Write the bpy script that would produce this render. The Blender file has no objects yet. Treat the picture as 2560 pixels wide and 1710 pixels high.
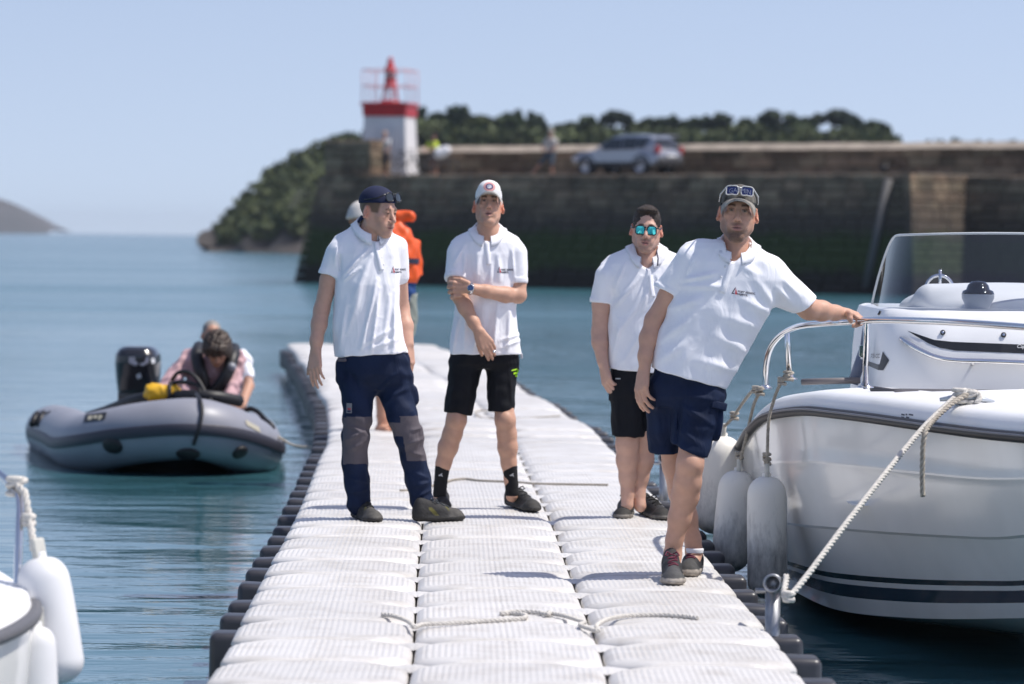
import bpy, bmesh, math, random
import numpy as np
from mathutils import Vector, Matrix
from mathutils.bvhtree import BVHTree
random.seed(7); np.random.seed(7)
S = bpy.context.scene
COL = S.collection
rad = math.radians
# ------------------------------------------------------------------ camera
FPX = 9600.0                       # 135 mm lens on a 36 mm sensor, in 2560-px units
CAMZ = 1.94                        # metres above the water
PITCH = math.atan(263.0 / FPX)
ROLL = 0.0108
f_ = Vector((0, math.cos(PITCH), -math.sin(PITCH)))
u0_ = Vector((0, math.sin(PITCH), math.cos(PITCH)))
r0_ = Vector((1, 0, 0))
r_ = r0_ * math.cos(ROLL) + u0_ * math.sin(ROLL)
u_ = u0_ * math.cos(ROLL) - r0_ * math.sin(ROLL)
cam_data = bpy.data.cameras.new('camera')
cam = bpy.data.objects.new('camera', cam_data); COL.objects.link(cam)
M3 = Matrix((r_, u_, -f_)).transposed()
cam.matrix_world = Matrix.Translation((0, 0, CAMZ)) @ M3.to_4x4()
cam_data.sensor_width = 36; cam_data.lens = 135
cam_data.clip_start = 0.5; cam_data.clip_end = 40000
cam_data.dof.use_dof = True
cam_data.dof.focus_distance = 18.2
cam_data.dof.aperture_fstop = 3.4
S.camera = cam
# ------------------------------------------------------------------ sky and sun
SUN_AZ = rad(93)                   # to the right of the view direction, slightly beyond
SUN_EL = rad(60)
W = bpy.data.worlds.new('World'); S.world = W; W.use_nodes = True
nt = W.node_tree; nt.nodes.clear()
sky = nt.nodes.new('ShaderNodeTexSky'); sky.sky_type = 'NISHITA'; sky.sun_disc = False
sky.sun_elevation = SUN_EL; sky.sun_rotation = SUN_AZ
sky.altitude = 0; sky.air_density = 1.0; sky.dust_density = 0.6; sky.ozone_density = 3.0
# the summer haze lifts the horizon colour: read the sky a few degrees higher and a little paler, everywhere alike
wtc = nt.nodes.new('ShaderNodeTexCoord'); wad = nt.nodes.new('ShaderNodeVectorMath'); wad.operation = 'ADD'; wad.inputs[1].default_value = (0, 0, 0.145)
nt.links.new(wtc.outputs['Generated'], wad.inputs[0]); nt.links.new(wad.outputs[0], sky.inputs[0])
wmx = nt.nodes.new('ShaderNodeMix'); wmx.data_type = 'RGBA'; wmx.blend_type = 'MULTIPLY'; wmx.inputs['Factor'].default_value = 1.0
wmx.inputs['B'].default_value = (1.28, 1.01, 0.90, 1)
nt.links.new(sky.outputs[0], wmx.inputs['A'])
bg = nt.nodes.new('ShaderNodeBackground'); bg.inputs['Strength'].default_value = 0.137
wo = nt.nodes.new('ShaderNodeOutputWorld')
nt.links.new(wmx.outputs['Result'], bg.inputs[0]); nt.links.new(bg.outputs[0], wo.inputs[0])
sun_data = bpy.data.lights.new('sun', 'SUN'); sun_data.energy = 3.6; sun_data.angle = rad(0.55)
sun_data.color = (1.0, 0.955, 0.88)
sun = bpy.data.objects.new('sun', sun_data); COL.objects.link(sun)
sd = Vector((math.sin(SUN_AZ) * math.cos(SUN_EL), math.cos(SUN_AZ) * math.cos(SUN_EL), math.sin(SUN_EL)))
sun.rotation_euler = sd.to_track_quat('Z', 'Y').to_euler()
S.view_settings.view_transform = 'Standard'; S.view_settings.look = 'None'
S.view_settings.gamma = 1; S.view_settings.exposure = 0.38; S.view_settings.use_curve_mapping = False
S.cycles.use_denoising = True
S.cycles.max_bounces = 7; S.cycles.transparent_max_bounces = 12
S.cycles.caustics_reflective = False; S.cycles.caustics_refractive = False
S.cycles.sample_clamp_indirect = 6

# ------------------------------------------------------------------ placing helpers
def ray(px, py):
    return f_ + r_ * ((px - 1280) / FPX) + u_ * ((855 - py) / FPX)
def P(px, py, D):                  # photo pixel + distance along the view -> world point
    d = ray(px, py); return Vector((0, 0, CAMZ)) + d * (D / d.y)
def G(px, py, z=0.0):              # photo pixel on the level z
    d = ray(px, py); return Vector((0, 0, CAMZ)) + d * ((z - CAMZ) / d.z)
def V(*a): return Vector(a)

# ------------------------------------------------------------------ materials
def add_crease(m, scale=9.0, stretch=(1.3, 1.3, .55), strength=.5, dist=.02):
    n = m.node_tree.nodes; l = m.node_tree.links; b = n['Principled BSDF']
    tc = n.new('ShaderNodeTexCoord'); mp = n.new('ShaderNodeMapping'); mp.inputs['Scale'].default_value = stretch; mp.inputs['Rotation'].default_value = (0, .25, 0); l.new(tc.outputs['Object'], mp.inputs[0])
    t = n.new('ShaderNodeTexNoise'); t.inputs['Scale'].default_value = scale; t.inputs['Detail'].default_value = 2.5; t.inputs['Distortion'].default_value = 1.0; l.new(mp.outputs[0], t.inputs['Vector'])
    s1 = n.new('ShaderNodeMath'); s1.operation = 'SUBTRACT'; s1.inputs[1].default_value = .5; l.new(t.outputs['Fac'], s1.inputs[0])
    ab = n.new('ShaderNodeMath'); ab.operation = 'ABSOLUTE'; l.new(s1.outputs[0], ab.inputs[0])
    bp = n.new('ShaderNodeBump'); bp.inputs['Strength'].default_value = strength; bp.inputs['Distance'].default_value = dist; bp.invert = True; l.new(ab.outputs[0], bp.inputs['Height'])
    old = [k for k in l if k.to_socket == b.inputs['Normal']]
    if old: l.new(old[0].from_socket, bp.inputs['Normal'])
    l.new(bp.outputs[0], b.inputs['Normal']); return m
def mat(name, col, rough=0.5, metal=0.0, var=0.0, vscale=20.0, bump=0.0, bscale=200.0, spec=0.5, attr=None,
        coat=0.0, sss=0.0, var2=None, bstretch=None, trans=0.0, alpha=1.0, sheen=0.0, emit=None):
    m = bpy.data.materials.new(name); m.use_nodes = True
    n = m.node_tree.nodes; l = m.node_tree.links
    b = n['Principled BSDF']
    b.inputs['Base Color'].default_value = (*col, 1); b.inputs['Roughness'].default_value = rough
    b.inputs['Metallic'].default_value = metal; b.inputs['Specular IOR Level'].default_value = spec
    if coat: b.inputs['Coat Weight'].default_value = coat; b.inputs['Coat Roughness'].default_value = 0.06
    if sss:
        b.inputs['Subsurface Weight'].default_value = sss
        b.inputs['Subsurface Radius'].default_value = (1.0, 0.35, 0.18); b.inputs['Subsurface Scale'].default_value = 0.012
    if sheen: b.inputs['Sheen Weight'].default_value = sheen
    if trans: b.inputs['Transmission Weight'].default_value = trans
    if alpha < 1: b.inputs['Alpha'].default_value = alpha
    src = None
    if attr:
        a = n.new('ShaderNodeAttribute'); a.attribute_name = attr; src = a.outputs['Color']
        l.new(src, b.inputs['Base Color'])
    if var or bump:
        tc = n.new('ShaderNodeTexCoord')
    if var:
        t = n.new('ShaderNodeTexNoise'); t.inputs['Scale'].default_value = vscale; t.inputs['Detail'].default_value = 5
        l.new(tc.outputs['Object'], t.inputs['Vector'])
        mx = n.new('ShaderNodeMix'); mx.data_type = 'RGBA'; mx.blend_type = 'MULTIPLY'
        mx.inputs['Factor'].default_value = 1.0
        r = n.new('ShaderNodeValToRGB')
        r.color_ramp.elements[0].position = 0.3; r.color_ramp.elements[1].position = 0.7
        lo = var2 if var2 else (1 - var,) * 3
        r.color_ramp.elements[0].color = (*lo, 1); r.color_ramp.elements[1].color = (1, 1, 1, 1)
        l.new(t.outputs['Fac'], r.inputs['Fac']); l.new(r.outputs['Color'], mx.inputs['B'])
        if src: l.new(src, mx.inputs['A'])
        else: mx.inputs['A'].default_value = (*col, 1)
        l.new(mx.outputs['Result'], b.inputs['Base Color'])
    if bump:
        t2 = n.new('ShaderNodeTexNoise'); t2.inputs['Scale'].default_value = bscale; t2.inputs['Detail'].default_value = 3
        if bstretch:
            mp = n.new('ShaderNodeMapping'); mp.inputs['Scale'].default_value = bstretch
            l.new(tc.outputs['Object'], mp.inputs['Vector']); l.new(mp.outputs[0], t2.inputs['Vector'])
        else: l.new(tc.outputs['Object'], t2.inputs['Vector'])
        bp = n.new('ShaderNodeBump'); bp.inputs['Strength'].default_value = bump; bp.inputs['Distance'].default_value = 0.01
        l.new(t2.outputs['Fac'], bp.inputs['Height']); l.new(bp.outputs[0], b.inputs['Normal'])
    return m

# ------------------------------------------------------------------ objects
def tag(o, label=None, cat=None, group=None, kind=None):
    if label: o['label'] = label
    if cat: o['category'] = cat
    if group: o['group'] = group
    if kind: o['kind'] = kind
    return o
def empty(name, loc=(0, 0, 0), label=None, cat=None, group=None):
    o = bpy.data.objects.new(name, None); COL.objects.link(o); o.location = loc
    o.empty_display_size = 0.1
    return tag(o, label, cat, group)
def link(name, me, material=None, parent=None, smooth=None):
    o = bpy.data.objects.new(name, me); COL.objects.link(o)
    if material is not None and len(me.materials) == 0:
        for m in (material if isinstance(material, (list, tuple)) else [material]): me.materials.append(m)
    if smooth is not None:
        me.polygons.foreach_set('use_smooth', [smooth] * len(me.polygons))
    if parent is not None:
        o.parent = parent                       # world coordinates were used: undo the parent's own place
        o.matrix_parent_inverse = parent_inv(parent)
    return o
def parent_inv(p):
    m = Matrix.Identity(4)
    chain = []
    while p is not None: chain.append(p); p = p.parent
    for q in reversed(chain): m = m @ q.matrix_parent_inverse @ Matrix.LocRotScale(q.location, q.rotation_euler, q.scale)
    return m.inverted()
def mesh_of(verts, faces, name='m'):
    me = bpy.data.meshes.new(name); me.from_pydata([tuple(v) for v in verts], [], faces); me.update(); return me
def np_mesh(Vv, F, name='m', cols=None):
    me = bpy.data.meshes.new(name)
    nv, nf = len(Vv), len(F); k = F.shape[1]
    me.vertices.add(nv); me.vertices.foreach_set('co', np.asarray(Vv, np.float32).ravel())
    me.loops.add(nf * k); me.loops.foreach_set('vertex_index', np.asarray(F, np.int32).ravel())
    me.polygons.add(nf); me.polygons.foreach_set('loop_start', np.arange(0, nf * k, k, dtype=np.int32))
    me.polygons.foreach_set('use_smooth', np.ones(nf, bool))
    me.update(calc_edges=True)
    if cols is not None:
        a = me.color_attributes.new('Col', 'FLOAT_COLOR', 'POINT')
        a.data.foreach_set('color', np.concatenate([cols, np.ones((nv, 1))], 1).astype(np.float32).ravel())
    return me

class MB:
    """collects shapes into one mesh"""
    def __init__(s): s.v = []; s.f = []; s.m = []; s.sm = []
    def add(s, vs, fs, mi=0, smooth=False):
        o = len(s.v); s.v += [tuple(v) for v in vs]
        for f in fs: s.f.append(tuple(i + o for i in f)); s.m.append(mi); s.sm.append(smooth)
        return s
    def box(s, c, h, R=None, mi=0):
        vs = []
        for i in range(8):
            p = Vector(((i & 1) * 2 - 1, ((i >> 1) & 1) * 2 - 1, ((i >> 2) & 1) * 2 - 1)); p = Vector((p.x * h[0], p.y * h[1], p.z * h[2]))
            if R is not None: p = R @ p
            vs.append(p + Vector(c))
        return s.add(vs, [(0, 2, 3, 1), (4, 5, 7, 6), (0, 1, 5, 4), (2, 6, 7, 3), (0, 4, 6, 2), (1, 3, 7, 5)], mi)
    def rbox(s, c, h, r=0.02, R=None, mi=0, seg=3):
        bm = bmesh.new(); bmesh.ops.create_cube(bm, size=2)
        for v in bm.verts: v.co = Vector((v.co.x * h[0], v.co.y * h[1], v.co.z * h[2]))
        bmesh.ops.bevel(bm, geom=bm.edges[:], offset=r, segments=seg, profile=0.5, affect='EDGES')
        for v in bm.verts: v.co = (R @ v.co if R is not None else v.co) + Vector(c)
        bm.verts.index_update()
        s.add([v.co for v in bm.verts], [[v.index for v in f.verts] for f in bm.faces], mi, True); bm.free(); return s
    def tube(s, pts, r, seg=8, closed=False, mi=0, cap=True):
        pts = [Vector(p) for p in pts]; n = len(pts)
        rr = r if isinstance(r, (list, tuple)) else [r] * n
        vs = []; T0 = None; N = None
        for i, p in enumerate(pts):
            a = pts[(i - 1) % n] if (closed or i > 0) else p
            b = pts[(i + 1) % n] if (closed or i < n - 1) else p
            t = (b - a).normalized()
            if N is None:
                N = t.orthogonal().normalized()
                if abs(t.z) < 0.9: N = (Vector((0, 0, 1)) - t * t.z).normalized()
            else:
                N = (N - t * N.dot(t)).normalized()
            B = t.cross(N)
            for k in range(seg):
                a_ = 2 * math.pi * k / seg
                vs.append(p + (N * math.cos(a_) + B * math.sin(a_)) * rr[i])
        fs = []
        for i in range(n if closed else n - 1):
            j = (i + 1) % n
            for k in range(seg):
                k2 = (k + 1) % seg
                fs.append((i * seg + k, i * seg + k2, j * seg + k2, j * seg + k))
        if cap and not closed:
            fs.append(tuple(range(seg))[::-1]); fs.append(tuple((n - 1) * seg + k for k in range(seg)))
        return s.add(vs, fs, mi, True)
    def grid(s, rows, mi=0, smooth=True, closed_u=False, flip=False):
        n = len(rows); m = len(rows[0]); vs = [p for r in rows for p in r]; fs = []
        for i in range(n - 1):
            for j in range(m if closed_u else m - 1):
                j2 = (j + 1) % m
                q = (i * m + j, i * m + j2, (i + 1) * m + j2, (i + 1) * m + j)
                fs.append(q[::-1] if flip else q)
        return s.add(vs, fs, mi, smooth)
    def lathe(s, prof, c=(0, 0, 0), seg=16, R=None, mi=0):
        rows = []
        for (r, z) in prof:
            row = []
            for k in range(seg):
                a = 2 * math.pi * k / seg; p = Vector((r * math.cos(a), r * math.sin(a), z))
                if R is not None: p = R @ p
                row.append(p + Vector(c))
            rows.append(row)
        return s.grid(rows, mi, True, True)
    def prism(s, poly, d0, d1, fn, mi=0, smooth=False):
        """poly: 2-D outline; fn(a,b,d) -> point"""
        n = len(poly)
        vs = [fn(a, b, d0) for a, b in poly] + [fn(a, b, d1) for a, b in poly]
        fs = [tuple(range(n))[::-1], tuple(range(n, 2 * n))] + [(i, (i + 1) % n, n + (i + 1) % n, n + i) for i in range(n)]
        return s.add(vs, fs, mi, smooth)
    def mesh(s, name='m'):
        me = mesh_of(s.v, s.f, name)
        me.polygons.foreach_set('material_index', s.m); me.polygons.foreach_set('use_smooth', s.sm)
        return me
    def build(s, name, material, parent=None, smooth_angle=None, fix=False):
        me = s.mesh(name)
        if fix:
            bm = bmesh.new(); bm.from_mesh(me); bmesh.ops.remove_doubles(bm, verts=bm.verts, dist=1e-5)
            bmesh.ops.recalc_face_normals(bm, faces=bm.faces); bm.to_mesh(me); bm.free()
        o = link(name, me, material, parent)
        if smooth_angle is not None: me.set_sharp_from_angle(angle=rad(smooth_angle))
        return o

def spline(pts, n=8, closed=False):
    """Catmull-Rom through the points"""
    pts = [Vector(p) for p in pts]; out = []; m = len(pts)
    rng = range(m if closed else m - 1)
    for i in rng:
        if closed: p0, p1, p2, p3 = pts[(i - 1) % m], pts[i], pts[(i + 1) % m], pts[(i + 2) % m]
        else: p0, p1, p2, p3 = pts[max(i - 1, 0)], pts[i], pts[i + 1], pts[min(i + 2, m - 1)]
        for k in range(n):
            t = k / n
            out.append(0.5 * ((2 * p1) + (p2 - p0) * t + (2 * p0 - 5 * p1 + 4 * p2 - p3) * t * t + (3 * p1 - p0 - 3 * p2 + p3) * t ** 3))
    if not closed: out.append(pts[-1])
    return out
def resample(pts, step):
    pts = [Vector(p) for p in pts]; out = [pts[0]]; acc = 0
    for a, b in zip(pts, pts[1:]):
        L = (b - a).length
        if L < 1e-9: continue
        d = step - acc
        while d <= L:
            out.append(a + (b - a) * (d / L)); d += step
        acc = (acc + L) % step
    out.append(pts[-1]); return out
def rope_mesh(path, r, pitch=None, strands=3, mb=None, seg=6, per=10):
    """laid three-strand rope along a path"""
    mb = mb or MB(); pitch = pitch or r * 7
    pts = resample(path, pitch / per)
    T = []; N = None; fr = []
    for i, p in enumerate(pts):
        t = (pts[min(i + 1, len(pts) - 1)] - pts[max(i - 1, 0)]).normalized()
        N = t.orthogonal().normalized() if N is None else (N - t * N.dot(t)).normalized()
        fr.append((p, N.copy(), t.cross(N)))
    for s_ in range(strands):
        line = []
        for i, (p, n, b) in enumerate(fr):
            a = 2 * math.pi * (i / per + s_ / strands)
            line.append(p + (n * math.cos(a) + b * math.sin(a)) * r * 0.52)
        mb.tube(line, r * 0.56, seg)
    return mb

# ------------------------------------------------------------------ implicit surfaces (continuous bodies and cloth)
def npv(p): return np.array([p[0], p[1], p[2]], np.float32)
class Field:
    """smooth union of rounded shapes, turned into one continuous surface"""
    def __init__(s, h): s.h = h; s.ops = []; s.post = []
    def _op(s, fn, lo, hi, k, mode=0, bound=True): s.ops.append((fn, np.array(lo, float), np.array(hi, float), k, mode, bound)); return s
    def cone(s, a, b, ra, rb=None, k=0.01, mode=0, flat=None):
        """rounded cone from a to b; flat=(axis vector, factor) squashes it across that axis"""
        rb = ra if rb is None else rb
        A, B = npv(a), npv(b); ba = B - A; L2 = float(ba @ ba) + 1e-12
        fl = None
        if flat is not None:
            ax = npv(flat[0]); ax = ax / np.linalg.norm(ax); fl = (ax, flat[1])
        def fn(X, Y, Z):
            px, py, pz = X - A[0], Y - A[1], Z - A[2]
            t = np.clip((px * ba[0] + py * ba[1] + pz * ba[2]) / L2, 0, 1)
            qx, qy, qz = px - t * ba[0], py - t * ba[1], pz - t * ba[2]
            if fl is not None:
                ax, fac = fl; w = (qx * ax[0] + qy * ax[1] + qz * ax[2]) * (1 / fac - 1)
                qx, qy, qz = qx + ax[0] * w, qy + ax[1] * w, qz + ax[2] * w
            d = np.sqrt(qx * qx + qy * qy + qz * qz) - (ra + (rb - ra) * t)
            if fl is not None and fl[1] < 1: d = d * fl[1] ** 0.5
            return d
        m = max(ra, rb)
        return s._op(fn, np.minimum(A, B) - m, np.maximum(A, B) + m, k, mode)
    def chain(s, pts, k=0.01, flat=None):
        for (a, ra), (b, rb) in zip(pts, pts[1:]): s.cone(a, b, ra, rb, k, flat=flat)
        return s
    def ell(s, c, r, R=None, k=0.01, mode=0):
        C = npv(c); rr = np.array(r, np.float32)
        Ri = np.array(R.transposed(), np.float32) if R is not None else None
        def fn(X, Y, Z):
            x, y, z = X - C[0], Y - C[1], Z - C[2]
            if Ri is not None:
                x, y, z = (Ri[0, 0] * x + Ri[0, 1] * y + Ri[0, 2] * z, Ri[1, 0] * x + Ri[1, 1] * y + Ri[1, 2] * z, Ri[2, 0] * x + Ri[2, 1] * y + Ri[2, 2] * z)
            k0 = np.sqrt((x / rr[0]) ** 2 + (y / rr[1]) ** 2 + (z / rr[2]) ** 2)
            k1 = np.sqrt((x / rr[0] ** 2) ** 2 + (y / rr[1] ** 2) ** 2 + (z / rr[2] ** 2) ** 2) + 1e-6
            return k0 * (k0 - 1) / k1
        m = float(max(r))
        return s._op(fn, C - m, C + m, k, mode)
    def stack(s, rows, k=0.02, n=2.4, mode=0, plane=None):
        """level slices: rows of (z, cx, cy, a, b)"""
        rows = sorted(rows); A = np.array(rows, np.float32); z = A[:, 0]
        def fn(X, Y, Z):
            zz = Z.ravel(); sh = (1, 1, -1)
            cx = np.interp(zz, z, A[:, 1]).reshape(sh); cy = np.interp(zz, z, A[:, 2]).reshape(sh)
            a = np.interp(zz, z, A[:, 3]).reshape(sh); b = np.interp(zz, z, A[:, 4]).reshape(sh)
            rho = ((np.abs(X - cx) / a) ** n + (np.abs(Y - cy) / b) ** n) ** (1.0 / n)
            d = (rho - 1) * np.minimum(a, b) * 0.9
            d = np.maximum(d, np.maximum(z[0] - Z, Z - z[-1]))
            if plane is not None: d = np.maximum(d, (X - plane[0][0]) * plane[1][0] + (Y - plane[0][1]) * plane[1][1] + (Z - plane[0][2]) * plane[1][2])
            return d
        lo = (float((A[:, 1] - A[:, 3]).min()), float((A[:, 2] - A[:, 4]).min()), float(z[0]))
        hi = (float((A[:, 1] + A[:, 3]).max()), float((A[:, 2] + A[:, 4]).max()), float(z[-1]))
        return s._op(fn, lo, hi, k, mode)
    def cutcone(s, a, b, ra, rb, cut0=None, cut1=None, k=0.02, flat=None):
        """a cone ending on flat planes: cut = (point, outward normal)"""
        t = Field(s.h); t.cone(a, b, ra, rb, flat=flat); fn0, lo, hi, _, _, _ = t.ops[0]
        cuts = [c for c in (cut0, cut1) if c is not None]
        def fn(X, Y, Z):
            d = fn0(X, Y, Z)
            for p, nn in cuts:
                nn = Vector(nn).normalized(); d = np.maximum(d, (X - p[0]) * nn[0] + (Y - p[1]) * nn[1] + (Z - p[2]) * nn[2])
            return d
        return s._op(fn, lo, hi, k, 0)
    def plane(s, p, nn, k=0.0):
        nn = Vector(nn).normalized()
        def fn(X, Y, Z): return (X - p[0]) * nn[0] + (Y - p[1]) * nn[1] + (Z - p[2]) * nn[2]
        s.post.append(('max', fn, k)); return s
    def disp(s, fn): s.post.append(('disp', fn, 0)); return s
    def solve(s):
        h = s.h
        lo = np.min([o[1] for o in s.ops if o[4] == 0], 0) - 3 * h; hi = np.max([o[2] for o in s.ops if o[4] == 0], 0) + 3 * h
        n = np.ceil((hi - lo) / h).astype(int) + 1
        ax = [(lo[i] + h * np.arange(n[i])).astype(np.float32) for i in range(3)]
        D = np.full(n, 0.15, np.float32)
        for fn, l, u, k, mode, bound in s.ops:
            m = k + 3 * h
            i0 = np.clip(np.floor((l - m - lo) / h).astype(int), 0, n); i1 = np.clip(np.ceil((u + m - lo) / h).astype(int) + 1, 0, n)
            if np.any(i1 - i0 < 1): continue
            sl = tuple(slice(a, b) for a, b in zip(i0, i1))
            X = ax[0][sl[0]][:, None, None]; Y = ax[1][sl[1]][None, :, None]; Z = ax[2][sl[2]][None, None, :]
            d = fn(X, Y, Z).astype(np.float32); o = D[sl]
            if mode == 0:
                if k > 0:
                    q = np.clip(k - np.abs(o - d), 0, None); D[sl] = np.minimum(o, d) - q * q / (4 * k)
                else: D[sl] = np.minimum(o, d)
            else:
                d = -d
                if k > 0:
                    q = np.clip(k - np.abs(o - d), 0, None); D[sl] = np.maximum(o, d) + q * q / (4 * k)
                else: D[sl] = np.maximum(o, d)
        for kind, fn, k in s.post:
            if kind == 'max':
                d = fn(ax[0][:, None, None], ax[1][None, :, None], ax[2][None, None, :]); D = np.maximum(D, d.astype(np.float32))
            else:
                ii = np.nonzero(np.abs(D) < 0.035)
                p = [ax[j][ii[j]] for j in range(3)]
                D[ii] += fn(*p).astype(np.float32)
        return surface_nets(D, lo, h)
def surface_nets(D, lo, h):
    D = np.where(np.abs(D) < 1e-7, 1e-7, D)
    Sg = D < 0; nx, ny, nz = D.shape
    c = np.zeros((nx - 1, ny - 1, nz - 1), np.int8)
    offs = [(i & 1, (i >> 1) & 1, (i >> 2) & 1) for i in range(8)]
    for dx, dy, dz in offs: c += Sg[dx:nx - 1 + dx, dy:ny - 1 + dy, dz:nz - 1 + dz]
    ci = np.argwhere((c > 0) & (c < 8))
    idx = np.full(c.shape, -1, np.int32); idx[ci[:, 0], ci[:, 1], ci[:, 2]] = np.arange(len(ci))
    vals = [D[ci[:, 0] + o[0], ci[:, 1] + o[1], ci[:, 2] + o[2]] for o in offs]
    acc = np.zeros((len(ci), 3), np.float32); cnt = np.zeros(len(ci), np.float32)
    for a in range(8):
        for bit in (1, 2, 4):
            if a & bit: continue
            b = a | bit; va, vb = vals[a], vals[b]; msk = (va < 0) != (vb < 0)
            t = np.where(msk, va / np.where(msk, va - vb, 1), 0)
            pa = np.array(offs[a], np.float32); dv = np.array(offs[b], np.float32) - pa
            acc += (pa + t[:, None] * dv) * msk[:, None]; cnt += msk
    Vv = (ci + acc / cnt[:, None]) * h + lo
    F = []
    m = Sg[:-1, 1:-1, 1:-1] != Sg[1:, 1:-1, 1:-1]; e = np.argwhere(m); i, j, k = e[:, 0], e[:, 1] + 1, e[:, 2] + 1
    q = np.stack([idx[i, j - 1, k - 1], idx[i, j, k - 1], idx[i, j, k], idx[i, j - 1, k]], 1); fl = ~Sg[i, j, k]; q[fl] = q[fl][:, ::-1]; F.append(q)
    m = Sg[1:-1, :-1, 1:-1] != Sg[1:-1, 1:, 1:-1]; e = np.argwhere(m); i, j, k = e[:, 0] + 1, e[:, 1], e[:, 2] + 1
    q = np.stack([idx[i - 1, j, k - 1], idx[i - 1, j, k], idx[i, j, k], idx[i, j, k - 1]], 1); fl = ~Sg[i, j, k]; q[fl] = q[fl][:, ::-1]; F.append(q)
    m = Sg[1:-1, 1:-1, :-1] != Sg[1:-1, 1:-1, 1:]; e = np.argwhere(m); i, j, k = e[:, 0] + 1, e[:, 1] + 1, e[:, 2]
    q = np.stack([idx[i - 1, j - 1, k], idx[i, j - 1, k], idx[i, j, k], idx[i - 1, j, k]], 1); fl = ~Sg[i, j, k]; q[fl] = q[fl][:, ::-1]; F.append(q)
    return Vv.astype(np.float32), np.concatenate(F)
def field_obj(F, name, material, parent, cols=None):
    Vv, Q = F.solve()
    cc = cols(Vv) if callable(cols) else None
    return link(name, np_mesh(Vv, Q, name, cc), material, parent)
def bvh_of(o):
    me = o.data
    vs = np.empty(len(me.vertices) * 3, np.float32); me.vertices.foreach_get('co', vs)
    return BVHTree.FromPolygons([tuple(v) for v in vs.reshape(-1, 3)], [tuple(p.vertices) for p in me.polygons])
def fold_noise(seed, amp, wl, stretch=(1, 1, 1), n=6):
    rs = np.random.RandomState(seed); K = rs.normal(size=(n, 3)); K /= np.linalg.norm(K, axis=1)[:, None]
    K = K * np.array(stretch) * (2 * math.pi / wl) * rs.uniform(0.6, 1.5, (n, 1)); ph = rs.uniform(0, 6.28, n)
    def fn(x, y, z):
        r = 0
        for i in range(n): r = r + np.sin(K[i, 0] * x + K[i, 1] * y + K[i, 2] * z + ph[i])
        return r * (amp / math.sqrt(n))
    return fn
# ================================================================== water
def water_material():
    m = bpy.data.materials.new('sea_water'); m.use_nodes = True
    n = m.node_tree.nodes; l = m.node_tree.links; b = n['Principled BSDF']
    b.inputs['Base Color'].default_value = (0.042, 0.130, 0.158, 1); b.inputs['Roughness'].default_value = 0.05
    b.inputs['IOR'].default_value = 1.333; b.inputs['Specular IOR Level'].default_value = 0.5
    tc = n.new('ShaderNodeTexCoord')
    def noise(scale, stretch, detail, rough=0.5, dist=0.0):
        mp = n.new('ShaderNodeMapping'); mp.inputs['Scale'].default_value = stretch; mp.inputs['Rotation'].default_value = (0, 0, rad(random.uniform(-14, 14)))
        t = n.new('ShaderNodeTexNoise'); t.inputs['Scale'].default_value = scale; t.inputs['Detail'].default_value = detail
        t.inputs['Roughness'].default_value = rough; t.inputs['Distortion'].default_value = dist
        l.new(tc.outputs['Object'], mp.inputs[0]); l.new(mp.outputs[0], t.inputs['Vector']); return t.outputs['Fac']
    def bump(h, strength, dist, prev=None):
        bp = n.new('ShaderNodeBump'); bp.inputs['Strength'].default_value = strength; bp.inputs['Distance'].default_value = dist
        l.new(h, bp.inputs['Height'])
        if prev: l.new(prev, bp.inputs['Normal'])
        return bp.outputs[0]
    # sheltered between the boats, wind-ruffled farther out
    sp = n.new('ShaderNodeSeparateXYZ'); l.new(tc.outputs['Object'], sp.inputs[0])
    def far(lo, hi, a, c):
        q = n.new('ShaderNodeMapRange'); q.inputs[1].default_value = lo; q.inputs[2].default_value = hi; q.inputs[3].default_value = a; q.inputs[4].default_value = c; l.new(sp.outputs[1], q.inputs[0]); return q.outputs[0]
    strk = noise(0.06, (0.12, 1.0, 1), 4)
    sr = n.new('ShaderNodeMapRange'); sr.inputs[1].default_value = 0.35; sr.inputs[2].default_value = 0.65; sr.inputs[3].default_value = 0.45; sr.inputs[4].default_value = 1.3; l.new(strk, sr.inputs[0])
    rm = n.new('ShaderNodeMath'); rm.operation = 'MULTIPLY'; l.new(far(28, 90, 0.05, 0.16), rm.inputs[0]); l.new(sr.outputs[0], rm.inputs[1]); l.new(rm.outputs[0], b.inputs['Roughness'])
    patch = noise(0.10, (0.25, 1.0, 1), 3)
    rp = n.new('ShaderNodeMapRange'); rp.inputs[1].default_value = 0.38; rp.inputs[2].default_value = 0.66; rp.inputs[3].default_value = 0.15; rp.inputs[4].default_value = 1.0
    l.new(patch, rp.inputs[0])
    big = noise(0.55, (0.45, 1.0, 1), 2)
    mid = noise(2.0, (0.45, 1.0, 1), 2, 0.5, 0.3)
    fine = noise(8.0, (0.55, 1.0, 1), 3, 0.6)
    def bumpv(h, dist, strength, prev=None):
        bp = n.new('ShaderNodeBump'); bp.inputs['Distance'].default_value = dist; l.new(h, bp.inputs['Height']); l.new(strength, bp.inputs['Strength'])
        if prev: l.new(prev, bp.inputs['Normal'])
        return bp.outputs[0]
    b1 = bump(big, 1.0, 0.055)
    b2 = bumpv(mid, 0.110, far(24, 80, 0.19, 1.0), b1)
    ml = n.new('ShaderNodeMath'); ml.operation = 'MULTIPLY'; l.new(rp.outputs[0], ml.inputs[0]); l.new(far(18, 90, 0.17, 1.0), ml.inputs[1])
    b3 = bumpv(fine, 0.046, ml.outputs[0], b2)
    l.new(b3, b.inputs['Normal'])
    return m
mb = MB()
xs = [-1800, -600, -150, -40, 0, 40, 150, 600, 1800]; ys = [-60, 0, 20, 60, 200, 800, 2000, 4500]
mb.grid([[(x, y, 0) for x in xs] for y in ys], 0, False)
tag(mb.build('water', water_material()), kind='structure')

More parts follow.
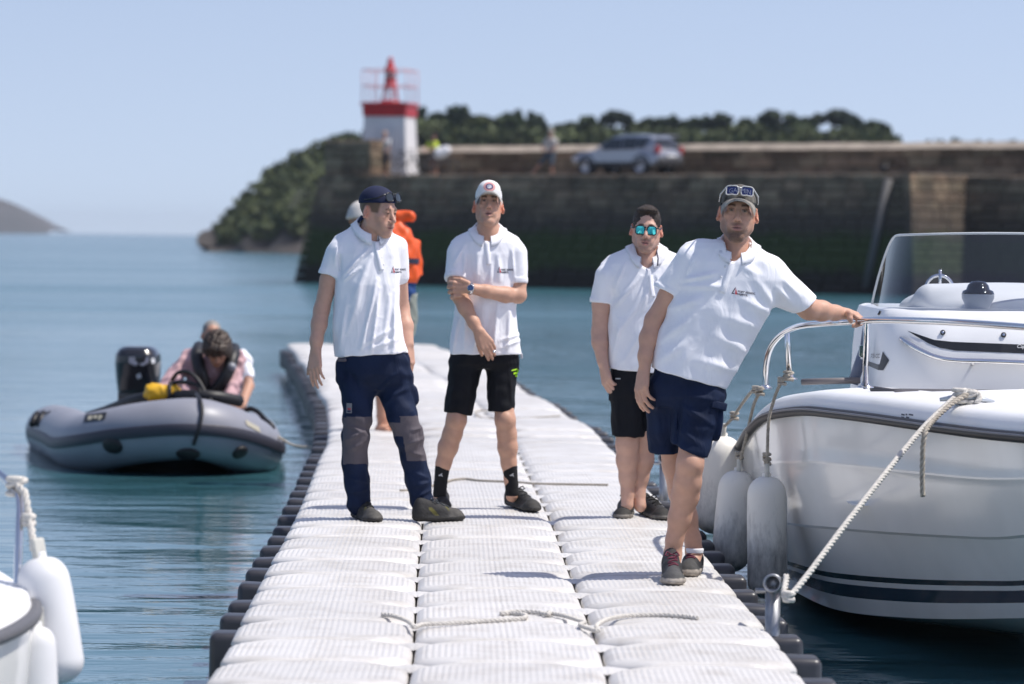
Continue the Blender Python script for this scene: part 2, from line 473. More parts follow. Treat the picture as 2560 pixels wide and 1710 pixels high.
# ================================================================== floating dock
DECK = 0.42; BLK = 0.70
dock_pts = [(-0.0, 5.0), (-0.0, 13.4), (-0.02, 15), (-0.07, 17.5), (-0.13, 21), (-0.26, 25.9), (-0.35, 29.2), (-0.62, 34.6), (-0.90, 38.5), (-1.50, 46.4), (-1.98, 52.2), (-2.1, 53.5)]
dock_line = resample(spline([(x, y, 0) for x, y in dock_pts], 24), BLK)
def deck_wave(i):
    y = dock_line[i].y
    k = min(1, max(0, (y - 23) / 8)) + min(1, max(0, (15.2 - y) / 3)) * 0.6
    return (0.018 * math.sin(i * 0.9) + 0.012 * math.sin(i * 0.37 + 1)) * k
M_deck = bpy.data.materials.new('white_float_plastic'); M_deck.use_nodes = True
def deck_mat(m):
    n = m.node_tree.nodes; l = m.node_tree.links; b = n['Principled BSDF']
    b.inputs['Roughness'].default_value = 0.42; b.inputs['Specular IOR Level'].default_value = 0.35
    tc = n.new('ShaderNodeTexCoord'); oi = n.new('ShaderNodeObjectInfo')
    ad = n.new('ShaderNodeVectorMath'); ad.operation = 'ADD'; l.new(tc.outputs['Object'], ad.inputs[0])
    sc = n.new('ShaderNodeVectorMath'); sc.operation = 'SCALE'; sc.inputs['Scale'].default_value = 37.0
    cb = n.new('ShaderNodeCombineXYZ'); l.new(oi.outputs['Random'], cb.inputs[0]); l.new(oi.outputs['Random'], cb.inputs[1]); l.new(cb.outputs[0], sc.inputs[0]); l.new(sc.outputs[0], ad.inputs[1])
    t = n.new('ShaderNodeTexNoise'); t.inputs['Scale'].default_value = 5; t.inputs['Detail'].default_value = 6; t.inputs['Roughness'].default_value = 0.62
    l.new(ad.outputs[0], t.inputs['Vector'])
    r = n.new('ShaderNodeValToRGB'); e = r.color_ramp.elements
    e[0].position = 0.25; e[0].color = (0.52, 0.49, 0.45, 1); e[1].position = 0.54; e[1].color = (0.675, 0.66, 0.645, 1)
    l.new(t.outputs['Fac'], r.inputs['Fac'])
    # small rust and dirt specks
    t2 = n.new('ShaderNodeTexNoise'); t2.inputs['Scale'].default_value = 34; t2.inputs['Detail'].default_value = 3; l.new(ad.outputs[0], t2.inputs['Vector'])
    r2 = n.new('ShaderNodeValToRGB'); e = r2.color_ramp.elements; e[0].position = 0.735; e[0].color = (0, 0, 0, 1); e[1].position = 0.80; e[1].color = (1, 1, 1, 1)
    l.new(t2.outputs['Fac'], r2.inputs['Fac'])
    mx = n.new('ShaderNodeMix'); mx.data_type = 'RGBA'; mx.inputs['B'].default_value = (0.30, 0.20, 0.12, 1)
    ml = n.new('ShaderNodeMath'); ml.operation = 'MULTIPLY'; ml.inputs[1].default_value = 0.45; l.new(r2.outputs['Color'], ml.inputs[0])
    l.new(ml.outputs[0], mx.inputs['Factor']); l.new(r.outputs['Color'], mx.inputs['A'])
    # each float weathered a little differently
    hv = n.new('ShaderNodeMapRange'); hv.inputs[3].default_value = 0.90; hv.inputs[4].default_value = 1.03; l.new(oi.outputs['Random'], hv.inputs[0])
    mm = n.new('ShaderNodeMix'); mm.data_type = 'RGBA'; mm.blend_type = 'MULTIPLY'; mm.inputs['Factor'].default_value = 1
    l.new(mx.outputs['Result'], mm.inputs['A']); l.new(hv.outputs[0], mm.inputs['B']); l.new(mm.outputs['Result'], b.inputs['Base Color'])
    # anti-slip dimples across the ribs: fine relief only
    sx = n.new('ShaderNodeSeparateXYZ'); l.new(tc.outputs['Object'], sx.inputs[0])
    m1 = n.new('ShaderNodeMath'); m1.operation = 'MULTIPLY'; m1.inputs[1].default_value = 2 * math.pi / 0.033; l.new(sx.outputs[1], m1.inputs[0])
    s1 = n.new('ShaderNodeMath'); s1.operation = 'SINE'; l.new(m1.outputs[0], s1.inputs[0])
    pw = n.new('ShaderNodeMath'); pw.operation = 'GREATER_THAN'; pw.inputs[1].default_value = 0.55; l.new(s1.outputs[0], pw.inputs[0])
    m2 = n.new('ShaderNodeMath'); m2.operation = 'MULTIPLY'; m2.inputs[1].default_value = math.pi / 0.0235; l.new(sx.outputs[0], m2.inputs[0])
    s2 = n.new('ShaderNodeMath'); s2.operation = 'SINE'; l.new(m2.outputs[0], s2.inputs[0])
    ab = n.new('ShaderNodeMath'); ab.operation = 'ABSOLUTE'; l.new(s2.outputs[0], ab.inputs[0])
    gt = n.new('ShaderNodeMath'); gt.operation = 'GREATER_THAN'; gt.inputs[1].default_value = 0.45; l.new(ab.outputs[0], gt.inputs[0])
    mu = n.new('ShaderNodeMath'); mu.operation = 'MULTIPLY'; l.new(pw.outputs[0], mu.inputs[0]); l.new(gt.outputs[0], mu.inputs[1])
    su = n.new('ShaderNodeMath'); su.operation = 'SUBTRACT'; su.inputs[0].default_value = 1; l.new(mu.outputs[0], su.inputs[1])
    bp = n.new('ShaderNodeBump'); bp.inputs['Strength'].default_value = 0.9; bp.inputs['Distance'].default_value = 0.006
    l.new(su.outputs[0], bp.inputs['Height']); l.new(bp.outputs[0], b.inputs['Normal'])
deck_mat(M_deck)
M_bumper = mat('dark_grey_float_plastic', (0.055, 0.055, 0.065), 0.38, var=0.35, vscale=9, spec=0.5)
def block_mesh(nc, nr, ribs=True):
    """top of one float: low dome, rounded edges, cut corners, raised ribs; sides going down into the water"""
    hw = BLK / 2 - 0.004; ch = 0.125
    svs = np.sin(np.linspace(-1, 1, nr + 1) * math.pi / 2) * 0.45 + np.linspace(-1, 1, nr + 1) * 0.55
    sus = np.linspace(-1, 1, nc + 1); sus = np.sign(sus) * (1 - (1 - np.abs(sus)) ** 1.15)
    rows = []
    def wid(v): return hw - max(0, abs(v) - (hw - ch)) * 0.95
    for sv in svs:
        v = sv * hw; w = wid(v); row = []
        for su in sus:
            u = su * w
            eu = max(0.0, min(hw - abs(u), (2 * hw - ch - abs(u) - abs(v)) * 0.72)); ev = max(0.0, hw - abs(v)); e = min(eu, ev)
            ru, rv = 0.055, 0.020; z = -0.010 * (abs(u) / hw) ** 2
            if eu < ru: z -= (ru - math.sqrt(max(0, ru * ru - (ru - eu) ** 2))) * 0.62
            if ev < rv: z -= rv - math.sqrt(max(0, rv * rv - (rv - ev) ** 2))
            inner = min(1, max(0, (e - 0.018) / 0.02))
            if ribs and inner > 0: z += inner * 0.0046 * (abs(math.sin(math.pi * u / 0.0235)) ** 0.7 - 0.5)
            row.append((u, v, z))
        rows.append(row)
    mbb = MB(); mbb.grid(rows, 0, True)
    loop = [rows[0][j] for j in range(nc + 1)] + [rows[i][nc] for i in range(1, nr + 1)] + [rows[nr][j] for j in range(nc - 1, -1, -1)] + [rows[i][0] for i in range(nr - 1, 0, -1)]
    loop = loop[::max(1, len(loop) // 60)]
    def off(p, s, z): return (p[0] * s, p[1] * s, z)
    mbb.grid([loop, [off(p, 1.0, -0.10) for p in loop], [off(p, 0.985, -0.50) for p in loop]], 0, True, True, flip=True)
    return mbb.mesh('float_block')
blk_hi = block_mesh(128, 30); blk_lo = block_mesh(64, 10)
tab = MB()
rows = []
for i in range(9):
    v = -0.135 + 0.27 * i / 8; w = 0.140 - abs(v); w = max(w, 0.006); row = []
    for j in range(25):
        u = -w + 2 * w * j / 24; row.append((u, v, -0.006 * (abs(u) + abs(v)) / 0.13 + 0.004 * abs(math.sin(math.pi * u / 0.024))))
    rows.append(row)
tab.grid(rows, 0, True)
tabm = tab.mesh('connector_tab')
bum = MB(); bum.rbox((0, 0, 0), (0.085, 0.090, 0.120), 0.030, seg=4); bumm = bum.mesh('edge_bumper')
for me, m in ((blk_hi, M_deck), (blk_lo, M_deck), (tabm, M_deck), (bumm, M_bumper)): me.materials.append(m)
dock = empty('floating_dock', (0, 13.0, 0), 'long walkway of white ribbed plastic float blocks curving across the water', 'dock')
def dock_frame(i):
    a = dock_line[max(i - 1, 0)]; b = dock_line[min(i + 1, len(dock_line) - 1)]; t = (b - a).normalized()
    return dock_line[i], t, Vector((t.y, -t.x, 0)), math.atan2(-t.x, t.y)
rows_all = [i for i in range(len(dock_line) - 1) if dock_line[i].y > 11.6]
for i in rows_all:
    p, t, sd_, ang = dock_frame(i)
    for c in (-1, 0, 1):
        q = p + sd_ * (c * BLK)
        o = link('float_block', blk_hi if q.y < 30 else blk_lo, None, dock)
        o.location = (q.x, q.y, DECK + 0.004 + deck_wave(i) + random.uniform(-0.003, 0.003))
        o.rotation_euler = (random.uniform(-1, 1) * 0.006, random.uniform(-1, 1) * 0.006, ang)
    if i + 1 < len(dock_line) - 1:
        p2 = (dock_line[i] + dock_line[i + 1]) / 2
        for c in (-0.5, 0.5):
            q = p2 + sd_ * (c * BLK)
            o = link('connector_tab', tabm, None, dock); o.location = (q.x, q.y, DECK - 0.022 + (deck_wave(i) + deck_wave(i + 1)) / 2); o.rotation_euler = (0, 0, ang)
        for c in (-1, 1):
            if c < 0 and p2.y < 15.1: continue
            q = p2 + sd_ * (c * (1.5 * BLK + (0.050 if c > 0 else 0.022)))
            o = link('edge_bumper', bumm, None, dock); o.location = (q.x, q.y, DECK - 0.175 + (deck_wave(i) + deck_wave(i + 1)) / 2 + random.uniform(-0.01, 0.01)); o.rotation_euler = (0, random.uniform(-0.05, 0.05), ang)
# ================================================================== people: shared builders
M_skin = mat('skin', (0.5, 0.3, 0.2), 0.5, attr='Col', var=0.11, vscale=30, bump=0.10, bscale=240, spec=0.4, sss=0.12)
M_polo = mat('white_pique_cotton', (0.89, 0.89, 0.93), 0.85, bump=0.10, bscale=420, sheen=0.15, spec=0.2, var=0.05, vscale=14)
M_navy = mat('navy_work_cloth', (0.006, 0.016, 0.052), 0.75, bump=0.12, bscale=300, var=0.35, vscale=9, spec=0.25)
M_black = mat('black_cloth', (0.007, 0.008, 0.012), 0.75, bump=0.10, bscale=300, var=0.25, vscale=9, spec=0.25)
M_grey = mat('grey_cordura', (0.115, 0.10, 0.115), 0.8, bump=0.15, bscale=350, var=0.2, vscale=12, spec=0.25)
M_hair = mat('dark_brown_hair', (0.050, 0.031, 0.021), 0.5, bump=0.8, bscale=160, bstretch=(3, 3, 0.5), var=0.5, vscale=70)
for _m, _k in ((M_polo, .45), (M_navy, .6), (M_black, .5), (M_grey, .6)): add_crease(_m, strength=_k)
M_btn = mat('shirt_button', (0.72, 0.72, 0.74), 0.3)
M_navyprint = mat('navy_print', (0.008, 0.010, 0.045), 0.7)
M_redprint = mat('red_print', (0.55, 0.012, 0.025), 0.7)
M_steel = mat('polished_steel', (0.72, 0.72, 0.73), 0.09, metal=1.0)
M_shoe_dark = mat('dark_shoe_mesh', (0.022, 0.021, 0.022), 0.75, attr='Col', var=0.45, vscale=45, bump=0.3, bscale=260)
M_sock_black = mat('black_sock_knit', (0.006, 0.006, 0.008), 0.9, bump=0.2, bscale=400)
M_sock_white = mat('white_sock_knit', (0.75, 0.75, 0.78), 0.9, bump=0.2, bscale=400)
M_sole = mat('shoe_sole', (0.30, 0.27, 0.24), 0.7, var=0.4, vscale=50)

def Rz(a): return Matrix.Rotation(a, 3, 'Z')
def Rx(a): return Matrix.Rotation(a, 3, 'X')
def Ry(a): return Matrix.Rotation(a, 3, 'Y')
class Head:
    """frame of one head: local x to the viewer's right, face towards -y, z up; origin at eye level in the middle of the skull"""
    def __init__(s, c, yaw=0, pitch=0, roll=0, sc=1.0, sx=1.0):
        s.c = Vector(c); s.R = Ry(rad(roll)) @ Rz(rad(yaw)) @ Rx(rad(pitch)); s.s = sc; s.sx = sx
    def __call__(s, x, y, z): return s.c + s.R @ Vector((x * s.s * s.sx, y * s.s, z * s.s))
    def inv(s, Vv):
        R = np.array(s.R.transposed()); q = (Vv - np.array(s.c)) @ R.T / s.s; q[:, 0] /= s.sx; return q
def head_field(F, h, neck, neck_r=0.055, jaw=1.0, mouth_open=0.0, smile=0.0, ears=1.0, nose=1.0, brow=1.0, squint=0.5, chin=1.0):
    S_ = h.s
    def E(c, r, k=0.01, mode=0, R=None):
        RR = h.R @ R if R is not None else h.R
        F.ell(h(*c), (r[0] * S_ * h.sx, r[1] * S_, r[2] * S_), RR, k, mode)
    def C(a, b, ra, rb=None, k=0.01, mode=0, flat=None): F.cone(h(*a), h(*b), ra * S_, (ra if rb is None else rb) * S_, k, mode, flat)
    E((0, .012, .032), (.075, .097, .085), .02)
    E((0, -.028, -.026), (.060 * jaw, .064, .072), .03)
    for s in (-1, 1):
        C((s * .016, -.070, -.102 * chin), (s * .052 * jaw, .002, -.062), .019, .022, .03)
        C((s * .052 * jaw, .004, -.062), (s * .060, .008, -.01), .018, .016, .03)
        E((s * .043, -.060, -.020), (.021, .022, .018), .022)           # cheekbone
        E((s * .026, -.070, -.060), (.022, .020, .022), .025)           # cheek
    C((-.036, -.078, .019), (.036, -.078, .019), .0125 * brow, None, .018)
    E((0, -.077, -.101 * chin), (.021, .016, .016), .018)               # chin
    E((0, -.080, -.068), (.030, .016, .020), .016)                      # muzzle
    for s in (-1, 1):
        E((s * .031, -.098, .001), (.017, .014, .0095), .012, 1)        # eye socket
        E((s * .030, -.0765, -.001), (.0135, .0135, .0125), .003)       # eyeball under its lid
        C((s * .042, -.082, .0045), (s * .030, -.0895, .0085 - squint * .003), .0035, .0042, .005)
        C((s * .030, -.0895, .0085 - squint * .003), (s * .019, -.086, .004), .0042, .0035, .005)   # upper lid
        C((s * .040, -.082, -.0075 + squint * .001), (s * .020, -.086, -.008 + squint * .001), .003, .003, .006)
    C((0, -.084, .010), (0, -.108 * nose, -.030), .0075, .0105, .010)   # nose
    E((0, -.106 * nose, -.036), (.0105, .011, .0095), .008)
    for s in (-1, 1):
        E((s * .0125, -.096, -.039), (.0085, .011, .008), .006)
        E((s * .0068, -.1045, -.0455), (.0038, .0045, .0035), .003, 1)  # nostril
    mo = mouth_open
    C((-.020, -.0895 + .0, -.0655 + smile * .004), (0, -.0985, -.0645), .0042, .0058, .005); C((0, -.0985, -.0645), (.020, -.0895, -.0655 + smile * .004), .0058, .0042, .005)
    C((-.018, -.089, -.0745 - mo * .006 + smile * .004), (0, -.0965, -.0775 - mo * .008), .0045, .0066, .005); C((0, -.0965, -.0775 - mo * .008), (.018, -.089, -.0745 - mo * .006 + smile * .004), .0066, .0045, .005)
    C((-.023, -.0925, -.0700 + smile * .005), (0, -.103, -.0705 - mo * .003), .0016, .0022 + mo * .004, .003, 1); C((0, -.103, -.0705 - mo * .003), (.023, -.0925, -.0700 + smile * .005), .0022 + mo * .004, .0016, .003, 1)
    for s in (-1, 1):                                                   # ears
        Re = Rz(s * rad(28)) @ Ry(s * rad(-8)) @ Rx(rad(-8))
        E((s * (.080 + .006 * ears), .014, -.008), (.0085 * ears, .020 * ears, .034 * ears), .006, 0, Re)
        E((s * (.0885 + .006 * ears), .002, -.005), (.006, .011, .021), .004, 1, Re)
        E((s * .078, .006, -.034), (.007, .008, .009), .006)
    F.cone(h(0, .026, -.060), neck, neck_r * .96 * S_, neck_r * 1.06, .022)
    F.cone(h(0, .004, -.100), Vector(neck) + h.R @ Vector((0, -.022, 0)), .026 * S_, .030, .016)
def smooth01(t): t = np.clip(t, 0, 1); return t * t * (3 - 2 * t)
def head_paint(Vv, h, base, cols, brow_c=(0.035, 0.020, 0.012), lip=(0.42, 0.17, 0.14), beard=0.0, stash=0.0, ear_glow=0.35, iris=(0.06, 0.04, 0.025), beard_c=(0.055, 0.032, 0.020), hairline=None, chin_only=False):
    q = h.inv(Vv); near = (np.abs(q) < 0.16).all(1); q = q[near]; c = cols[near]
    def blend(w, col): nonlocal c; c = c * (1 - w[:, None]) + np.array(col) * w[:, None]
    def el(cx, cy, cz, rx, ry, rz, soft=0.35): 
        n = np.sqrt(((q[:, 0] - cx) / rx) ** 2 + ((q[:, 1] - cy) / ry) ** 2 + ((q[:, 2] - cz) / rz) ** 2); return smooth01((1 + soft - n) / (2 * soft))
    front = smooth01((-q[:, 1] - .02) / .03)
    # warmer cheeks and nose; the ears' backlit red glow is put into the colour
    for s in (-1, 1):
        blend(el(s * .042, -.07, -.03, .03, .04, .025, .8) * .25, (base[0] * 1.05, base[1] * .78, base[2] * .72))
        blend(el(s * .088, .012, -.006, .02, .04, .045, .5) * ear_glow, (base[0] * 1.25, base[1] * .62, base[2] * .50))
        blend(el(s * .031, -.085, -.014, .018, .03, .008, .6) * .30, (base[0] * .62, base[1] * .52, base[2] * .5))
    blend(el(0, -.105, -.037, .018, .03, .014, .6) * .25, (base[0] * 1.08, base[1] * .75, base[2] * .7))
    if beard > 0:
        low = smooth01((-.052 - q[:, 2]) / .030) * front
        side = smooth01((np.abs(q[:, 0]) - .040) / .016) * smooth01((-.020 - q[:, 2]) / .03) * smooth01((.005 - q[:, 1]) / .02)
        under = smooth01((q[:, 2] + .150) / .03)
        w = np.clip(low + side, 0, 1) * under
        w = w * (1 - el(0, -.095, -.0705, .030, .03, .0115, .3) * .9)
        w = w * (0.45 + 0.55 * smooth01((-q[:, 2] - .05) / .05)) * np.random.RandomState(1).uniform(.8, 1.0, len(w))
        blend(np.clip(w, 0, 1) * beard, beard_c)
    if stash > 0:
        blend(el(0, -.098, -.056, .030, .03, .0085, .4) * stash, beard_c)
    blend(el(0, -.098, -.0655, .0215, .02, .0052, .35) * .75, lip); blend(el(0, -.096, -.0770, .0190, .02, .0068, .35) * .75, (lip[0] * 1.08, lip[1] * 1.05, lip[2] * 1.05))
    blend(el(0, -.098, -.0708, .0235, .02, .0030, .4) * .95, (0.07, 0.02, 0.02))
    for s in (-1, 1):
        t = np.clip((np.abs(q[:, 0]) - .012) / .036, 0, 1)
        zc = .0195 + .006 * np.sin(t * 2.6) - .004 * t
        w = np.exp(-((q[:, 2] - zc) / (.0060 - .002 * t)) ** 2) * smooth01((q[:, 0] * s - .010) / .006) * smooth01((.051 - q[:, 0] * s) / .008) * front
        blend(np.clip(w * 1.3, 0, 1) * .92, brow_c)
        ex = s * .0305
        lens = el(ex, -.088, -.0005, .0122, .02, .0030, .25)
        blend(el(ex, -.086, .004, .020, .03, .012, .6) * .45, (base[0] * .42, base[1] * .36, base[2] * .34))  # socket skin and eye darkened: brow shade put into the colour
        blend(lens * .85, (0.20, 0.16, 0.14))
        blend(el(ex, -.090, .0, .0056, .02, .0040, .25), iris); blend(el(ex, -.09, .0, .0028, .02, .0028, .3), (0.01, 0.01, 0.01))
        w = np.exp(-((q[:, 2] - .0048) / .0017) ** 2) * smooth01((.0160 - np.abs(q[:, 0] - ex)) / .004) * front
        blend(np.clip(w, 0, 1) * .8, (0.05, 0.03, 0.025))
        blend(el(s * .0068, -.1045, -.046, .0045, .006, .0035, .4) * .8, (0.10, 0.04, 0.03))
    if hairline is not None:
        hl, hc = hairline          # short hair painted on the scalp below a cap
        w = smooth01((q[:, 2] - hl) / .012) * smooth01((q[:, 1] + .058 + np.abs(q[:, 2]) * .1) / .015)
        w2 = smooth01((q[:, 1] + .02) / .02) * smooth01((q[:, 2] + .045 + np.clip(.05 - q[:, 1], 0, 1) * .0) / .02) * (np.abs(q[:, 0]) < .080)
        w2 = w2 * smooth01((q[:, 1] - .028) / .015)
        blend(np.clip(np.maximum(w, w2), 0, 1) * .92 * (1 - el(.088, .012, -.006, .02, .035, .04, .2)) * (1 - el(-.088, .012, -.006, .02, .035, .04, .2)), hc)
    cols[near] = c

def hand(F, w, fdir, ndir, thumb_side, curls=(25, 30, 35, 40), sc=1.0, thumb=(0.75, 0.65, 0.15), spread=0.0, tcurl=20, k=0.004, wr=0.026):
    """hand from the wrist: fdir towards the fingers, ndir out of the palm, thumb_side +-1"""
    f = Vector(fdir).normalized(); n = Vector(ndir); n = (n - f * n.dot(f)).normalized(); t = f.cross(n) * thumb_side
    w = Vector(w); L = sc
    def Q(a, b, c): return w + (f * a + t * b + n * c) * L
    ks = [(.088, .031), (.093, .010), (.089, -.011), (.080, -.030)]
    for (a, b) in ks: F.cone(Q(.0, b * .55, 0), Q(a - .008, b, -.002), wr * L * .62, .0125 * L, .012)
    F.ell(Q(.030, .024, .008), (.030 * L, .016 * L, .016 * L), Matrix((f, t, n)).transposed(), .012)
    lens = [(.043, .026, .020), (.048, .030, .021), (.045, .028, .021), (.034, .021, .018)]
    for i, ((a, b), ls, cu) in enumerate(zip(ks, lens, curls)):
        p = Q(a, b, -.002); ang = 0; sp = spread * (1.5 - i) * .5
        r0 = (.0098, .0100, .0095, .0084)[i]
        for j, ln in enumerate(ls):
            cc = cu[j] if isinstance(cu, (tuple, list)) else cu * (0.8, 1.0, 0.6)[j]
            ang += rad(cc)
            d = (f * math.cos(ang) + n * math.sin(ang) + t * math.tan(rad(sp)) * math.cos(ang)).normalized()
            q = p + d * ln * L
            F.cone(p, q, (r0 - j * .0008) * L, (r0 - (j + 1) * .0010) * L, k if j else .008); p = q
    d = (f * thumb[0] + t * thumb[1] + n * thumb[2]).normalized(); p = Q(.018, .024, .004)
    for j, ln in enumerate((.042, .032, .026)):
        q = p + d * ln * L; F.cone(p, q, (.0135 - j * .0015) * L, (.0122 - j * .0018) * L, .010 if j == 0 else .004); p = q
        d = (d + (f * 0.55 + n * 0.25 - t * 0.35) * math.sin(rad(tcurl))).normalized()

def shoe(name, heel, toe, parent, width=0.092, high=0.085, cols=None, sole_c=(0.25, 0.23, 0.21), upper=(0.03, 0.03, 0.032), accent=None, zsole=0.030, material=None, h=0.0045, toe_c=None, lace_c=(0.10, 0.03, 0.05), top_tilt=0.0):
    """a trainer: sole, upper, tongue and laces; heel and toe are points on the deck"""
    heel = Vector(heel); toe = Vector(toe); f = (toe - heel); L = f.length; f.normalize(); up = Vector((0, 0, 1)); sde = f.cross(up).normalized(); up = sde.cross(f)
    R = Matrix((f, sde, up)).transposed()
    def Q(a, b, c): return heel + f * (a * L) + sde * b + up * c
    wd = width / 2
    F = Field(h)
    F.cone(Q(.16, 0, .016), Q(.45, 0, .014), .036, .036, .02, flat=(up, .42)); F.cone(Q(.45, 0, .014), Q(.80, .004, .014), wd * .86, wd * .95, .02, flat=(up, .36)); F.cone(Q(.80, .004, .014), Q(.90, .004, .018), wd * .95, wd * .66, .02, flat=(up, .4))
    F.cone(Q(.15, 0, .045), Q(.17, 0, high), .034, .031, .025)
    F.cone(Q(.17, 0, .055), Q(.50, 0, .050), .036, .037, .03); F.cone(Q(.50, 0, .050), Q(.82, .003, .033), .038, .034, .03)
    F.ell(Q(.84, .004, .030), (.042, wd * .86, .028), R, .02)
    F.cone(Q(.26, 0, high - .006), Q(.40, 0, high * .86), .028, .025, .02)
    Vv, Fq = F.solve()
    q = Vv - np.array(heel); c_a = (q @ np.array(f)) / L; c_b = q @ np.array(sde); c_z = q @ np.array(up)
    col = np.tile(np.array(upper, float), (len(Vv), 1))
    rs = np.sin(c_a * 60 + c_z * 300) * np.sin(c_b * 400 + c_a * 25)
    col *= (1 + 0.35 * rs)[:, None]
    if toe_c is not None:
        w = smooth01((c_a - .62) / .12); col = col * (1 - w[:, None]) + np.array(toe_c) * w[:, None]
    if accent is not None:
        w = (np.abs(np.sin((c_a * 9 + c_z * 26))) > .93) & (np.abs(c_b) > .018) & (c_a > .28) & (c_a < .68) & (c_z > .032) & (c_z < .078)
        col[w] = accent
    w = c_z < zsole * (0.75 + .35 * np.abs(c_a - .5)); col[w] = sole_c
    # tongue stripe and laces
    ob = link(name, np_mesh(Vv, Fq, name, col), material or M_shoe_dark, parent)
    bv = BVHTree.FromPolygons([tuple(v) for v in Vv], [tuple(p) for p in Fq])
    lc = MB(); n = 0
    for j in range(6):
        a = .40 + j * .055; pts = []
        for b in (-.022, -.011, 0, .011, .022):
            o = Q(a + (.02 if j % 2 else -.02) * (b / .022), b, .16); hit = bv.ray_cast(o, -up)
            if hit[0] is not None: pts.append(hit[0] + up * .003)
        if len(pts) > 2: lc.tube(pts, .0034, 5); n += 1
    for s in (-1, 1):
        o = bv.ray_cast(Q(.38, s * .006, .2), -up)
        if o[0] is not None:
            p0 = o[0] + up * .004; lc.tube([p0, p0 + sde * s * .016 + f * .012 + up * .010, p0 + sde * s * .026 + f * .022 - up * .004, p0 + sde * s * .012 + f * .028 - up * .006], .0034, 5)
    if n: lc.build('laces', mat('shoelace', lace_c, 0.85), ob)
    return ob

def collar(parent, ring, drop, bv=None, name='collar', mat_=None):
    """ring: points round the neck from the front-left opening over the back to the front-right; drop: how far the leaf falls at each"""
    mb = MB(); top = []; inn = []; out = []; n = len(ring); cen = sum((Vector(p) for p in ring), Vector()) / n
    for i, p in enumerate(ring):
        p = Vector(p); rdir = p - cen; rdir.z = 0; rdir.normalize()
        d = drop[i] if isinstance(drop, (list, tuple)) else drop
        top.append([p - rdir * .005 - Vector((0, 0, .030)), p - rdir * .001, p + rdir * .003 + Vector((0, 0, .003)), p + rdir * .008 - Vector((0, 0, .001)),
                    p + rdir * (.010 + d * .20) - Vector((0, 0, d * .55)), p + rdir * (.010 + d * .34) - Vector((0, 0, d)), p + rdir * (.006 + d * .32) - Vector((0, 0, d * 1.0)), p + rdir * (.005 + d * .18) - Vector((0, 0, d * .55))])
    if bv is not None:
        for row in top:
            for j in range(3, 8):
                p = row[j]; q, nn, _, dist = bv.find_nearest(p)
                lift = (.006, .007, .009, .003, .003)[j - 3]
                if q is not None and (p - q).dot(nn) < lift: row[j] = q + nn * lift
    mb.grid(top, 0, True)
    return mb.build(name, mat_ or M_polo, parent)
def text_mesh(txt, size, extr=0.0, shear=0.0, bold=0.0, res=2):
    cu = bpy.data.curves.new('txt', 'FONT'); cu.body = txt; cu.size = size; cu.extrude = extr; cu.shear = shear; cu.offset = bold; cu.resolution_u = res
    cu.align_x = 'LEFT'
    o = bpy.data.objects.new('txt', cu); COL.objects.link(o)
    dg = bpy.context.evaluated_depsgraph_get(); me = bpy.data.meshes.new_from_object(o.evaluated_get(dg)); 
    bpy.data.objects.remove(o); return me
def project_print(name, me, bv, origin, ax, ay, direction, material, parent, lift=0.002, sub=0):
    """lay flat print (mesh in its own x,y) on a surface: origin + x*ax + y*ay, cast along direction"""
    if sub:
        bm = bmesh.new(); bm.from_mesh(me); bmesh.ops.triangulate(bm, faces=bm.faces); bmesh.ops.subdivide_edges(bm, edges=bm.edges, cuts=sub, use_grid_fill=True); bm.to_mesh(me); bm.free()
    d = Vector(direction).normalized(); last = None
    for v in me.vertices:
        p = Vector(origin) + Vector(ax) * v.co.x + Vector(ay) * v.co.y
        hit = bv.ray_cast(p - d * 0.4, d)
        if hit[0] is not None: q = hit[0] - d * lift; last = (q - p).dot(d)
        else: q = p + d * (last or 0)
        v.co = q
    return link(name, me, material, parent)
def flat_poly(polys):
    mb = MB()
    for p in polys: mb.add([(x, y, 0) for x, y in p], [tuple(range(len(p)))])
    return mb.mesh('print')
def polo_logo(bv, px, py, D, parent, scale=1.0, ux=1.0, text=True, slope=0.0, pxm=1.0):
    """small sail mark in navy and red with two lines of lettering"""
    o = P(px, py, D); ax = Vector((ux, 0, -slope)) * scale; ay = Vector((slope, 0, 1)) * scale; d = Vector((0, 1, 0))
    nav = flat_poly([[(0, 0), (.010, .002), (.037, .058), (.037, .078), (.030, .068)], [(0, 0), (.034, .0), (.030, .011), (.008, .007)]])
    red = flat_poly([[(.039, .078), (.041, .060), (.054, .034), (.062, .0), (.042, -.003), (.040, .03)]])
    project_print('sail_emblem', nav, bv, o, ax, ay, d, M_navyprint, parent, sub=1); project_print('sail_emblem', red, bv, o, ax, ay, d, M_redprint, parent, sub=1)
    if text:
        project_print('lettering', text_mesh('PORT ADHOC', .030, bold=.0012), bv, o + ax * .066 + ay * .024, ax, ay, d, M_navyprint, parent)
        project_print('lettering', text_mesh('PAIMPOL', .030, bold=.0012), bv, o + ax * .062 + ay * -.006, ax, ay, d, M_navyprint, parent)

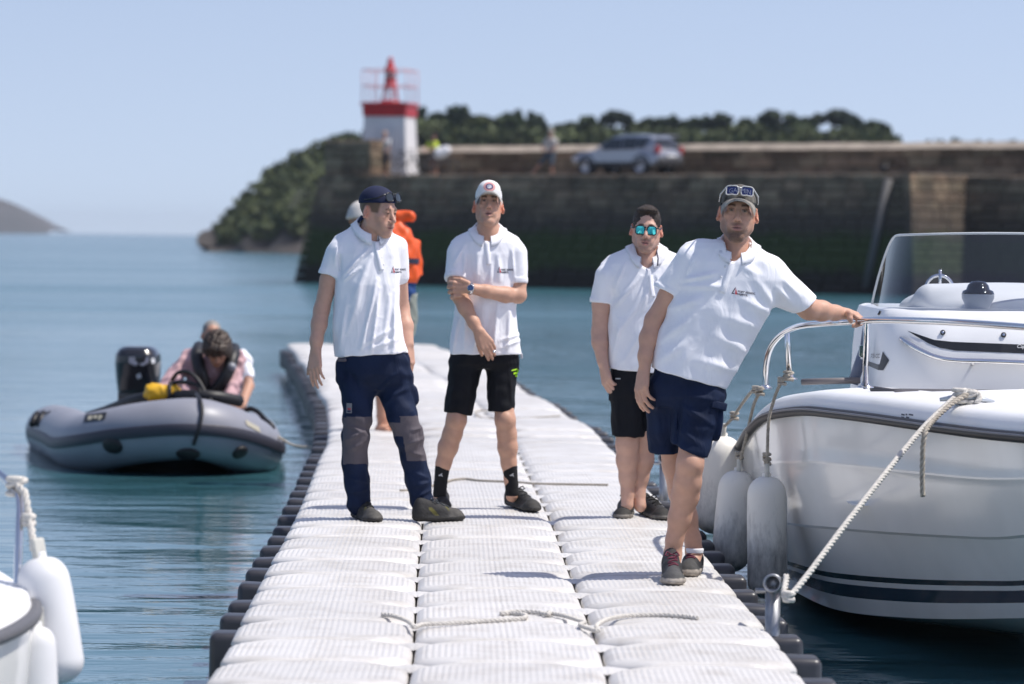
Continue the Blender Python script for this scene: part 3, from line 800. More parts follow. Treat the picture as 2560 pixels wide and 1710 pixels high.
def placket(bv, p0, p1, D, parent, w=.026):
    a, b = P(p0[0], p0[1], D), P(p1[0], p1[1], D); ay = (a - b); L = ay.length; ay.normalize(); ax = Vector((ay.z, 0, -ay.x)); n = 14
    rows = []
    for i in range(n + 1):
        r = []
        for (x, lf) in ((-w / 2, .0005), (-w / 2 + .001, .0045), (0, .005), (w / 2 - .001, .0045), (w / 2, .0005)):
            p = b + ay * (L * i / n) + ax * x; h = bv.ray_cast(p - Vector((0, .4, 0)), Vector((0, 1, 0)))
            r.append((h[0] if h[0] is not None else p) - Vector((0, lf, 0)))
        rows.append(r)
    rows = [[p + Vector((0, .006, 0)) for p in rows[0]]] + rows
    mb = MB(); mb.grid(rows, 0, True); return mb.build('placket', M_polo, parent)
def torso_rows(D, rows, dy=0.0):
    """rows of (py, left px, right px, half depth, forward shift) -> level slices"""
    out = []
    for (py, l, r, b, sh) in rows:
        a = P(l, py, D + dy + sh); c = P(r, py, D + dy + sh)
        out.append(((a.z + c.z) / 2, (a.x + c.x) / 2, D + dy + sh, (c.x - a.x) / 2, b))
    return out
def fold_lines(D, lines, cy):
    """cloth folds on the front: (px0,py0,px1,py1,width m,height m)"""
    L = []
    for (a, b, c, d, w, h) in lines:
        p, q = P(a, b, D), P(c, d, D); L.append((p.x, p.z, q.x, q.z, w, h))
    def fn(x, y, z):
        r = np.zeros_like(x)
        for (ax, az, bx, bz, w, h) in L:
            bxx, bzz = bx - ax, bz - az; t = np.clip(((x - ax) * bxx + (z - az) * bzz) / (bxx ** 2 + bzz ** 2 + 1e-9), 0, 1)
            dd = (x - ax - t * bxx) ** 2 + (z - az - t * bzz) ** 2
            r -= 1.35 * h * np.exp(-dd / (w * w * .72)) * (0.35 + 0.65 * np.sin(math.pi * np.clip(t, 0.03, 0.97))) * (y < cy)
        return r
    return fn
def buttons(bv, pts, D, parent, r=0.0055):
    for (px, py) in pts:
        p = P(px, py, D - 0.4); d = Vector((0, 1, 0)); hit = bv.ray_cast(p, d)
        if hit[0] is None: continue
        nrm = hit[1] if hit[1].y < 0 else -hit[1]
        mb = MB(); R = nrm.to_track_quat('Z', 'Y').to_matrix()
        mb.lathe([(0, .003), (r * .8, .003), (r, .0015), (r, -.001)], hit[0] + nrm * .001, 10, R)
        mb.build('button', M_btn, parent)
def cap_crown(F, h, band=0.030, tilt=0.0, r=(.0835, .105, .083), cz=.040, cy=.012, peak=0.0):
    F.ell(h(0, cy, cz), (r[0] * h.s * h.sx, r[1] * h.s, r[2] * h.s), h.R, .01)
    if peak: F.ell(h(0, -.045, cz + .030), (.060, .045, .050), h.R, .02)
    F.plane(h(0, 0, band), h.R @ Vector((0, tilt, -1)))
def cap_brim(h, parent, material, length=0.075, droop=0.016, z=0.034, y=-0.070, half=0.074, name='brim', back=1, drop_out=0.018, thick=0.0035):
    rows_t = []; rows_b = []
    for i in range(9):
        t = i / 8; rt = []; rb = []
        for j in range(21):
            s = -1 + 2 * j / 20; a = s * 1.15
            xi = half * math.sin(a) / math.sin(1.15); yi = y - .028 * (math.cos(a) - math.cos(1.15)) / (1 - math.cos(1.15)) + 0.018
            ln = length * (max(0.0, 1 - abs(s) ** 2.6)) ** 0.5
            yy = yi - ln * t; zz = z - droop * (s * s) * (0.9 + .5 * t) - drop_out * t * (1 - .3 * s * s)
            rt.append(h(xi * (1 - .06 * t), yy * back, zz)); rb.append(h(xi * (1 - .06 * t), yy * back, zz - thick))
        rows_t.append(rt); rows_b.append(rb)
    mb = MB(); mb.grid(rows_t, 0, True); mb.grid(rows_b, 0, True, flip=True)
    edge_t = rows_t[0][::-1] + [r[0] for r in rows_t[1:]] + rows_t[-1][1:] + [r[-1] for r in rows_t[-2:0:-1]]
    edge_b = rows_b[0][::-1] + [r[0] for r in rows_b[1:]] + rows_b[-1][1:] + [r[-1] for r in rows_b[-2:0:-1]]
    mb.grid([edge_t, edge_b], 0, True, True)
    return mb.build(name, material, parent)
def sunglasses(h, parent, lens_m, frame_m, x0=0.034, y=-0.098, z=-0.002, w=0.026, hgt=0.021, pitch=0.0, temple_y=0.02, temple_z=0.004, rnd=2.6, fr=0.0032, side=0.076, wrap=0.18, temple_m=None):
    g = None
    def Q(x, zz, off=0):       # point on the frame front, curved round the face
        yy = y + wrap * x * x / 0.08 + off
        p = Vector((x, yy, z + zz))
        c = Vector((0, y, z)); p = Rx(rad(pitch)) @ (p - c) + c
        return h(*p)
    parts = MB()
    for s in (-1, 1):
        ol = []
        for k in range(28):
            a = 2 * math.pi * k / 28; ca, sa = math.cos(a), math.sin(a)
            rr = (abs(ca) ** rnd + abs(sa) ** rnd) ** (-1 / rnd)
            ol.append((s * x0 + w * rr * ca, hgt * rr * sa - (0.003 * (1 - sa) * abs(ca) if sa < 0 else 0)))
        parts.tube([Q(a, b) for a, b in ol], fr, 6, closed=True)
        lm = MB(); lm.add([Q(a * 1.0, b, .0) for a, b in ol] + [Q(s * x0, 0, -.002)], [(k, (k + 1) % 28, 28) for k in range(28)], 0, True)
        lm.build('lens', lens_m, parent) if g is None else None
    parts.tube([Q(-x0 + w * .85, hgt * .55), Q(0, hgt * .62), Q(x0 - w * .85, hgt * .55)], fr * 1.1, 6)
    fo = parts.build('sunglasses_frame', frame_m, parent)
    tp = MB()
    for s in (-1, 1):
        a = Q(s * (x0 + w), hgt * .6); tp.tube([a, h(s * side, y * .55, temple_z + (z - temple_z) * .6), h(s * (side + .004), temple_y, temple_z)], [fr * 1.2, fr * 1.3, fr], 6)
    tp.build('sunglasses_temples', temple_m or frame_m, parent)
    return fo
def skin_cols(Vv, base):
    return np.tile(np.array(base, float), (len(Vv), 1))
# ================================================================== the four men in white polo shirts and the man in the life vest
def neck_ring(c, rx, ry, fz, open_deg, roll=0.0, n=25, yaw=0.0):
    pts = []
    for i in range(n):
        a = rad(open_deg + (360 - 2 * open_deg) * i / (n - 1))
        p = Vector((-rx * math.sin(a), -ry * math.cos(a), -fz * math.cos(a)))
        pts.append(Vector(c) + Rz(rad(yaw)) @ (Ry(rad(roll)) @ p))
    return pts
def drops(n, base, tip, w=4):
    return [base + (tip - base) * max(0, 1 - min(i, n - 1 - i) / w) for i in range(n)]
HB = 0.0042       # sampling of bodies
HC = 0.0060       # sampling of cloth
def person(loc, label, group='men in white polo shirts on the dock'):
    return empty('person', loc, label, 'person', group)
# ------------------------------------------------------------------ leaning man by the boat
def man_leaning():
    D = 17.15; J = lambda x, y, d=0: P(x, y, D + d)
    root = person((0.75, 17.2, DECK), 'bearded man in camouflage cap and navy shorts leaning with one hand on a boat rail')
    skin = (0.60, 0.345, 0.245)
    h = Head(J(1845, 531, 0.0), yaw=-3, pitch=-4, roll=3.5, sc=1.09, sx=0.885)
    B = Field(HB)
    nk = J(1838, 648, .03)
    head_field(B, h, nk, .052, jaw=.90, chin=1.07, squint=.9, ears=1.0)
    B.cone(nk, J(1828, 720, .03), .064, .085, .04); B.cone(J(1828, 720, .03), J(1755, 960, .03), .085, .085, .04)
    # viewer's left arm hanging
    sL, eL, wL = J(1722, 650, .03), J(1635, 800, .03), J(1612, 912, -.02)
    B.cone(J(1800, 690, .03), J(1740, 670, .03), .05, .036, .03)
    B.chain([(J(1735, 665, .03), .036), (J(1700, 705, .03), .040), (J(1672, 740, .03), .046), (eL, .040)], .02); B.chain([(eL, .040), (J(1622, 845, .015), .041), (J(1613, 890, -.01), .031), (wL, .028)], .02)
    hand(B, J(1610, 925, -.02), J(1603, 1000, -.06) - J(1611, 925, -.02), Vector((0.75, .55, 0)), -1, curls=(22, 26, 30, 34), sc=1.06, thumb=(.85, .5, .2), tcurl=12)
    # viewer's right arm on the rail
    sR, eR, wR = J(1928, 694, .03), J(2022, 772, .10), J(2110, 784, .22)
    B.cone(J(1850, 690, .03), sR, .06, .06, .03)
    B.chain([(sR, .058), (J(1985, 745, .06), .054), (eR, .047)], .02); B.chain([(eR, .048), (J(2055, 777, .14), .044), (J(2088, 782, .19), .033), (wR, .028)], .02)
    hp = J(2119, 785, .235)
    for i, (dx, dd) in enumerate(((4, -.035), (10, -.012), (15, .012), (19, .036))):      # fingers wrapped over and under the tube
        a = J(2128 + dx * .7, 787 - i * .2, .24 + dd); b = J(2142 + dx * .55, 796, .235 + dd * .9); c = J(2143 + dx * .5, 809, .225 + dd * .9); e = J(2131 + dx * .5, 815, .215 + dd * .9)
        B.cone(hp, a, .020, .0135, .012); B.chain([(a, .0115), (b, .0108), (c, .0100), (e, .0088)], .004)
    B.chain([(J(2118, 784, .20), .018), (J(2125, 785, .165), .0135), (J(2125, 797, .155), .0120), (J(2127, 804, .16), .0095)], .006)
    # legs: the front one and the one crossed behind it
    B.chain([(J(1755, 980, -.0), .06), (J(1735, 1085, -.04), .062), (J(1725, 1160, -.07), .0590), (J(1719, 1205, -.05), .060), (J(1713, 1240, -.02), .0605), (J(1699, 1295, -.01), .050), (J(1686, 1350, .0), .0375), (J(1682, 1385, .01), .038), (J(1683, 1415, -.02), .035)], .02)
    B.chain([(J(1672, 960, .06), .06), (J(1676, 1085, .12), .058), (J(1686, 1165, .16), .053), (J(1702, 1230, .20), .055), (J(1718, 1295, .22), .046), (J(1732, 1350, .22), .036), (J(1735, 1380, .22), .037), (J(1733, 1405, .18), .034)], .02)
    B.ell(J(1727, 1162, -.115), (.032, .02, .035), None, .02)
    def paint(Vv):
        c = skin_cols(Vv, skin); head_paint(Vv, h, skin, c, beard=.88, stash=.50, brow_c=(.055, .030, .018), beard_c=(.070, .038, .022), hairline=(-.03, (.16, .09, .055)), lip=(.36, .15, .13), iris=(.08, .07, .05))
        return c
    field_obj(B, 'body', M_skin, root, paint)
    # polo shirt
    T = Field(HC)
    rows = [(598, 1745, 1862, .050, .02), (606, 1716, 1878, .070, .02), (622, 1702, 1905, .090, .015), (655, 1694, 1945, .112, .01), (700, 1697, 1958, .122, 0), (740, 1684, 1944, .125, -.005), (770, 1671, 1929, .127, -.01),
            (812, 1656, 1905, .128, -.01), (853, 1643, 1882, .128, -.01), (888, 1635, 1864, .130, -.01), (917, 1629, 1846, .132, -.01), (946, 1620, 1830, .134, -.01), (985, 1615, 1810, .135, -.01)]
    T.stack(torso_rows(D, rows, .02), .02, 2.3)
    cu = J(1667, 727, .02); T.cutcone(J(1727, 650, .02), cu, .068, .060, None, (cu, (-.40, 0.05, -.92)), .016)
    T.cutcone(J(1671, 720, .02), cu, .0645, .0640, (J(1672, 717, .02), (.40, -.05, .92)), (J(1666.5, 728, .02), (-.40, .05, -.92)), .003)
    cu2 = J(2012, 762, .08); T.cutcone(J(1915, 690, .02), cu2, .093, .064, None, (cu2, (.58, .25, -.80)), .035)
    a, b = P(1629, 919, D), P(1811, 972, D); T.plane(a, (-(a.z - b.z), 0, -(b.x - a.x)))
    T.cone(J(1838, 622, -.03), J(1826, 657, -.11), .050, .008, .006, 1); T.cone(J(1840, 590, .02), J(1838, 640, .0), .062, .058, .006, 1)
    lines = [(1826, 662, 1803, 728, .012, .0045), (1706, 700, 1790, 682, .014, .010), (1700, 715, 1800, 715, .016, .007), (1712, 690, 1735, 640, .012, .008), (1935, 765, 1880, 690, .02, .007), (1925, 785, 1850, 745, .020, .006), (1900, 820, 1800, 790, .026, .005),
             (1870, 880, 1790, 840, .024, .005), (1840, 925, 1740, 900, .024, .006), (1650, 850, 1730, 790, .020, .006), (1640, 905, 1720, 850, .022, .006), (1675, 770, 1760, 740, .020, .006), (1690, 930, 1740, 850, .018, .004), (1850, 660, 1900, 690, .02, .006), (1960, 700, 2000, 740, .015, .006), (1940, 720, 1985, 765, .014, .006)]
    T.disp(fold_lines(D, lines, D + .03)); T.disp(fold_noise(3, .0022, .10, (1, 1, .7)))
    shirt = field_obj(T, 'polo_shirt', M_polo, root)
    bv = bvh_of(shirt)
    ring = neck_ring(J(1841, 606, .01), .070, .070, .050, 17, roll=5)
    collar(shirt, ring, drops(25, .044, .056), bv)
    placket(bv, (1827, 659), (1802, 731), D, shirt); bv2 = bv; buttons(bv, [(1812, 694), (1823, 668)], D, shirt)
    polo_logo(bv, 1825, 733, D, shirt, scale=.40, slope=.13)
    # hem and cuff seams
    # shorts
    s = Field(HC)
    s.stack(torso_rows(D, [(890, 1640, 1850, .112, 0), (950, 1626, 1812, .115, 0), (990, 1618, 1806, .110, 0), (1015, 1626, 1795, .08, 0)], .02), .02, 2.4)
    hl = J(1658, 1129, .10); s.cutcone(J(1664, 985, .06), hl, .092, .0690, None, (hl, (0, .1, -1)), .03)
    hr = J(1724, 1127, -.04); a, b = P(1680, 1108, D), P(1768, 1148, D)
    s.cutcone(J(1746, 985, 0), hr, .118, .0880, None, (hr, (-(a.z - b.z), .01, -(b.x - a.x))), .02)
    s.cutcone(J(1800, 1015, -.02), J(1790, 1085, -.02), .034, .034, None, None, .012, flat=(Vector((.9, .4, 0)), .5))      # cargo pocket
    s.disp(fold_lines(D, [(1700, 1000, 1690, 1115, .010, -.012), (1700, 1010, 1780, 1060, .014, .007), (1640, 1000, 1650, 1110, .016, .006), (1715, 985, 1790, 1000, .014, .006), (1690, 1070, 1750, 1110, .014, .006)], D + .02)); s.disp(fold_noise(5, .0025, .09))
    sh = field_obj(s, 'shorts', M_navy, root)
    fl = MB(); 
    fl.rbox(J(1797, 1014, -.075), (.045, .008, .018), .006, R=Rz(rad(38)) @ Ry(rad(12))); fl.build('pocket_flap', M_navy, sh)
    # shoes and socks
    up = (.028, .028, .032)
    shoe('shoe', P(1674, 1440, 17.20) + Vector((0, 0, .012)), G(1687, 1466, DECK + .004), root, .106, .092, upper=up, toe_c=(.085, .085, .088), sole_c=(.42, .38, .34), zsole=.034, lace_c=(.14, .025, .05))
    shoe('shoe', G(1743, 1432, DECK + .006) + Vector((0, .12, .0)), G(1718, 1442, DECK + .004), root, .104, .092, upper=up, toe_c=(.06, .06, .06), sole_c=(.44, .39, .34), zsole=.034, lace_c=(.14, .025, .05))
    for (x, y, d) in ((1683, 1378, .02), (1737, 1374, .20)):
        mb = MB(); mb.lathe([(.038, -.014), (.041, .0), (.039, .006), (.034, .007)], J(x, y, d), 16); mb.build('sock', M_sock_white, root)
    # cap with glasses on it
    M_camo = mat('camouflage_cloth', (.20, .185, .16), .85, var=1, vscale=26, var2=(.16, .15, .14), bump=.2, bscale=300)
    M_capdark = mat('black_mesh_cloth', (.012, .012, .015), .85, bump=.3, bscale=400)
    c = Field(.004); cap_crown(c, h, .033, .10, (.0815, .100, .083), .034); cp = field_obj(c, 'cap', M_camo, root)
    c = Field(.004); c.ell(h(0, .016, .034), (.0835 * h.s * h.sx, .102 * h.s, .0845 * h.s), h.R); c.plane(h(0, 0, .014), h.R @ Vector((0, .10, -1))); c.plane(h(0, -.012, 0), h.R @ Vector((0, -1, .25))); field_obj(c, 'cap_back', M_capdark, cp)
    M_brim = mat('faded_camouflage_brim', (.36, .335, .30), .85, var=1, vscale=30, var2=(.45, .44, .42))
    cap_brim(h, cp, M_brim, .078, .040, .052, -.070, .082, drop_out=.008, thick=.010)
    M_clear = mat('clear_frame_plastic', (.55, .54, .52), .15, spec=.8)
    M_bluelens = mat('blue_mirror_lens', (.004, .010, .085), .08, metal=.0, coat=1.0)
    sunglasses(h, cp, M_bluelens, M_clear, .0345, -.094, .083, .0275, .0185, pitch=-14, temple_y=.02, temple_z=.040, rnd=4.5, fr=.0030, side=.086, wrap=.14)
    me = text_mesh('GARMIN', .030)
    bvc = None
    t0 = MB(); o = h(-.048, -.135, .070); ax = h.R @ Vector((1, 0, 0)); ay = h.R @ Vector((0, .25, .97))
    for v in me.vertices:
        x, y = v.co.x, v.co.y; v.co = h(-.050 + x * .90, -.0985 + .14 * ((-.050 + x * .9) ** 2) / .08 + y * .10, .074 + y * .9 - .25 * ((x * .9 - .05) ** 2) / .1)
    link('lettering', me, mat('grey_thread', (.22, .24, .34), .7), cp)
    # thin neck chain
    mb = MB(); mb.tube([J(1878, 610, .0), J(1876, 632, -.045), J(1862, 652, -.075), J(1845, 664, -.085)], .0022, 5); mb.build('necklace', mat('gold', (.75, .42, .20), .25, metal=1), root)
man_leaning()
# ------------------------------------------------------------------ man looking aside, far left
def man_backcap():
    D = 20.40; J = lambda x, y, d=0: P(x, y, D + d)
    root = person((-0.67, 20.4, DECK), 'man in backwards navy cap and navy work trousers with grey knee panels, looking aside')
    skin = (0.61, 0.36, 0.265)
    h = Head(J(945, 528, .0), yaw=52, pitch=7, roll=2, sc=1.06, sx=.95)
    B = Field(HB)
    nk = J(925, 600, .03)
    head_field(B, h, nk, .056, jaw=.92, chin=1.02, squint=1.0, nose=1.04, ears=1.0)
    B.cone(nk, J(925, 660, .04), .062, .08, .04); B.cone(J(925, 660, .04), J(930, 880, .04), .085, .08, .04)
    sL, eL, wL = J(836, 632, .02), J(804, 775, .03), J(790, 872, -.03)
    B.cone(J(890, 650, .04), J(850, 648, .02), .05, .036, .03)
    B.chain([(J(850, 648, .02), .036), (J(834, 675, .03), .042), (J(823, 700, .03), .048), (eL, .0405)], .02); B.chain([(eL, .041), (J(798, 810, .01), .0415), (J(791, 852, -.02), .033), (wL, .0295)], .02)
    hand(B, J(789, 880, -.035), J(788, 955, -.06) - J(789, 880, -.035), Vector((.55, .8, 0)), -1, curls=(12, 16, 20, 24), sc=1.02, thumb=(.86, .45, .15), tcurl=8)
    sR, eR, wR = J(993, 632, .10), J(1004, 770, .20), J(1021, 860, .12)
    B.chain([(sR, .05), (eR, .040), (J(1014, 815, .16), .040), (wR, .029)], .02)
    hand(B, J(1022, 866, .12), Vector((.05, -.2, -1)), Vector((-.8, .5, 0)), 1, curls=(20, 24, 28, 32), thumb=(.86, .45, .15))
    B.chain([(J(905, 900, .02), .08), (J(893, 1045, .0), .06), (J(886, 1150, .03), .05), (J(897, 1275, .03), .035)], .02)
    B.chain([(J(975, 900, .05), .08), (J(1012, 1055, .0), .06), (J(1030, 1145, .04), .05), (J(1054, 1265, .04), .035)], .02)
    def paint(Vv):
        c = skin_cols(Vv, skin); head_paint(Vv, h, skin, c, beard=.20, stash=.40, brow_c=(.10, .06, .035), beard_c=(.15, .085, .05), hairline=(-.01, (.14, .085, .05)), lip=(.40, .19, .16))
        return c
    field_obj(B, 'body', M_skin, root, paint)
    T = Field(HC)
    rows = [(556, 893, 955, .05, .03), (572, 872, 972, .065, .03), (590, 838, 990, .085, .03), (606, 824, 999, .10, .025), (634, 822, 1002, .115, .02), (680, 838, 1002, .122, .01), (711, 840, 998, .124, 0), (757, 835, 998, .125, 0), (800, 832, 1003, .127, 0), (850, 833, 1013, .130, 0), (900, 836, 1025, .134, 0)]
    T.stack(torso_rows(D, rows, .02), .02, 2.3)
    cu = J(825, 690, .02); T.cutcone(J(844, 634, .02), cu, .067, .063, None, (cu, (-.30, -.05, -.92)), .014)
    cb = J(827, 684, .02); T.cutcone(cb, cu, .066, .0665, (J(829, 677, .02), (.30, .05, .92)), (J(824.5, 691, .02), (-.30, -.05, -.92)), .004)
    T.cone(J(985, 620, .08), J(998, 690, .13), .07, .055, .03)
    a, b = P(838, 892, D), P(1024, 881, D); T.plane(a, (-(a.z - b.z), 0, -(b.x - a.x)))
    T.cone(J(938, 585, -.03), J(940, 603, -.10), .045, .008, .006, 1); T.cone(J(928, 540, .02), J(925, 590, .01), .060, .056, .006, 1)
    lines = [(940, 606, 955, 675, .013, .005), (858, 690, 905, 640, .012, .012), (860, 700, 900, 670, .010, .010), (905, 640, 925, 620, .012, .008), (852, 690, 850, 640, .010, -.010), (880, 760, 930, 640, .018, .009), (870, 830, 915, 690, .018, .008), (905, 870, 945, 700, .014, .012), (930, 880, 950, 720, .012, .010),
             (985, 880, 990, 730, .014, .009), (850, 870, 870, 740, .015, .007), (960, 870, 975, 740, .016, .006), (910, 860, 985, 820, .014, .006), (915, 875, 1000, 845, .014, .006), (838, 660, 842, 620, .012, .006)]
    T.disp(fold_lines(D, lines, D + .04)); T.disp(fold_noise(11, .0028, .10, (1, 1, .5)))
    shirt = field_obj(T, 'polo_shirt', M_polo, root); bv = bvh_of(shirt)
    ring = neck_ring(J(926, 564, .02), .070, .070, .050, 15, roll=4, yaw=24)
    collar(shirt, ring, drops(25, .044, .058), bv)
    placket(bv, (941, 605), (955, 676), D, shirt); buttons(bv, [(944, 622), (948, 645), (953, 662)], D, shirt)
    polo_logo(bv, 979, 681, D, shirt, scale=.46, ux=.62)
    # trousers
    t = Field(HC)
    t.stack(torso_rows(D, [(870, 846, 1016, .115, 0), (906, 847, 1026, .116, 0), (935, 851, 1030, .112, 0), (955, 858, 1028, .09, 0), (968, 868, 1018, .06, 0)], .02), .02, 2.4)
    def leg(pts, cut):
        for q0, q1 in zip(pts, pts[1:]):
            last = q1 is pts[-1]
            t.cutcone(J(*q0[:3]), J(*q1[:3]), q0[3], q1[3], None, (J(*q1[:3]), cut) if last else None, .03)
    leg([(896, 960, .02, .098), (894, 1044, -.01, .0730), (889, 1095, -.01, .0690), (886, 1150, .02, .0650), (893, 1210, .03, .0640), (897, 1264, .03, .0605)], (0, .08, -1))
    leg([(984, 960, .05, .098), (1006, 1040, .0, .0770), (1022, 1090, 0, .0720), (1033, 1145, .03, .0655), (1045, 1200, .04, .0640), (1055, 1256, .04, .0620)], (.06, .1, -1))
    for (c0, r) in (((897, 1257, .03), .0650), ((1055, 1250, .04), .066)): t.cone(J(*c0), J(c0[0], c0[1] + 4, c0[2]), r - .006, r - .006, .012)
    t.cutcone(J(854, 912, -.01), J(852, 945, -.01), .03, .03, None, None, .02); t.cutcone(J(1032, 975, .03), J(1036, 1000, .03), .026, .026, None, None, .015)
    lines = [(938, 985, 1000, 925, .012, .008), (960, 1010, 1020, 960, .012, .007), (990, 985, 1030, 965, .012, .006), (870, 1060, 920, 1085, .012, .008), (865, 1100, 915, 1075, .012, .008), (870, 1125, 912, 1105, .012, .007), (1030, 1075, 1055, 1068, .010, .008), (1020, 1110, 1060, 1095, .010, .009), (1025, 1130, 1060, 1138, .010, .008), (1035, 1180, 1070, 1195, .010, .008), (1040, 1215, 1075, 1205, .010, .008), (1045, 1240, 1078, 1225, .010, .008), (870, 1190, 915, 1205, .012, .006), (880, 1230, 920, 1222, .010, .006), (875, 925, 905, 985, .012, -.006)]
    t.disp(fold_lines(D, lines, D + .03)); t.disp(fold_noise(13, .003, .08))
    Vv, Q = t.solve(); Dv = D
    me = np_mesh(Vv, Q, 'work_trousers'); me.materials.append(M_navy); me.materials.append(M_grey)
    o = link('work_trousers', me, None, root)
    # grey knee panels: faces chosen by where they sit on the leg
    cen = Vv[Q].mean(1)
    k = FPX / D
    px = 1280 + cen[:, 0] / cen[:, 1] * FPX + (855 - 592) * ROLL; py = 592 + (px - 1280) * ROLL - (cen[:, 2] - CAMZ) / cen[:, 1] * FPX
    left = (px < 945) & (py > 1043) & (py < 1161) & (cen[:, 1] < D + .03) & (px > 862)
    xr = 1004 + (py - 1041) * .17
    right = (px >= 945) & (py > 1042 - (px - 1003) * .08) & (py < 1152) & (px > xr) & (cen[:, 1] < D + .045)
    strip = (px >= 945) & (px <= xr) & (py > 1056) & (py < 1092) & (cen[:, 1] < D + .045)
    me.polygons.foreach_set('material_index', (left | right | strip).astype(np.int32)); me.update()
    bt = bvh_of(o)
    project_print('pocket_label', flat_poly([[(0, 0), (.030, 0), (.030, .052), (0, .052)]]), bt, P(867, 1031, D), Vector((1, 0, 0)), Vector((0, 0, 1)), (0, 1, 0), mat('grey_label', (.22, .21, .22), .8), o, sub=2)
    project_print('pocket_label_mark', flat_poly([[(.007, .018), (.023, .018), (.023, .030), (.018, .024), (.012, .024), (.007, .030)]]), bt, P(867, 1031, D), Vector((1, 0, 0)), Vector((0, 0, 1)), (0, 1, 0), M_redprint, o, lift=.004, sub=1)
    project_print('pocket_label_mark', flat_poly([[(.006, .006), (.024, .006), (.024, .014), (.006, .014)]]), bt, P(867, 1031, D), Vector((1, 0, 0)), Vector((0, 0, 1)), (0, 1, 0), M_navyprint, o, lift=.004, sub=1)
    wb = MB(); wb.rbox(J(855, 900, -.09), (.022, .012, .008), .004, R=Rz(rad(-20))); wb.build('belt_tab', M_grey, o)
    up = (.035, .033, .032)
    shoe('shoe', G(886, 1294, DECK + .004), G(945, 1308, DECK + .004), root, .100, .090, upper=up, toe_c=(.10, .095, .088), sole_c=(.030, .028, .027), lace_c=(.03, .03, .03), accent=(.09, .085, .03))
    shoe('shoe', G(1028, 1304, DECK + .004), G(1158, 1301, DECK + .004), root, .104, .095, upper=(.022, .022, .024), toe_c=(.085, .08, .075), sole_c=(.018, .017, .017), lace_c=(.08, .09, .10), accent=(.12, .11, .025))
    # cap worn backwards, dark glasses pushed up on it
    M_cap = mat('navy_cap_twill', (.010, .016, .060), .85, bump=.15, bscale=350, var=.3, vscale=12)
    c = Field(.0042); cap_crown(c, h, .040, -.16, (.0835, .104, .0845), .042); cp = field_obj(c, 'cap', M_cap, root)
    Rb = Head(h(0, .022, .020), 0, 0, 0, h.s, h.sx); Rb.R = h.R @ Rz(math.pi) @ Rx(rad(44))
    cap_brim(Rb, cp, M_cap, .075, .020, .0, -.070, .070, drop_out=.012)
    M_dl = mat('dark_lens', (.006, .012, .016), .06, coat=1); M_df = mat('black_frame', (.008, .008, .009), .25)
    sunglasses(h, cp, M_dl, M_df, .034, -.093, .086, .026, .0215, pitch=-20, temple_y=.03, temple_z=.050, rnd=2.4, side=.087, wrap=.15)
man_backcap()
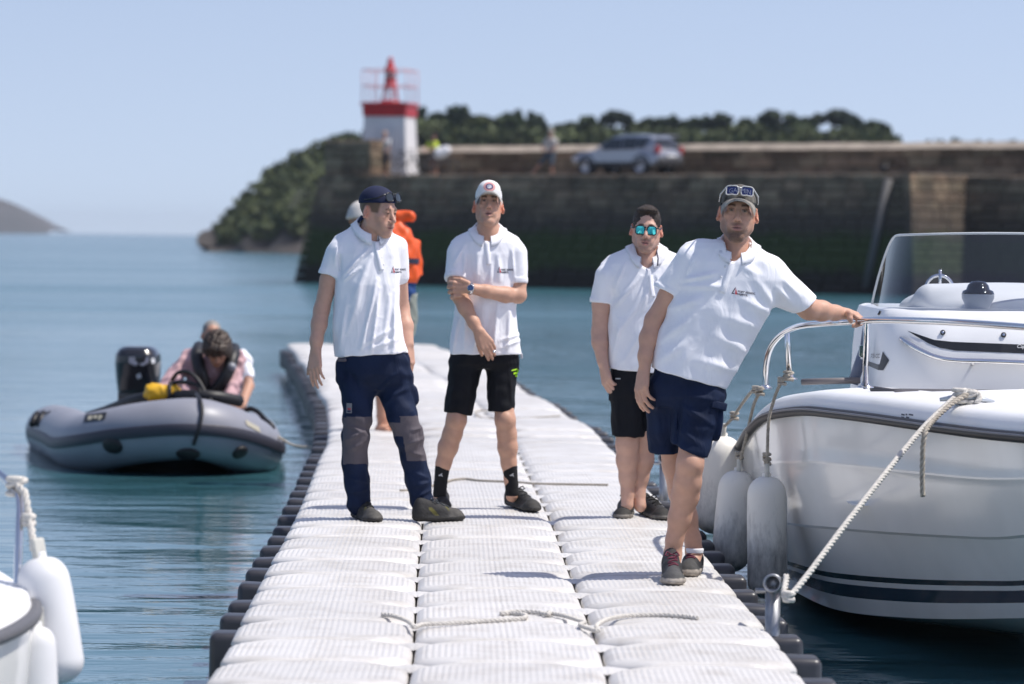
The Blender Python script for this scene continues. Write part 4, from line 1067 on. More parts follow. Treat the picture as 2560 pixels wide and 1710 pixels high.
# ------------------------------------------------------------------ man with crossed arm in the white cap
def man_whitecap():
    D = 21.35; J = lambda x, y, d=0: P(x, y, D + d)
    root = person((-0.13, 21.4, DECK), 'man in white trucker cap and black shorts with one arm folded across his chest')
    skin = (0.58, 0.335, 0.235)
    h = Head(J(1221, 512, .0), yaw=2, pitch=-13, roll=1.5, sc=1.06, sx=.84)
    B = Field(HB)
    nk = J(1220, 590, .03)
    head_field(B, h, nk, .056, jaw=.84, chin=1.06, mouth_open=.6, squint=.8, ears=1.12)
    B.cone(nk, J(1216, 650, .04), .062, .08, .04); B.cone(J(1216, 650, .04), J(1212, 880, .04), .085, .08, .04)
    # viewer's left arm straight down across the belly
    sL, eL, wL = J(1140, 640, .0), J(1149, 740, -.10), J(1196, 827, -.17)
    B.cone(J(1190, 650, .04), J(1152, 650, .0), .05, .036, .03)
    B.chain([(J(1152, 650, .0), .036), (J(1144, 680, -.03), .042), (J(1141, 704, -.06), .047), (eL, .042), (J(1163, 768, -.12), .041), (J(1184, 806, -.155), .032), (wL, .029)], .02)
    hand(B, J(1199, 832, -.175), J(1232, 885, -.19) - J(1199, 832, -.175), Vector((-.2, .95, .1)), -1, curls=((25, 30, 20), (30, 30, 20), (34, 30, 20), (40, 30, 20)), sc=1.02, thumb=(.8, .35, .35), tcurl=20)
    # viewer's right arm folded, gripping the other one
    sR, eR, wR = J(1300, 640, .02), J(1296, 738, -.02), J(1182, 722, -.17)
    B.cone(J(1245, 650, .04), J(1282, 650, .02), .05, .036, .03)
    B.chain([(J(1282, 650, .02), .036), (J(1289, 680, .0), .042), (J(1294, 706, .0), .047), (eR, .043), (J(1262, 737, -.07), .044), (J(1215, 728, -.14), .035), (wR, .030)], .02)
    B.cone(J(1172, 721, -.175), J(1150, 723, -.165), .028, .026, .012, flat=(Vector((0, 1, 0)), .6))
    for i, (y0, y1, x1) in enumerate(((708, 706, 1126), (716, 717, 1122), (726, 730, 1124), (736, 743, 1130))):
        a, b, c = J(1150, y0 + 3, -.165), J((1150 + x1) / 2 - 3, (y0 + y1) / 2, -.165), J(x1, y1, -.130)
        B.chain([(a, .0135), (b, .0115), (c, .0105), (J(x1 - 1, y1 + 2, -.095), .0095)], .005)
    B.chain([(J(1170, 708, -.17), .016), (J(1152, 700, -.165), .013), (J(1136, 698, -.145), .011)], .006)
    B.chain([(J(1160, 900, .02), .07), (J(1146, 1000, .0), .056), (J(1141, 1050, -.02), .0550), (J(1131, 1085, .0), .0530), (J(1120, 1118, .01), .0545), (J(1109, 1158, .02), .042), (J(1101, 1205, .03), .032), (J(1098, 1245, .03), .034)], .02)
    B.chain([(J(1255, 900, .02), .07), (J(1258, 1000, .0), .054), (J(1263, 1050, -.02), .0555), (J(1267, 1085, .0), .0530), (J(1269, 1118, .01), .0540), (J(1272, 1158, .02), .042), (J(1276, 1200, .03), .033), (J(1280, 1240, .03), .034)], .02)
    for x in (1141, 1263): B.ell(J(x, 1050, -.065), (.030, .018, .034), None, .02)
    def paint(Vv):
        c = skin_cols(Vv, skin); head_paint(Vv, h, skin, c, beard=.15, brow_c=(.018, .011, .008), hairline=(-.01, (.03, .018, .012)), beard_c=(.10, .055, .035), lip=(.36, .16, .14), ear_glow=.55)
        return c
    field_obj(B, 'body', M_skin, root, paint)
    T = Field(HC)
    rows = [(566, 1190, 1248, .05, .03), (578, 1170, 1268, .065, .03), (592, 1142, 1292, .085, .03), (605, 1128, 1304, .10, .025), (634, 1124, 1306, .115, .02), (690, 1136, 1298, .120, .01), (740, 1138, 1292, .122, 0), (772, 1137, 1289, .124, 0), (820, 1131, 1294, .127, 0), (860, 1126, 1302, .130, 0), (900, 1121, 1308, .134, 0)]
    T.stack(torso_rows(D, rows, .02), .02, 2.3)
    cu = J(1140, 700, -.045); T.cutcone(J(1148, 634, .01), cu, .068, .0640, None, (cu, (-.10, -.45, -.9)), .014)
    T.cutcone(J(1141, 688, -.038), J(1140, 703, -.05), .0675, .0680, (J(1141, 688, -.038), (.10, .45, .9)), (J(1140, 702, -.047), (-.10, -.45, -.9)), .004)
    cu = J(1291, 708, .0); T.cutcone(J(1288, 634, .015), cu, .068, .0610, None, (cu, (.05, -.12, -1)), .014)
    T.cutcone(J(1291, 696, .0), J(1291, 711, .0), .0650, .0655, (J(1291, 696, 0), (-.05, .12, 1)), (J(1291, 710, 0), (.05, -.12, -1)), .004)
    a, b = P(1124, 884, D), P(1306, 887, D); T.plane(a, (-(a.z - b.z), 0, -(b.x - a.x)))
    T.cone(J(1220, 585, -.03), J(1218, 601, -.10), .045, .008, .006, 1); T.cone(J(1221, 545, .02), J(1220, 595, .01), .062, .058, .006, 1)
    lines = [(1218, 604, 1221, 660, .013, .005), (1135, 660, 1160, 615, .012, .008), (1160, 690, 1162, 630, .010, .010), (1285, 690, 1280, 625, .010, .009), (1190, 700, 1196, 640, .018, .008), (1250, 700, 1245, 640, .016, .008), (1225, 705, 1230, 660, .014, .007),
             (1160, 870, 1165, 780, .016, .008), (1215, 830, 1230, 750, .02, -.008), (1235, 860, 1245, 760, .014, .010), (1270, 880, 1275, 780, .016, .009), (1250, 870, 1300, 850, .010, .006), (1250, 850, 1300, 835, .010, .006), (1185, 870, 1190, 850, .015, .006), (1130, 880, 1145, 800, .014, .008)]
    T.disp(fold_lines(D, lines, D + .04)); T.disp(fold_noise(21, .0028, .10, (1, 1, .5)))
    shirt = field_obj(T, 'polo_shirt', M_polo, root); bv = bvh_of(shirt)
    collar(shirt, neck_ring(J(1219, 570, .02), .070, .070, .050, 15, roll=1), drops(25, .044, .058), bv)
    placket(bv, (1218, 602), (1222, 662), D, shirt); buttons(bv, [(1219, 628), (1221, 650)], D, shirt)
    polo_logo(bv, 1243, 681, D, shirt, scale=.46, ux=.75)
    lb = MB(); lb.rbox(J(1304, 890, -.02), (.006, .012, .014), .003); lb.build('side_label', mat('grey_tab', (.5, .5, .53), .8), shirt)
    s = Field(HC)
    s.stack(torso_rows(D, [(865, 1130, 1298, .112, 0), (890, 1127, 1296, .115, 0), (908, 1126, 1297, .112, 0), (920, 1132, 1290, .08, 0)], .02), .02, 2.4)
    hl = J(1145, 1034, .0); s.cutcone(J(1164, 915, .02), hl, .092, .0790, None, (hl, (-.10, .0, -1)), .02)
    hr = J(1253, 1029, .0); s.cutcone(J(1254, 915, .02), hr, .090, .0715, None, (hr, (-.02, .0, -1)), .02)
    lines = [(1140, 940, 1125, 1020, .012, .006), (1180, 940, 1170, 1030, .012, .005), (1240, 940, 1235, 1020, .012, .006), (1275, 930, 1280, 1010, .012, .006), (1165, 925, 1190, 960, .012, .005), (1208, 905, 1208, 925, .008, -.008)]
    s.disp(fold_lines(D, lines, D + .02)); s.disp(fold_noise(23, .0026, .08))
    sh = field_obj(s, 'shorts', M_black, root); bs = bvh_of(sh)
    project_print('lime_emblem', flat_poly([[(0, 0), (.022, .006), (.030, .022), (.024, .030), (.018, .016), (0, .012)], [(-.012, .020), (.018, .026), (.020, .034), (-.010, .027)], [(.010, -.012), (.020, -.014), (.022, .002), (.012, .002)]]), bs, P(1284, 936, D), Vector((1, 0, 0)), Vector((0, 0, 1)), (0, 1, 0), mat('lime_print', (.42, .75, .02), .6), sh, sub=1)
    for (x0, x1, xa, ya) in ((1107, 1101, 1099, 1236), (1274, 1279, 1280, 1232)):
        k = Field(.0045); k.cutcone(J(x0, 1163, .02), J(x1, 1210, .03), .0430, .0360, (J(x0, 1163, .02), (0, 0, 1)), None, .01); k.cone(J(x1, 1210, .03), J(xa, ya, .03), .0360, .0380, .01); sk = field_obj(k, 'sock', M_sock_black, root)
        bk = bvh_of(sk); project_print('sock_emblem', flat_poly([[(0, 0), (.012, .006), (.026, .014), (.022, .006), (.028, -.010), (.018, -.002), (.008, -.004)]]), bk, P(x1 - 6, 1188, D), Vector((1, 0, 0)), Vector((0, 0, 1)), (0, 1, 0), mat('grey_print', (.45, .45, .47), .7), sk)
    up = (.020, .019, .020)
    shoe('shoe', G(1099, 1257, DECK + .004), G(1108, 1274, DECK + .004), root, .100, .090, upper=up, toe_c=(.035, .034, .033), sole_c=(.03, .03, .03), lace_c=(.03, .03, .03))
    shoe('shoe', G(1266, 1262, DECK + .004), G(1345, 1281, DECK + .004), root, .104, .095, upper=up, toe_c=(.045, .043, .041), sole_c=(.04, .038, .037), lace_c=(.06, .06, .06))
    # wrist watch and ring
    w = J(1176, 722, -.175); ax = (wR - J(1215, 728, -.14)).normalized()
    Rw = ax.to_track_quat('Z', 'Y').to_matrix()
    mb = MB(); mb.lathe([(.0325, -.008), (.0345, -.006), (.0345, .006), (.0325, .008)], w, 20, Rw); wt = mb.build('wrist_watch', M_steel, root)
    face = Vector((0.05, -1, .15)).normalized(); Rf = face.to_track_quat('Z', 'Y').to_matrix()
    mb = MB(); mb.lathe([(.0195, -.004), (.0195, .006), (.0165, .008)], w + face * .032, 20, Rf); mb.build('watch_case', M_steel, wt)
    mb = MB(); mb.lathe([(.0165, .0), (.0, .0005)], w + face * .0385, 20, Rf); mb.build('watch_dial', mat('blue_dial', (.02, .06, .17), .25, coat=.6), wt)
    mb = MB(); mb.rbox(J(1236, 879, -.215), (.008, .005, .006), .002, R=Ry(rad(30))); mb.build('finger_ring', M_steel, root)
    # cap: white front, navy mesh back, round emblem
    M_wc = mat('white_cap_foam', (.80, .79, .78), .85, bump=.1, bscale=300)
    M_nb = mat('navy_mesh', (.008, .010, .028), .85, bump=.3, bscale=400)
    c = Field(.0042); cap_crown(c, h, .030, .0, (.0845, .102, .082), .044, peak=1); c.plane(h(0, .004, 0), h.R @ Vector((0, 1, 0))); cp = field_obj(c, 'cap', M_wc, root); bc = bvh_of(cp)
    c = Field(.0042); c.ell(h(0, .016, .040), (.0855 * h.s * h.sx, .103 * h.s, .080 * h.s), h.R); c.plane(h(0, 0, .020), h.R @ Vector((0, 0, -1))); c.plane(h(0, .0035, 0), h.R @ Vector((0, -1, 0))); field_obj(c, 'cap_back', M_nb, cp)
    cap_brim(h, cp, mat('beige_brim', (.50, .47, .43), .85), .070, .036, .042, -.074, .086, drop_out=.004, thick=.007)
    dr = h.R @ Vector((0, 1, 0)); ax = h.R @ Vector((1, 0, 0)); ay = h.R @ Vector((0, .0, 1)); o = h(0, -.09, .0765)
    def disc(r, n=28, r0=0):
        if not r0: return [[(r * math.cos(2 * math.pi * k / n), r * .86 * math.sin(2 * math.pi * k / n)) for k in range(n)]]
        out = []
        for k in range(n):
            a, b = 2 * math.pi * k / n, 2 * math.pi * (k + 1) / n
            out.append([(r0 * math.cos(a), r0 * .86 * math.sin(a)), (r * math.cos(a), r * .86 * math.sin(a)), (r * math.cos(b), r * .86 * math.sin(b)), (r0 * math.cos(b), r0 * .86 * math.sin(b))])
        return out
    project_print('cap_emblem', flat_poly(disc(.033, r0=.021)), bc, o, ax, ay, dr, mat('pink_print', (.72, .36, .34), .8), cp, lift=.003)
    project_print('cap_emblem', flat_poly(disc(.021, r0=.0145)), bc, o, ax, ay, dr, mat('indigo_print', (.045, .028, .12), .8), cp, lift=.003)
    project_print('cap_emblem', flat_poly(disc(.0145, r0=.001)), bc, o, ax, ay, dr, mat('pale_grey_print', (.36, .38, .46), .8), cp, lift=.003)
    project_print('cap_emblem', flat_poly([[(-.011, -.010), (.004, -.010), (.008, .011)], [(.005, -.009), (.011, -.006), (.009, .006)]]), bc, o, ax, ay, dr, mat('white_print', (.7, .7, .72), .8), cp, lift=.004)
man_whitecap()
# ------------------------------------------------------------------ man with mirrored glasses
def man_mirror():
    D = 20.70; J = lambda x, y, d=0: P(x, y, D + d)
    root = person((0.72, 20.7, DECK), 'smiling man in turquoise mirrored sunglasses and black shorts behind the leaning man')
    skin = (0.62, 0.375, 0.285)
    h = Head(J(1616, 572, .0), yaw=-3, pitch=2, roll=3, sc=1.04, sx=.89)
    B = Field(HB)
    nk = J(1616, 660, .03)
    head_field(B, h, nk, .055, jaw=.94, chin=1.0, smile=1.0, ears=1.0, mouth_open=.25)
    B.cone(nk, J(1616, 720, .04), .064, .085, .04); B.cone(J(1616, 720, .04), J(1610, 920, .04), .085, .085, .04)
    sL, eL, wL = J(1508, 700, .03), J(1500, 830, .04), J(1507, 905, -.01)
    B.cone(J(1570, 710, .04), J(1524, 712, .03), .05, .036, .03)
    B.chain([(J(1524, 712, .03), .036), (J(1510, 738, .035), .043), (J(1504, 762, .04), .050), (eL, .044), (J(1500, 855, .02), .043), (wL, .031)], .02)
    hand(B, J(1510, 915, -.015), J(1523, 975, -.05) - J(1510, 915, -.015), Vector((.85, .5, 0)), -1, curls=(30, 36, 40, 44), sc=1.05, thumb=(.85, .45, .2), tcurl=14)
    sR = J(1718, 700, .06); B.chain([(sR, .056), (J(1725, 830, .10), .044), (J(1722, 905, .06), .031)], .02)
    B.chain([(J(1570, 950, .02), .07), (J(1570, 1080, .0), .0640), (J(1568, 1110, .0), .0600), (J(1568, 1150, .02), .0580), (J(1569, 1195, .03), .045), (J(1569, 1232, .03), .034), (J(1568, 1262, .02), .034)], .02)
    B.chain([(J(1630, 950, .06), .07), (J(1615, 1080, .06), .0600), (J(1612, 1110, .07), .0560), (J(1609, 1150, .08), .0545), (J(1601, 1195, .09), .043), (J(1597, 1235, .08), .033), (J(1600, 1265, .06), .034)], .02)
    def paint(Vv):
        c = skin_cols(Vv, skin); head_paint(Vv, h, skin, c, beard=.42, stash=.55, brow_c=(.03, .018, .012), beard_c=(.10, .058, .042), lip=(.42, .17, .15), ear_glow=.5)
        return c
    field_obj(B, 'body', M_skin, root, paint)
    # short dark hair
    H = Field(.0042)
    H.ell(h(0, .018, .036), (.0815 * h.s * h.sx, .102 * h.s, .0890 * h.s), h.R, .01)
    H.ell(h(.012, -.054, .098), (.048, .036, .016), h.R, .02); H.ell(h(-.028, -.046, .096), (.032, .034, .014), h.R, .02)
    H.ell(h(0, -.118, .004), (.0670, .075, .0860), h.R, .010, 1); H.ell(h(0, -.02, -.125), (.12, .14, .105), h.R, .006, 1)
    H.disp(fold_noise(31, .0022, .016, (1.6, 1.6, .6), 10))
    field_obj(H, 'hair', M_hair, root)
    T = Field(HC)
    rows = [(612, 1580, 1650, .05, .03), (626, 1555, 1675, .065, .03), (640, 1522, 1705, .085, .03), (660, 1500, 1725, .10, .025), (690, 1498, 1730, .115, .02), (740, 1525, 1712, .122, .01), (800, 1522, 1708, .125, 0), (860, 1521, 1706, .127, 0), (935, 1520, 1708, .132, 0)]
    T.stack(torso_rows(D, rows, .02), .02, 2.3)
    cu = J(1504, 756, .03); T.cutcone(J(1520, 692, .02), cu, .070, .0620, None, (cu, (-.10, 0, -1)), .014)
    T.cutcone(J(1504.5, 749, .03), cu, .0645, .0645, (J(1505, 746, .03), (.10, 0, 1)), (J(1504, 757.5, .03), (-.10, 0, -1)), .003)
    T.cone(J(1705, 680, .05), J(1722, 750, .07), .08, .06, .03)
    a, b = P(1522, 921, D), P(1640, 931, D); T.plane(a, (-(a.z - b.z), 0, -(b.x - a.x)))
    T.cone(J(1617, 640, -.04), J(1622, 684, -.105), .050, .010, .006, 1); T.cone(J(1616, 600, .02), J(1616, 655, .01), .062, .060, .006, 1)
    lines = [(1622, 688, 1628, 740, .012, .006), (1536, 720, 1560, 660, .012, .009), (1540, 760, 1600, 690, .014, .009), (1605, 770, 1628, 700, .016, .011), (1545, 830, 1610, 740, .016, .007), (1560, 900, 1620, 800, .018, .008), (1530, 900, 1550, 800, .014, .007), (1590, 915, 1640, 850, .016, .007), (1660, 750, 1640, 690, .014, .009)]
    T.disp(fold_lines(D, lines, D + .04)); T.disp(fold_noise(33, .0028, .10, (1, 1, .6)))
    shirt = field_obj(T, 'polo_shirt', M_polo, root); bv = bvh_of(shirt)
    collar(shirt, neck_ring(J(1617, 620, .02), .073, .072, .056, 24, roll=2), drops(25, .046, .062), bv)
    placket(bv, (1624, 688), (1631, 742), D, shirt)
    mb = MB(); mb.tube([J(1641, 628, -.06), J(1645, 645, -.085), J(1644, 664, -.11)], .004, 5); mb.build('collar_trim', M_navyprint, shirt)
    s = Field(HC)
    s.stack(torso_rows(D, [(905, 1526, 1702, .115, 0), (940, 1525, 1704, .118, 0), (985, 1524, 1706, .12, 0), (1000, 1524, 1706, .10, 0)], .02), .02, 2.4)
    hl = J(1570, 1091, .0); s.cutcone(J(1572, 975, .02), hl, .100, .0880, None, (hl, (-.05, 0, -1)), .02)
    hr = J(1640, 1086, .06); s.cutcone(J(1656, 975, .05), hr, .100, .086, None, (hr, (.05, 0, -1)), .02)
    s.disp(fold_lines(D, [(1540, 990, 1545, 1080, .012, .006), (1580, 980, 1590, 1080, .012, .006), (1610, 990, 1605, 1080, .010, -.008)], D + .02)); s.disp(fold_noise(35, .0026, .08))
    sh = field_obj(s, 'shorts', M_black, root)
    project_print('pocket_mark', flat_poly([[(0, 0), (.026, 0), (.026, .006), (0, .006)]]), bvh_of(sh), P(1538, 947, D), Vector((1, 0, .02)), Vector((0, 0, 1)), (0, 1, 0), mat('grey_mark', (.5, .5, .52), .7), sh, sub=1)
    up = (.020, .019, .019)
    shoe('shoe', G(1570, 1278, DECK + .004), G(1556, 1301, DECK + .004), root, .104, .090, upper=up, toe_c=(.032, .030, .029), sole_c=(.22, .20, .18), lace_c=(.012, .012, .012))
    shoe('shoe', G(1600, 1282, DECK + .004), G(1668, 1303, DECK + .004), root, .104, .090, upper=up, toe_c=(.030, .028, .027), sole_c=(.16, .15, .135), lace_c=(.012, .012, .012))
    M_ml = mat('turquoise_mirror_lens', (.10, .62, .62), .05, metal=1.0); M_mf = mat('black_blue_frame', (.008, .012, .018), .25)
    sunglasses(h, root, M_ml, M_mf, .0335, -.1005, -.004, .0265, .0215, pitch=2, temple_y=.02, temple_z=.012, rnd=3.2, side=.084, wrap=.17)
man_mirror()
# ================================================================== moored white motorboat at the right
M_gel = mat('white_gelcoat', (0.84, 0.83, 0.80), 0.17, spec=0.5, coat=0.25, var=0.10, vscale=2.5)
M_gel2 = mat('white_deck_gelcoat', (0.88, 0.88, 0.88), 0.34, spec=0.4, coat=0.0, var=0.06, vscale=4)
M_strN = mat('navy_boot_stripe', (0.006, 0.009, 0.028), 0.18, coat=0.4)
M_strB = mat('black_boot_stripe', (0.006, 0.006, 0.007), 0.18, coat=0.4)
M_anti = mat('dark_antifouling', (0.012, 0.016, 0.030), 0.6, var=0.5, vscale=6)
M_rub = mat('black_rub_rail', (0.010, 0.010, 0.013), 0.5)
M_greytrim = mat('grey_upholstery', (0.085, 0.08, 0.085), 0.6, bump=0.2, bscale=150)
M_carbon = mat('carbon_film', (0.012, 0.013, 0.015), 0.25, bump=0.3, bscale=260, coat=0.3)
M_rope = mat('beige_rope', (0.50, 0.45, 0.38), 0.9, var=0.45, vscale=60, bump=0.4, bscale=250)
M_ropew = mat('white_rope', (0.70, 0.67, 0.62), 0.9, var=0.3, vscale=60, bump=0.4, bscale=250)
BX = 2.50
def tabf(T):
    T = sorted(T); d = [t[0] for t in T]
    cols = [[t[i] for t in T] for i in range(1, len(T[0]))]
    return lambda y: [float(np.interp(y, d, c)) for c in cols]
# smooth the tables so the shoulder reads as one sweep
def smooth_tab(T, n=60):
    T = sorted(T); pts = spline([(t[0], t[1], t[2] if len(t) > 2 else 0) for t in T], 10)
    return tabf([(p.x, p.y, p.z) for p in pts])
rubT = smooth_tab([(23.2, 1.20, .62), (22, 1.23, .67), (21, 1.25, .78), (20.4, 1.245, .89), (20, 1.235, .955), (19.65, 1.205, 1.02), (19.3, 1.165, 1.06), (18.7, 1.06, 1.105), (18.2, .95, 1.115), (17.7, .835, 1.12), (17.2, .71, 1.12), (16.7, .58, 1.12), (16.2, .46, 1.125), (15.7, .335, 1.135), (15.2, .20, 1.145), (14.9, .10, 1.15), (14.78, .012, 1.152)])
chiT = smooth_tab([(23.2, 1.04, .07), (21, 1.05, .09), (20, 1.0, .10), (19, .86, .105), (18, .60, .17), (17, .34, .27), (16.3, .17, .36), (15.7, .07, .52), (15.2, .03, .80), (14.9, .012, 1.02), (14.78, .006, 1.12)])
keeT = tabf([(23.2, -.40), (20.5, -.34), (19.5, -.12), (18.9, .0), (18.0, .09), (17.0, .17), (16.5, .23), (16.0, .34), (15.5, .58), (15.1, .90), (14.9, 1.0), (14.78, 1.10)])
boat = empty('motorboat', (BX, 18.5, 0), 'white motorboat with tinted windscreen and steel bow rail moored beside the dock', 'boat')
ys_b = list(np.concatenate([np.linspace(23.2, 20.2, 7), np.linspace(20.0, 17.6, 22), np.linspace(17.5, 14.78, 22)]))
ts = [0, .08, .145, .17, .197, .26, .34, .418, .432, .52, .62, .70, .742, .752, .762, .85, .93, 1.0]
def flare(t):
    return float(np.interp(t, [0, .418, .432, .75, 1.0], [0, .60, .665, .90, 1.0])) + .010 * math.exp(-((t - .752) / .006) ** 2)
def sect(y, t):
    b, z = rubT(y); c, cz = chiT(y); cz = min(cz, z - .02); return (c + (b - c) * flare(t), cz + (z - cz) * t)
hull = MB()
for s in (-1, 1):
    for (t0, t1) in ((0, 7), (8, 17)):             # lower panel up to the knuckle, upper panel above it
        idx = list(range(t0, t1 + 1)); rows = [[(BX + s * sect(y, ts[i])[0], y, sect(y, ts[i])[1]) for y in ys_b] for i in idx]
        k0 = len(hull.m); hull.grid(rows, 0, True, flip=(s > 0)); m_ = len(ys_b) - 1
        for j in range(len(idx) - 1):
            tm = (ts[idx[j]] + ts[idx[j] + 1]) / 2; mi = 1 if .08 < tm < .145 else 2 if .17 < tm < .197 else 0
            for q in range(k0 + j * m_, k0 + (j + 1) * m_): hull.m[q] = mi
    r7 = [(BX + s * sect(y, ts[7])[0], y, sect(y, ts[7])[1]) for y in ys_b]; r8 = [(BX + s * sect(y, ts[8])[0], y, sect(y, ts[8])[1]) for y in ys_b]
    hull.grid([r7, r8], 0, False, flip=(s > 0))
    bot = []
    for k in range(5):
        w = k / 4; bot.append([(BX + s * chiT(y)[0] * w, y, keeT(y)[0] + (min(chiT(y)[1], rubT(y)[1] - .02) - keeT(y)[0]) * w) for y in ys_b])
    hull.grid(bot, 0, True, flip=(s > 0))
hull.grid([[(BX - sect(23.2, t)[0], 23.2, sect(23.2, t)[1]) for t in ts], [(BX + sect(23.2, t)[0], 23.2, sect(23.2, t)[1]) for t in ts]], 0, False)
ho = hull.build('hull', [M_gel, M_strN, M_strB], boat)
prof = [(0, .02), (.004, .045), (.022, .078), (.045, .092), (.060, .098), (.14, .110), (.24, .118), (.33, .122), (.352, .118), (.358, .09), (.362, -.25)]
dk = MB()
for s in (-1, 1):
    rows = []
    for (ins, dz) in prof:
        rows.append([(BX + s * max(0.004, rubT(y)[0] - ins) if True else 0, y, rubT(y)[1] + dz) for y in ys_b])
    for i in range(len(prof) - 1): dk.grid([rows[i], rows[i + 1]], 0, True, flip=(s > 0))
fy = [y for y in ys_b if y < 17.95]
dk.grid([[(BX - max(.004, rubT(y)[0] - .345), y, rubT(y)[1] + .119) for y in fy], [(BX, y, rubT(y)[1] + .140) for y in fy], [(BX + max(.004, rubT(y)[0] - .345), y, rubT(y)[1] + .119) for y in fy]], 0, True)
dk.grid([[(BX - .9, 17.95, .7), (BX + .9, 17.95, .7)], [(BX - .9, 23, .65), (BX + .9, 23, .65)]], 0, False)
dk.build('deck', M_gel2, boat, 40, fix=True)
rr = MB()
for s in (-1, 1): rr.tube([(BX + s * (rubT(y)[0] + .010), y, rubT(y)[1] + .002) for y in ys_b], .024, 8)
rro = rr.build('rub_rail', M_rub, boat)
ri = MB()
for s in (-1, 1): ri.tube([(BX + s * (rubT(y)[0] + .030), y, rubT(y)[1] + .010) for y in ys_b], .006, 6)
ri.build('rub_rail_insert', mat('grey_insert', (.14, .14, .16), .35, metal=.3), rro)
# bow cushion line and gunwale bolster
cu = MB(); cu.rbox(P(2450, 988, 18.1), (.42, .16, .022), .018); cu.build('bow_cushion', M_greytrim, boat)
cu = MB(); cu.tube([P(2005, 955, 19.4), P(2060, 953, 19.35), P(2150, 951, 19.3)], .016, 8); cu.build('bolster', mat('brown_grey_vinyl', (.17, .15, .15), .5), boat)
cu = MB(); cu.tube([P(2180, 972, 18.2), P(2240, 980, 18.05), P(2300, 986, 17.95)], .014, 8); cu.build('cushion_edge', M_greytrim, boat)
# console
CZ = 19.0
def con_plan(hw, front, back, r, n=7):
    pts = [(BX - hw, back)]
    for k in range(n + 1):
        a = math.pi / 2 * k / n; pts.append((BX - hw + r * (1 - math.cos(a)), front + r * (1 - math.sin(a))))
    for k in range(9): pts.append((BX - (hw - r) + 2 * (hw - r) * (k + .5) / 9, front - .03 * math.sin(math.pi * (k + .5) / 9)))
    for k in range(n + 1):
        a = math.pi / 2 * (1 - k / n); pts.append((BX + hw - r * (1 - math.cos(a)), front + r * (1 - math.sin(a))))
    pts.append((BX + hw, back)); return pts
con = MB()
lev = [(.66, .690, 18.95, .30), (1.20, .680, 18.90, .32), (1.38, .672, 18.92, .34), (1.50, .660, 18.97, .36), (1.565, .652, 19.02, .37), (1.595, .640, 19.05, .37), (1.605, .61, 19.09, .36)]
rows = [[(x, y, z) for x, y in con_plan(hw, fr, 20.6, r)] for z, hw, fr, r in lev]
con.grid(rows, 0, True)
con.add([*[(x, y, 1.605) for x, y in con_plan(.61, 19.09, 20.6, .36)]], [tuple(range(len(rows[0])))[::-1]])
cono = con.build('console', M_gel2, boat, 40, fix=True)
bvc = bvh_of(cono)
# dash bulge under the screen, compass
d = Field(.012); d.ell((BX, 19.66, 1.60), (.52, .38, .13), None, .03); d.cone((BX - .38, 19.5, 1.645), (BX + .38, 19.5, 1.645), .080, .080, .05)
field_obj(d, 'dash', M_gel2, cono)
cb = P(2445, 735, 19.25)
mb = MB(); mb.lathe([(.02, -.11), (.055, -.075), (.082, -.02), (.082, 0)], cb, 18); mb.build('compass_bowl', M_gel2, cono)
mb = MB(); mb.lathe([(.083, 0), (.076, .016), (.06, .022), (.052, .045), (.034, .062), (0, .066)], cb, 18); mb.build('compass', mat('dark_compass', (.012, .014, .018), .15, coat=.6), cono)
mb = MB(); c0 = P(2350, 722, 20.0); mb.tube([c0 + Vector((.070 * math.cos(a), .03, .070 * math.sin(a))) for a in np.linspace(0, 2 * math.pi, 28)[:-1]], .009, 6, closed=True); mb.tube([c0, c0 + Vector((0, 0, .1))], .008, 6); mb.build('steering_wheel', M_steel, cono)
# wraparound tinted screen
def glass_mat(name, tint, fres=0.06):
    m = bpy.data.materials.new(name); m.use_nodes = True; n = m.node_tree.nodes; l = m.node_tree.links; n.clear()
    o = n.new('ShaderNodeOutputMaterial'); t = n.new('ShaderNodeBsdfTransparent'); t.inputs[0].default_value = (*tint, 1)
    g = n.new('ShaderNodeBsdfGlossy'); g.inputs['Roughness'].default_value = .02; mx = n.new('ShaderNodeMixShader'); lw = n.new('ShaderNodeLayerWeight'); lw.inputs[0].default_value = .30
    mr = n.new('ShaderNodeMapRange'); mr.inputs[3].default_value = fres; mr.inputs[4].default_value = .75; l.new(lw.outputs['Fresnel'], mr.inputs[0])
    l.new(mr.outputs[0], mx.inputs[0]); l.new(t.outputs[0], mx.inputs[1]); l.new(g.outputs[0], mx.inputs[2]); l.new(mx.outputs[0], o.inputs[0]); return m
M_screen = glass_mat('tinted_screen', (.76, .80, .85), .06)
base = spline([(BX - .60, 20.35, 1.575), (BX - .625, 19.75, 1.575), (BX - .61, 19.38, 1.57), (BX - .50, 19.12, 1.575), (BX - .25, 19.04, 1.58), (BX, 19.02, 1.58), (BX + .25, 19.04, 1.58), (BX + .50, 19.12, 1.575), (BX + .61, 19.38, 1.57), (BX + .625, 19.75, 1.575), (BX + .60, 20.35, 1.575)], 6)
top = []
for p in base:
    f = 1.0 if p.y < 19.35 else max(0.0, 1 - ((p.y - 19.35) / 1.0) ** 2.4)
    top.append(Vector((BX + (p.x - BX) * (1 - .15 * f), p.y + .26 * min(1, max(0, (20.3 - p.y) / .8)), 1.575 + .395 * f ** .8 + .014 * (1 - ((p.x - BX) / .62) ** 2))))
ws = MB(); ws.grid([[b + (t - b) * k / 6 + Vector((0, 0, 0)) for b, t in zip(base, top)] for k in range(7)], 0, True); wso = ws.build('windscreen', M_screen, boat)
ed = MB(); ed.tube(top, .006, 6); ed.build('screen_edge', mat('screen_edge', (.55, .58, .60), .3), wso)
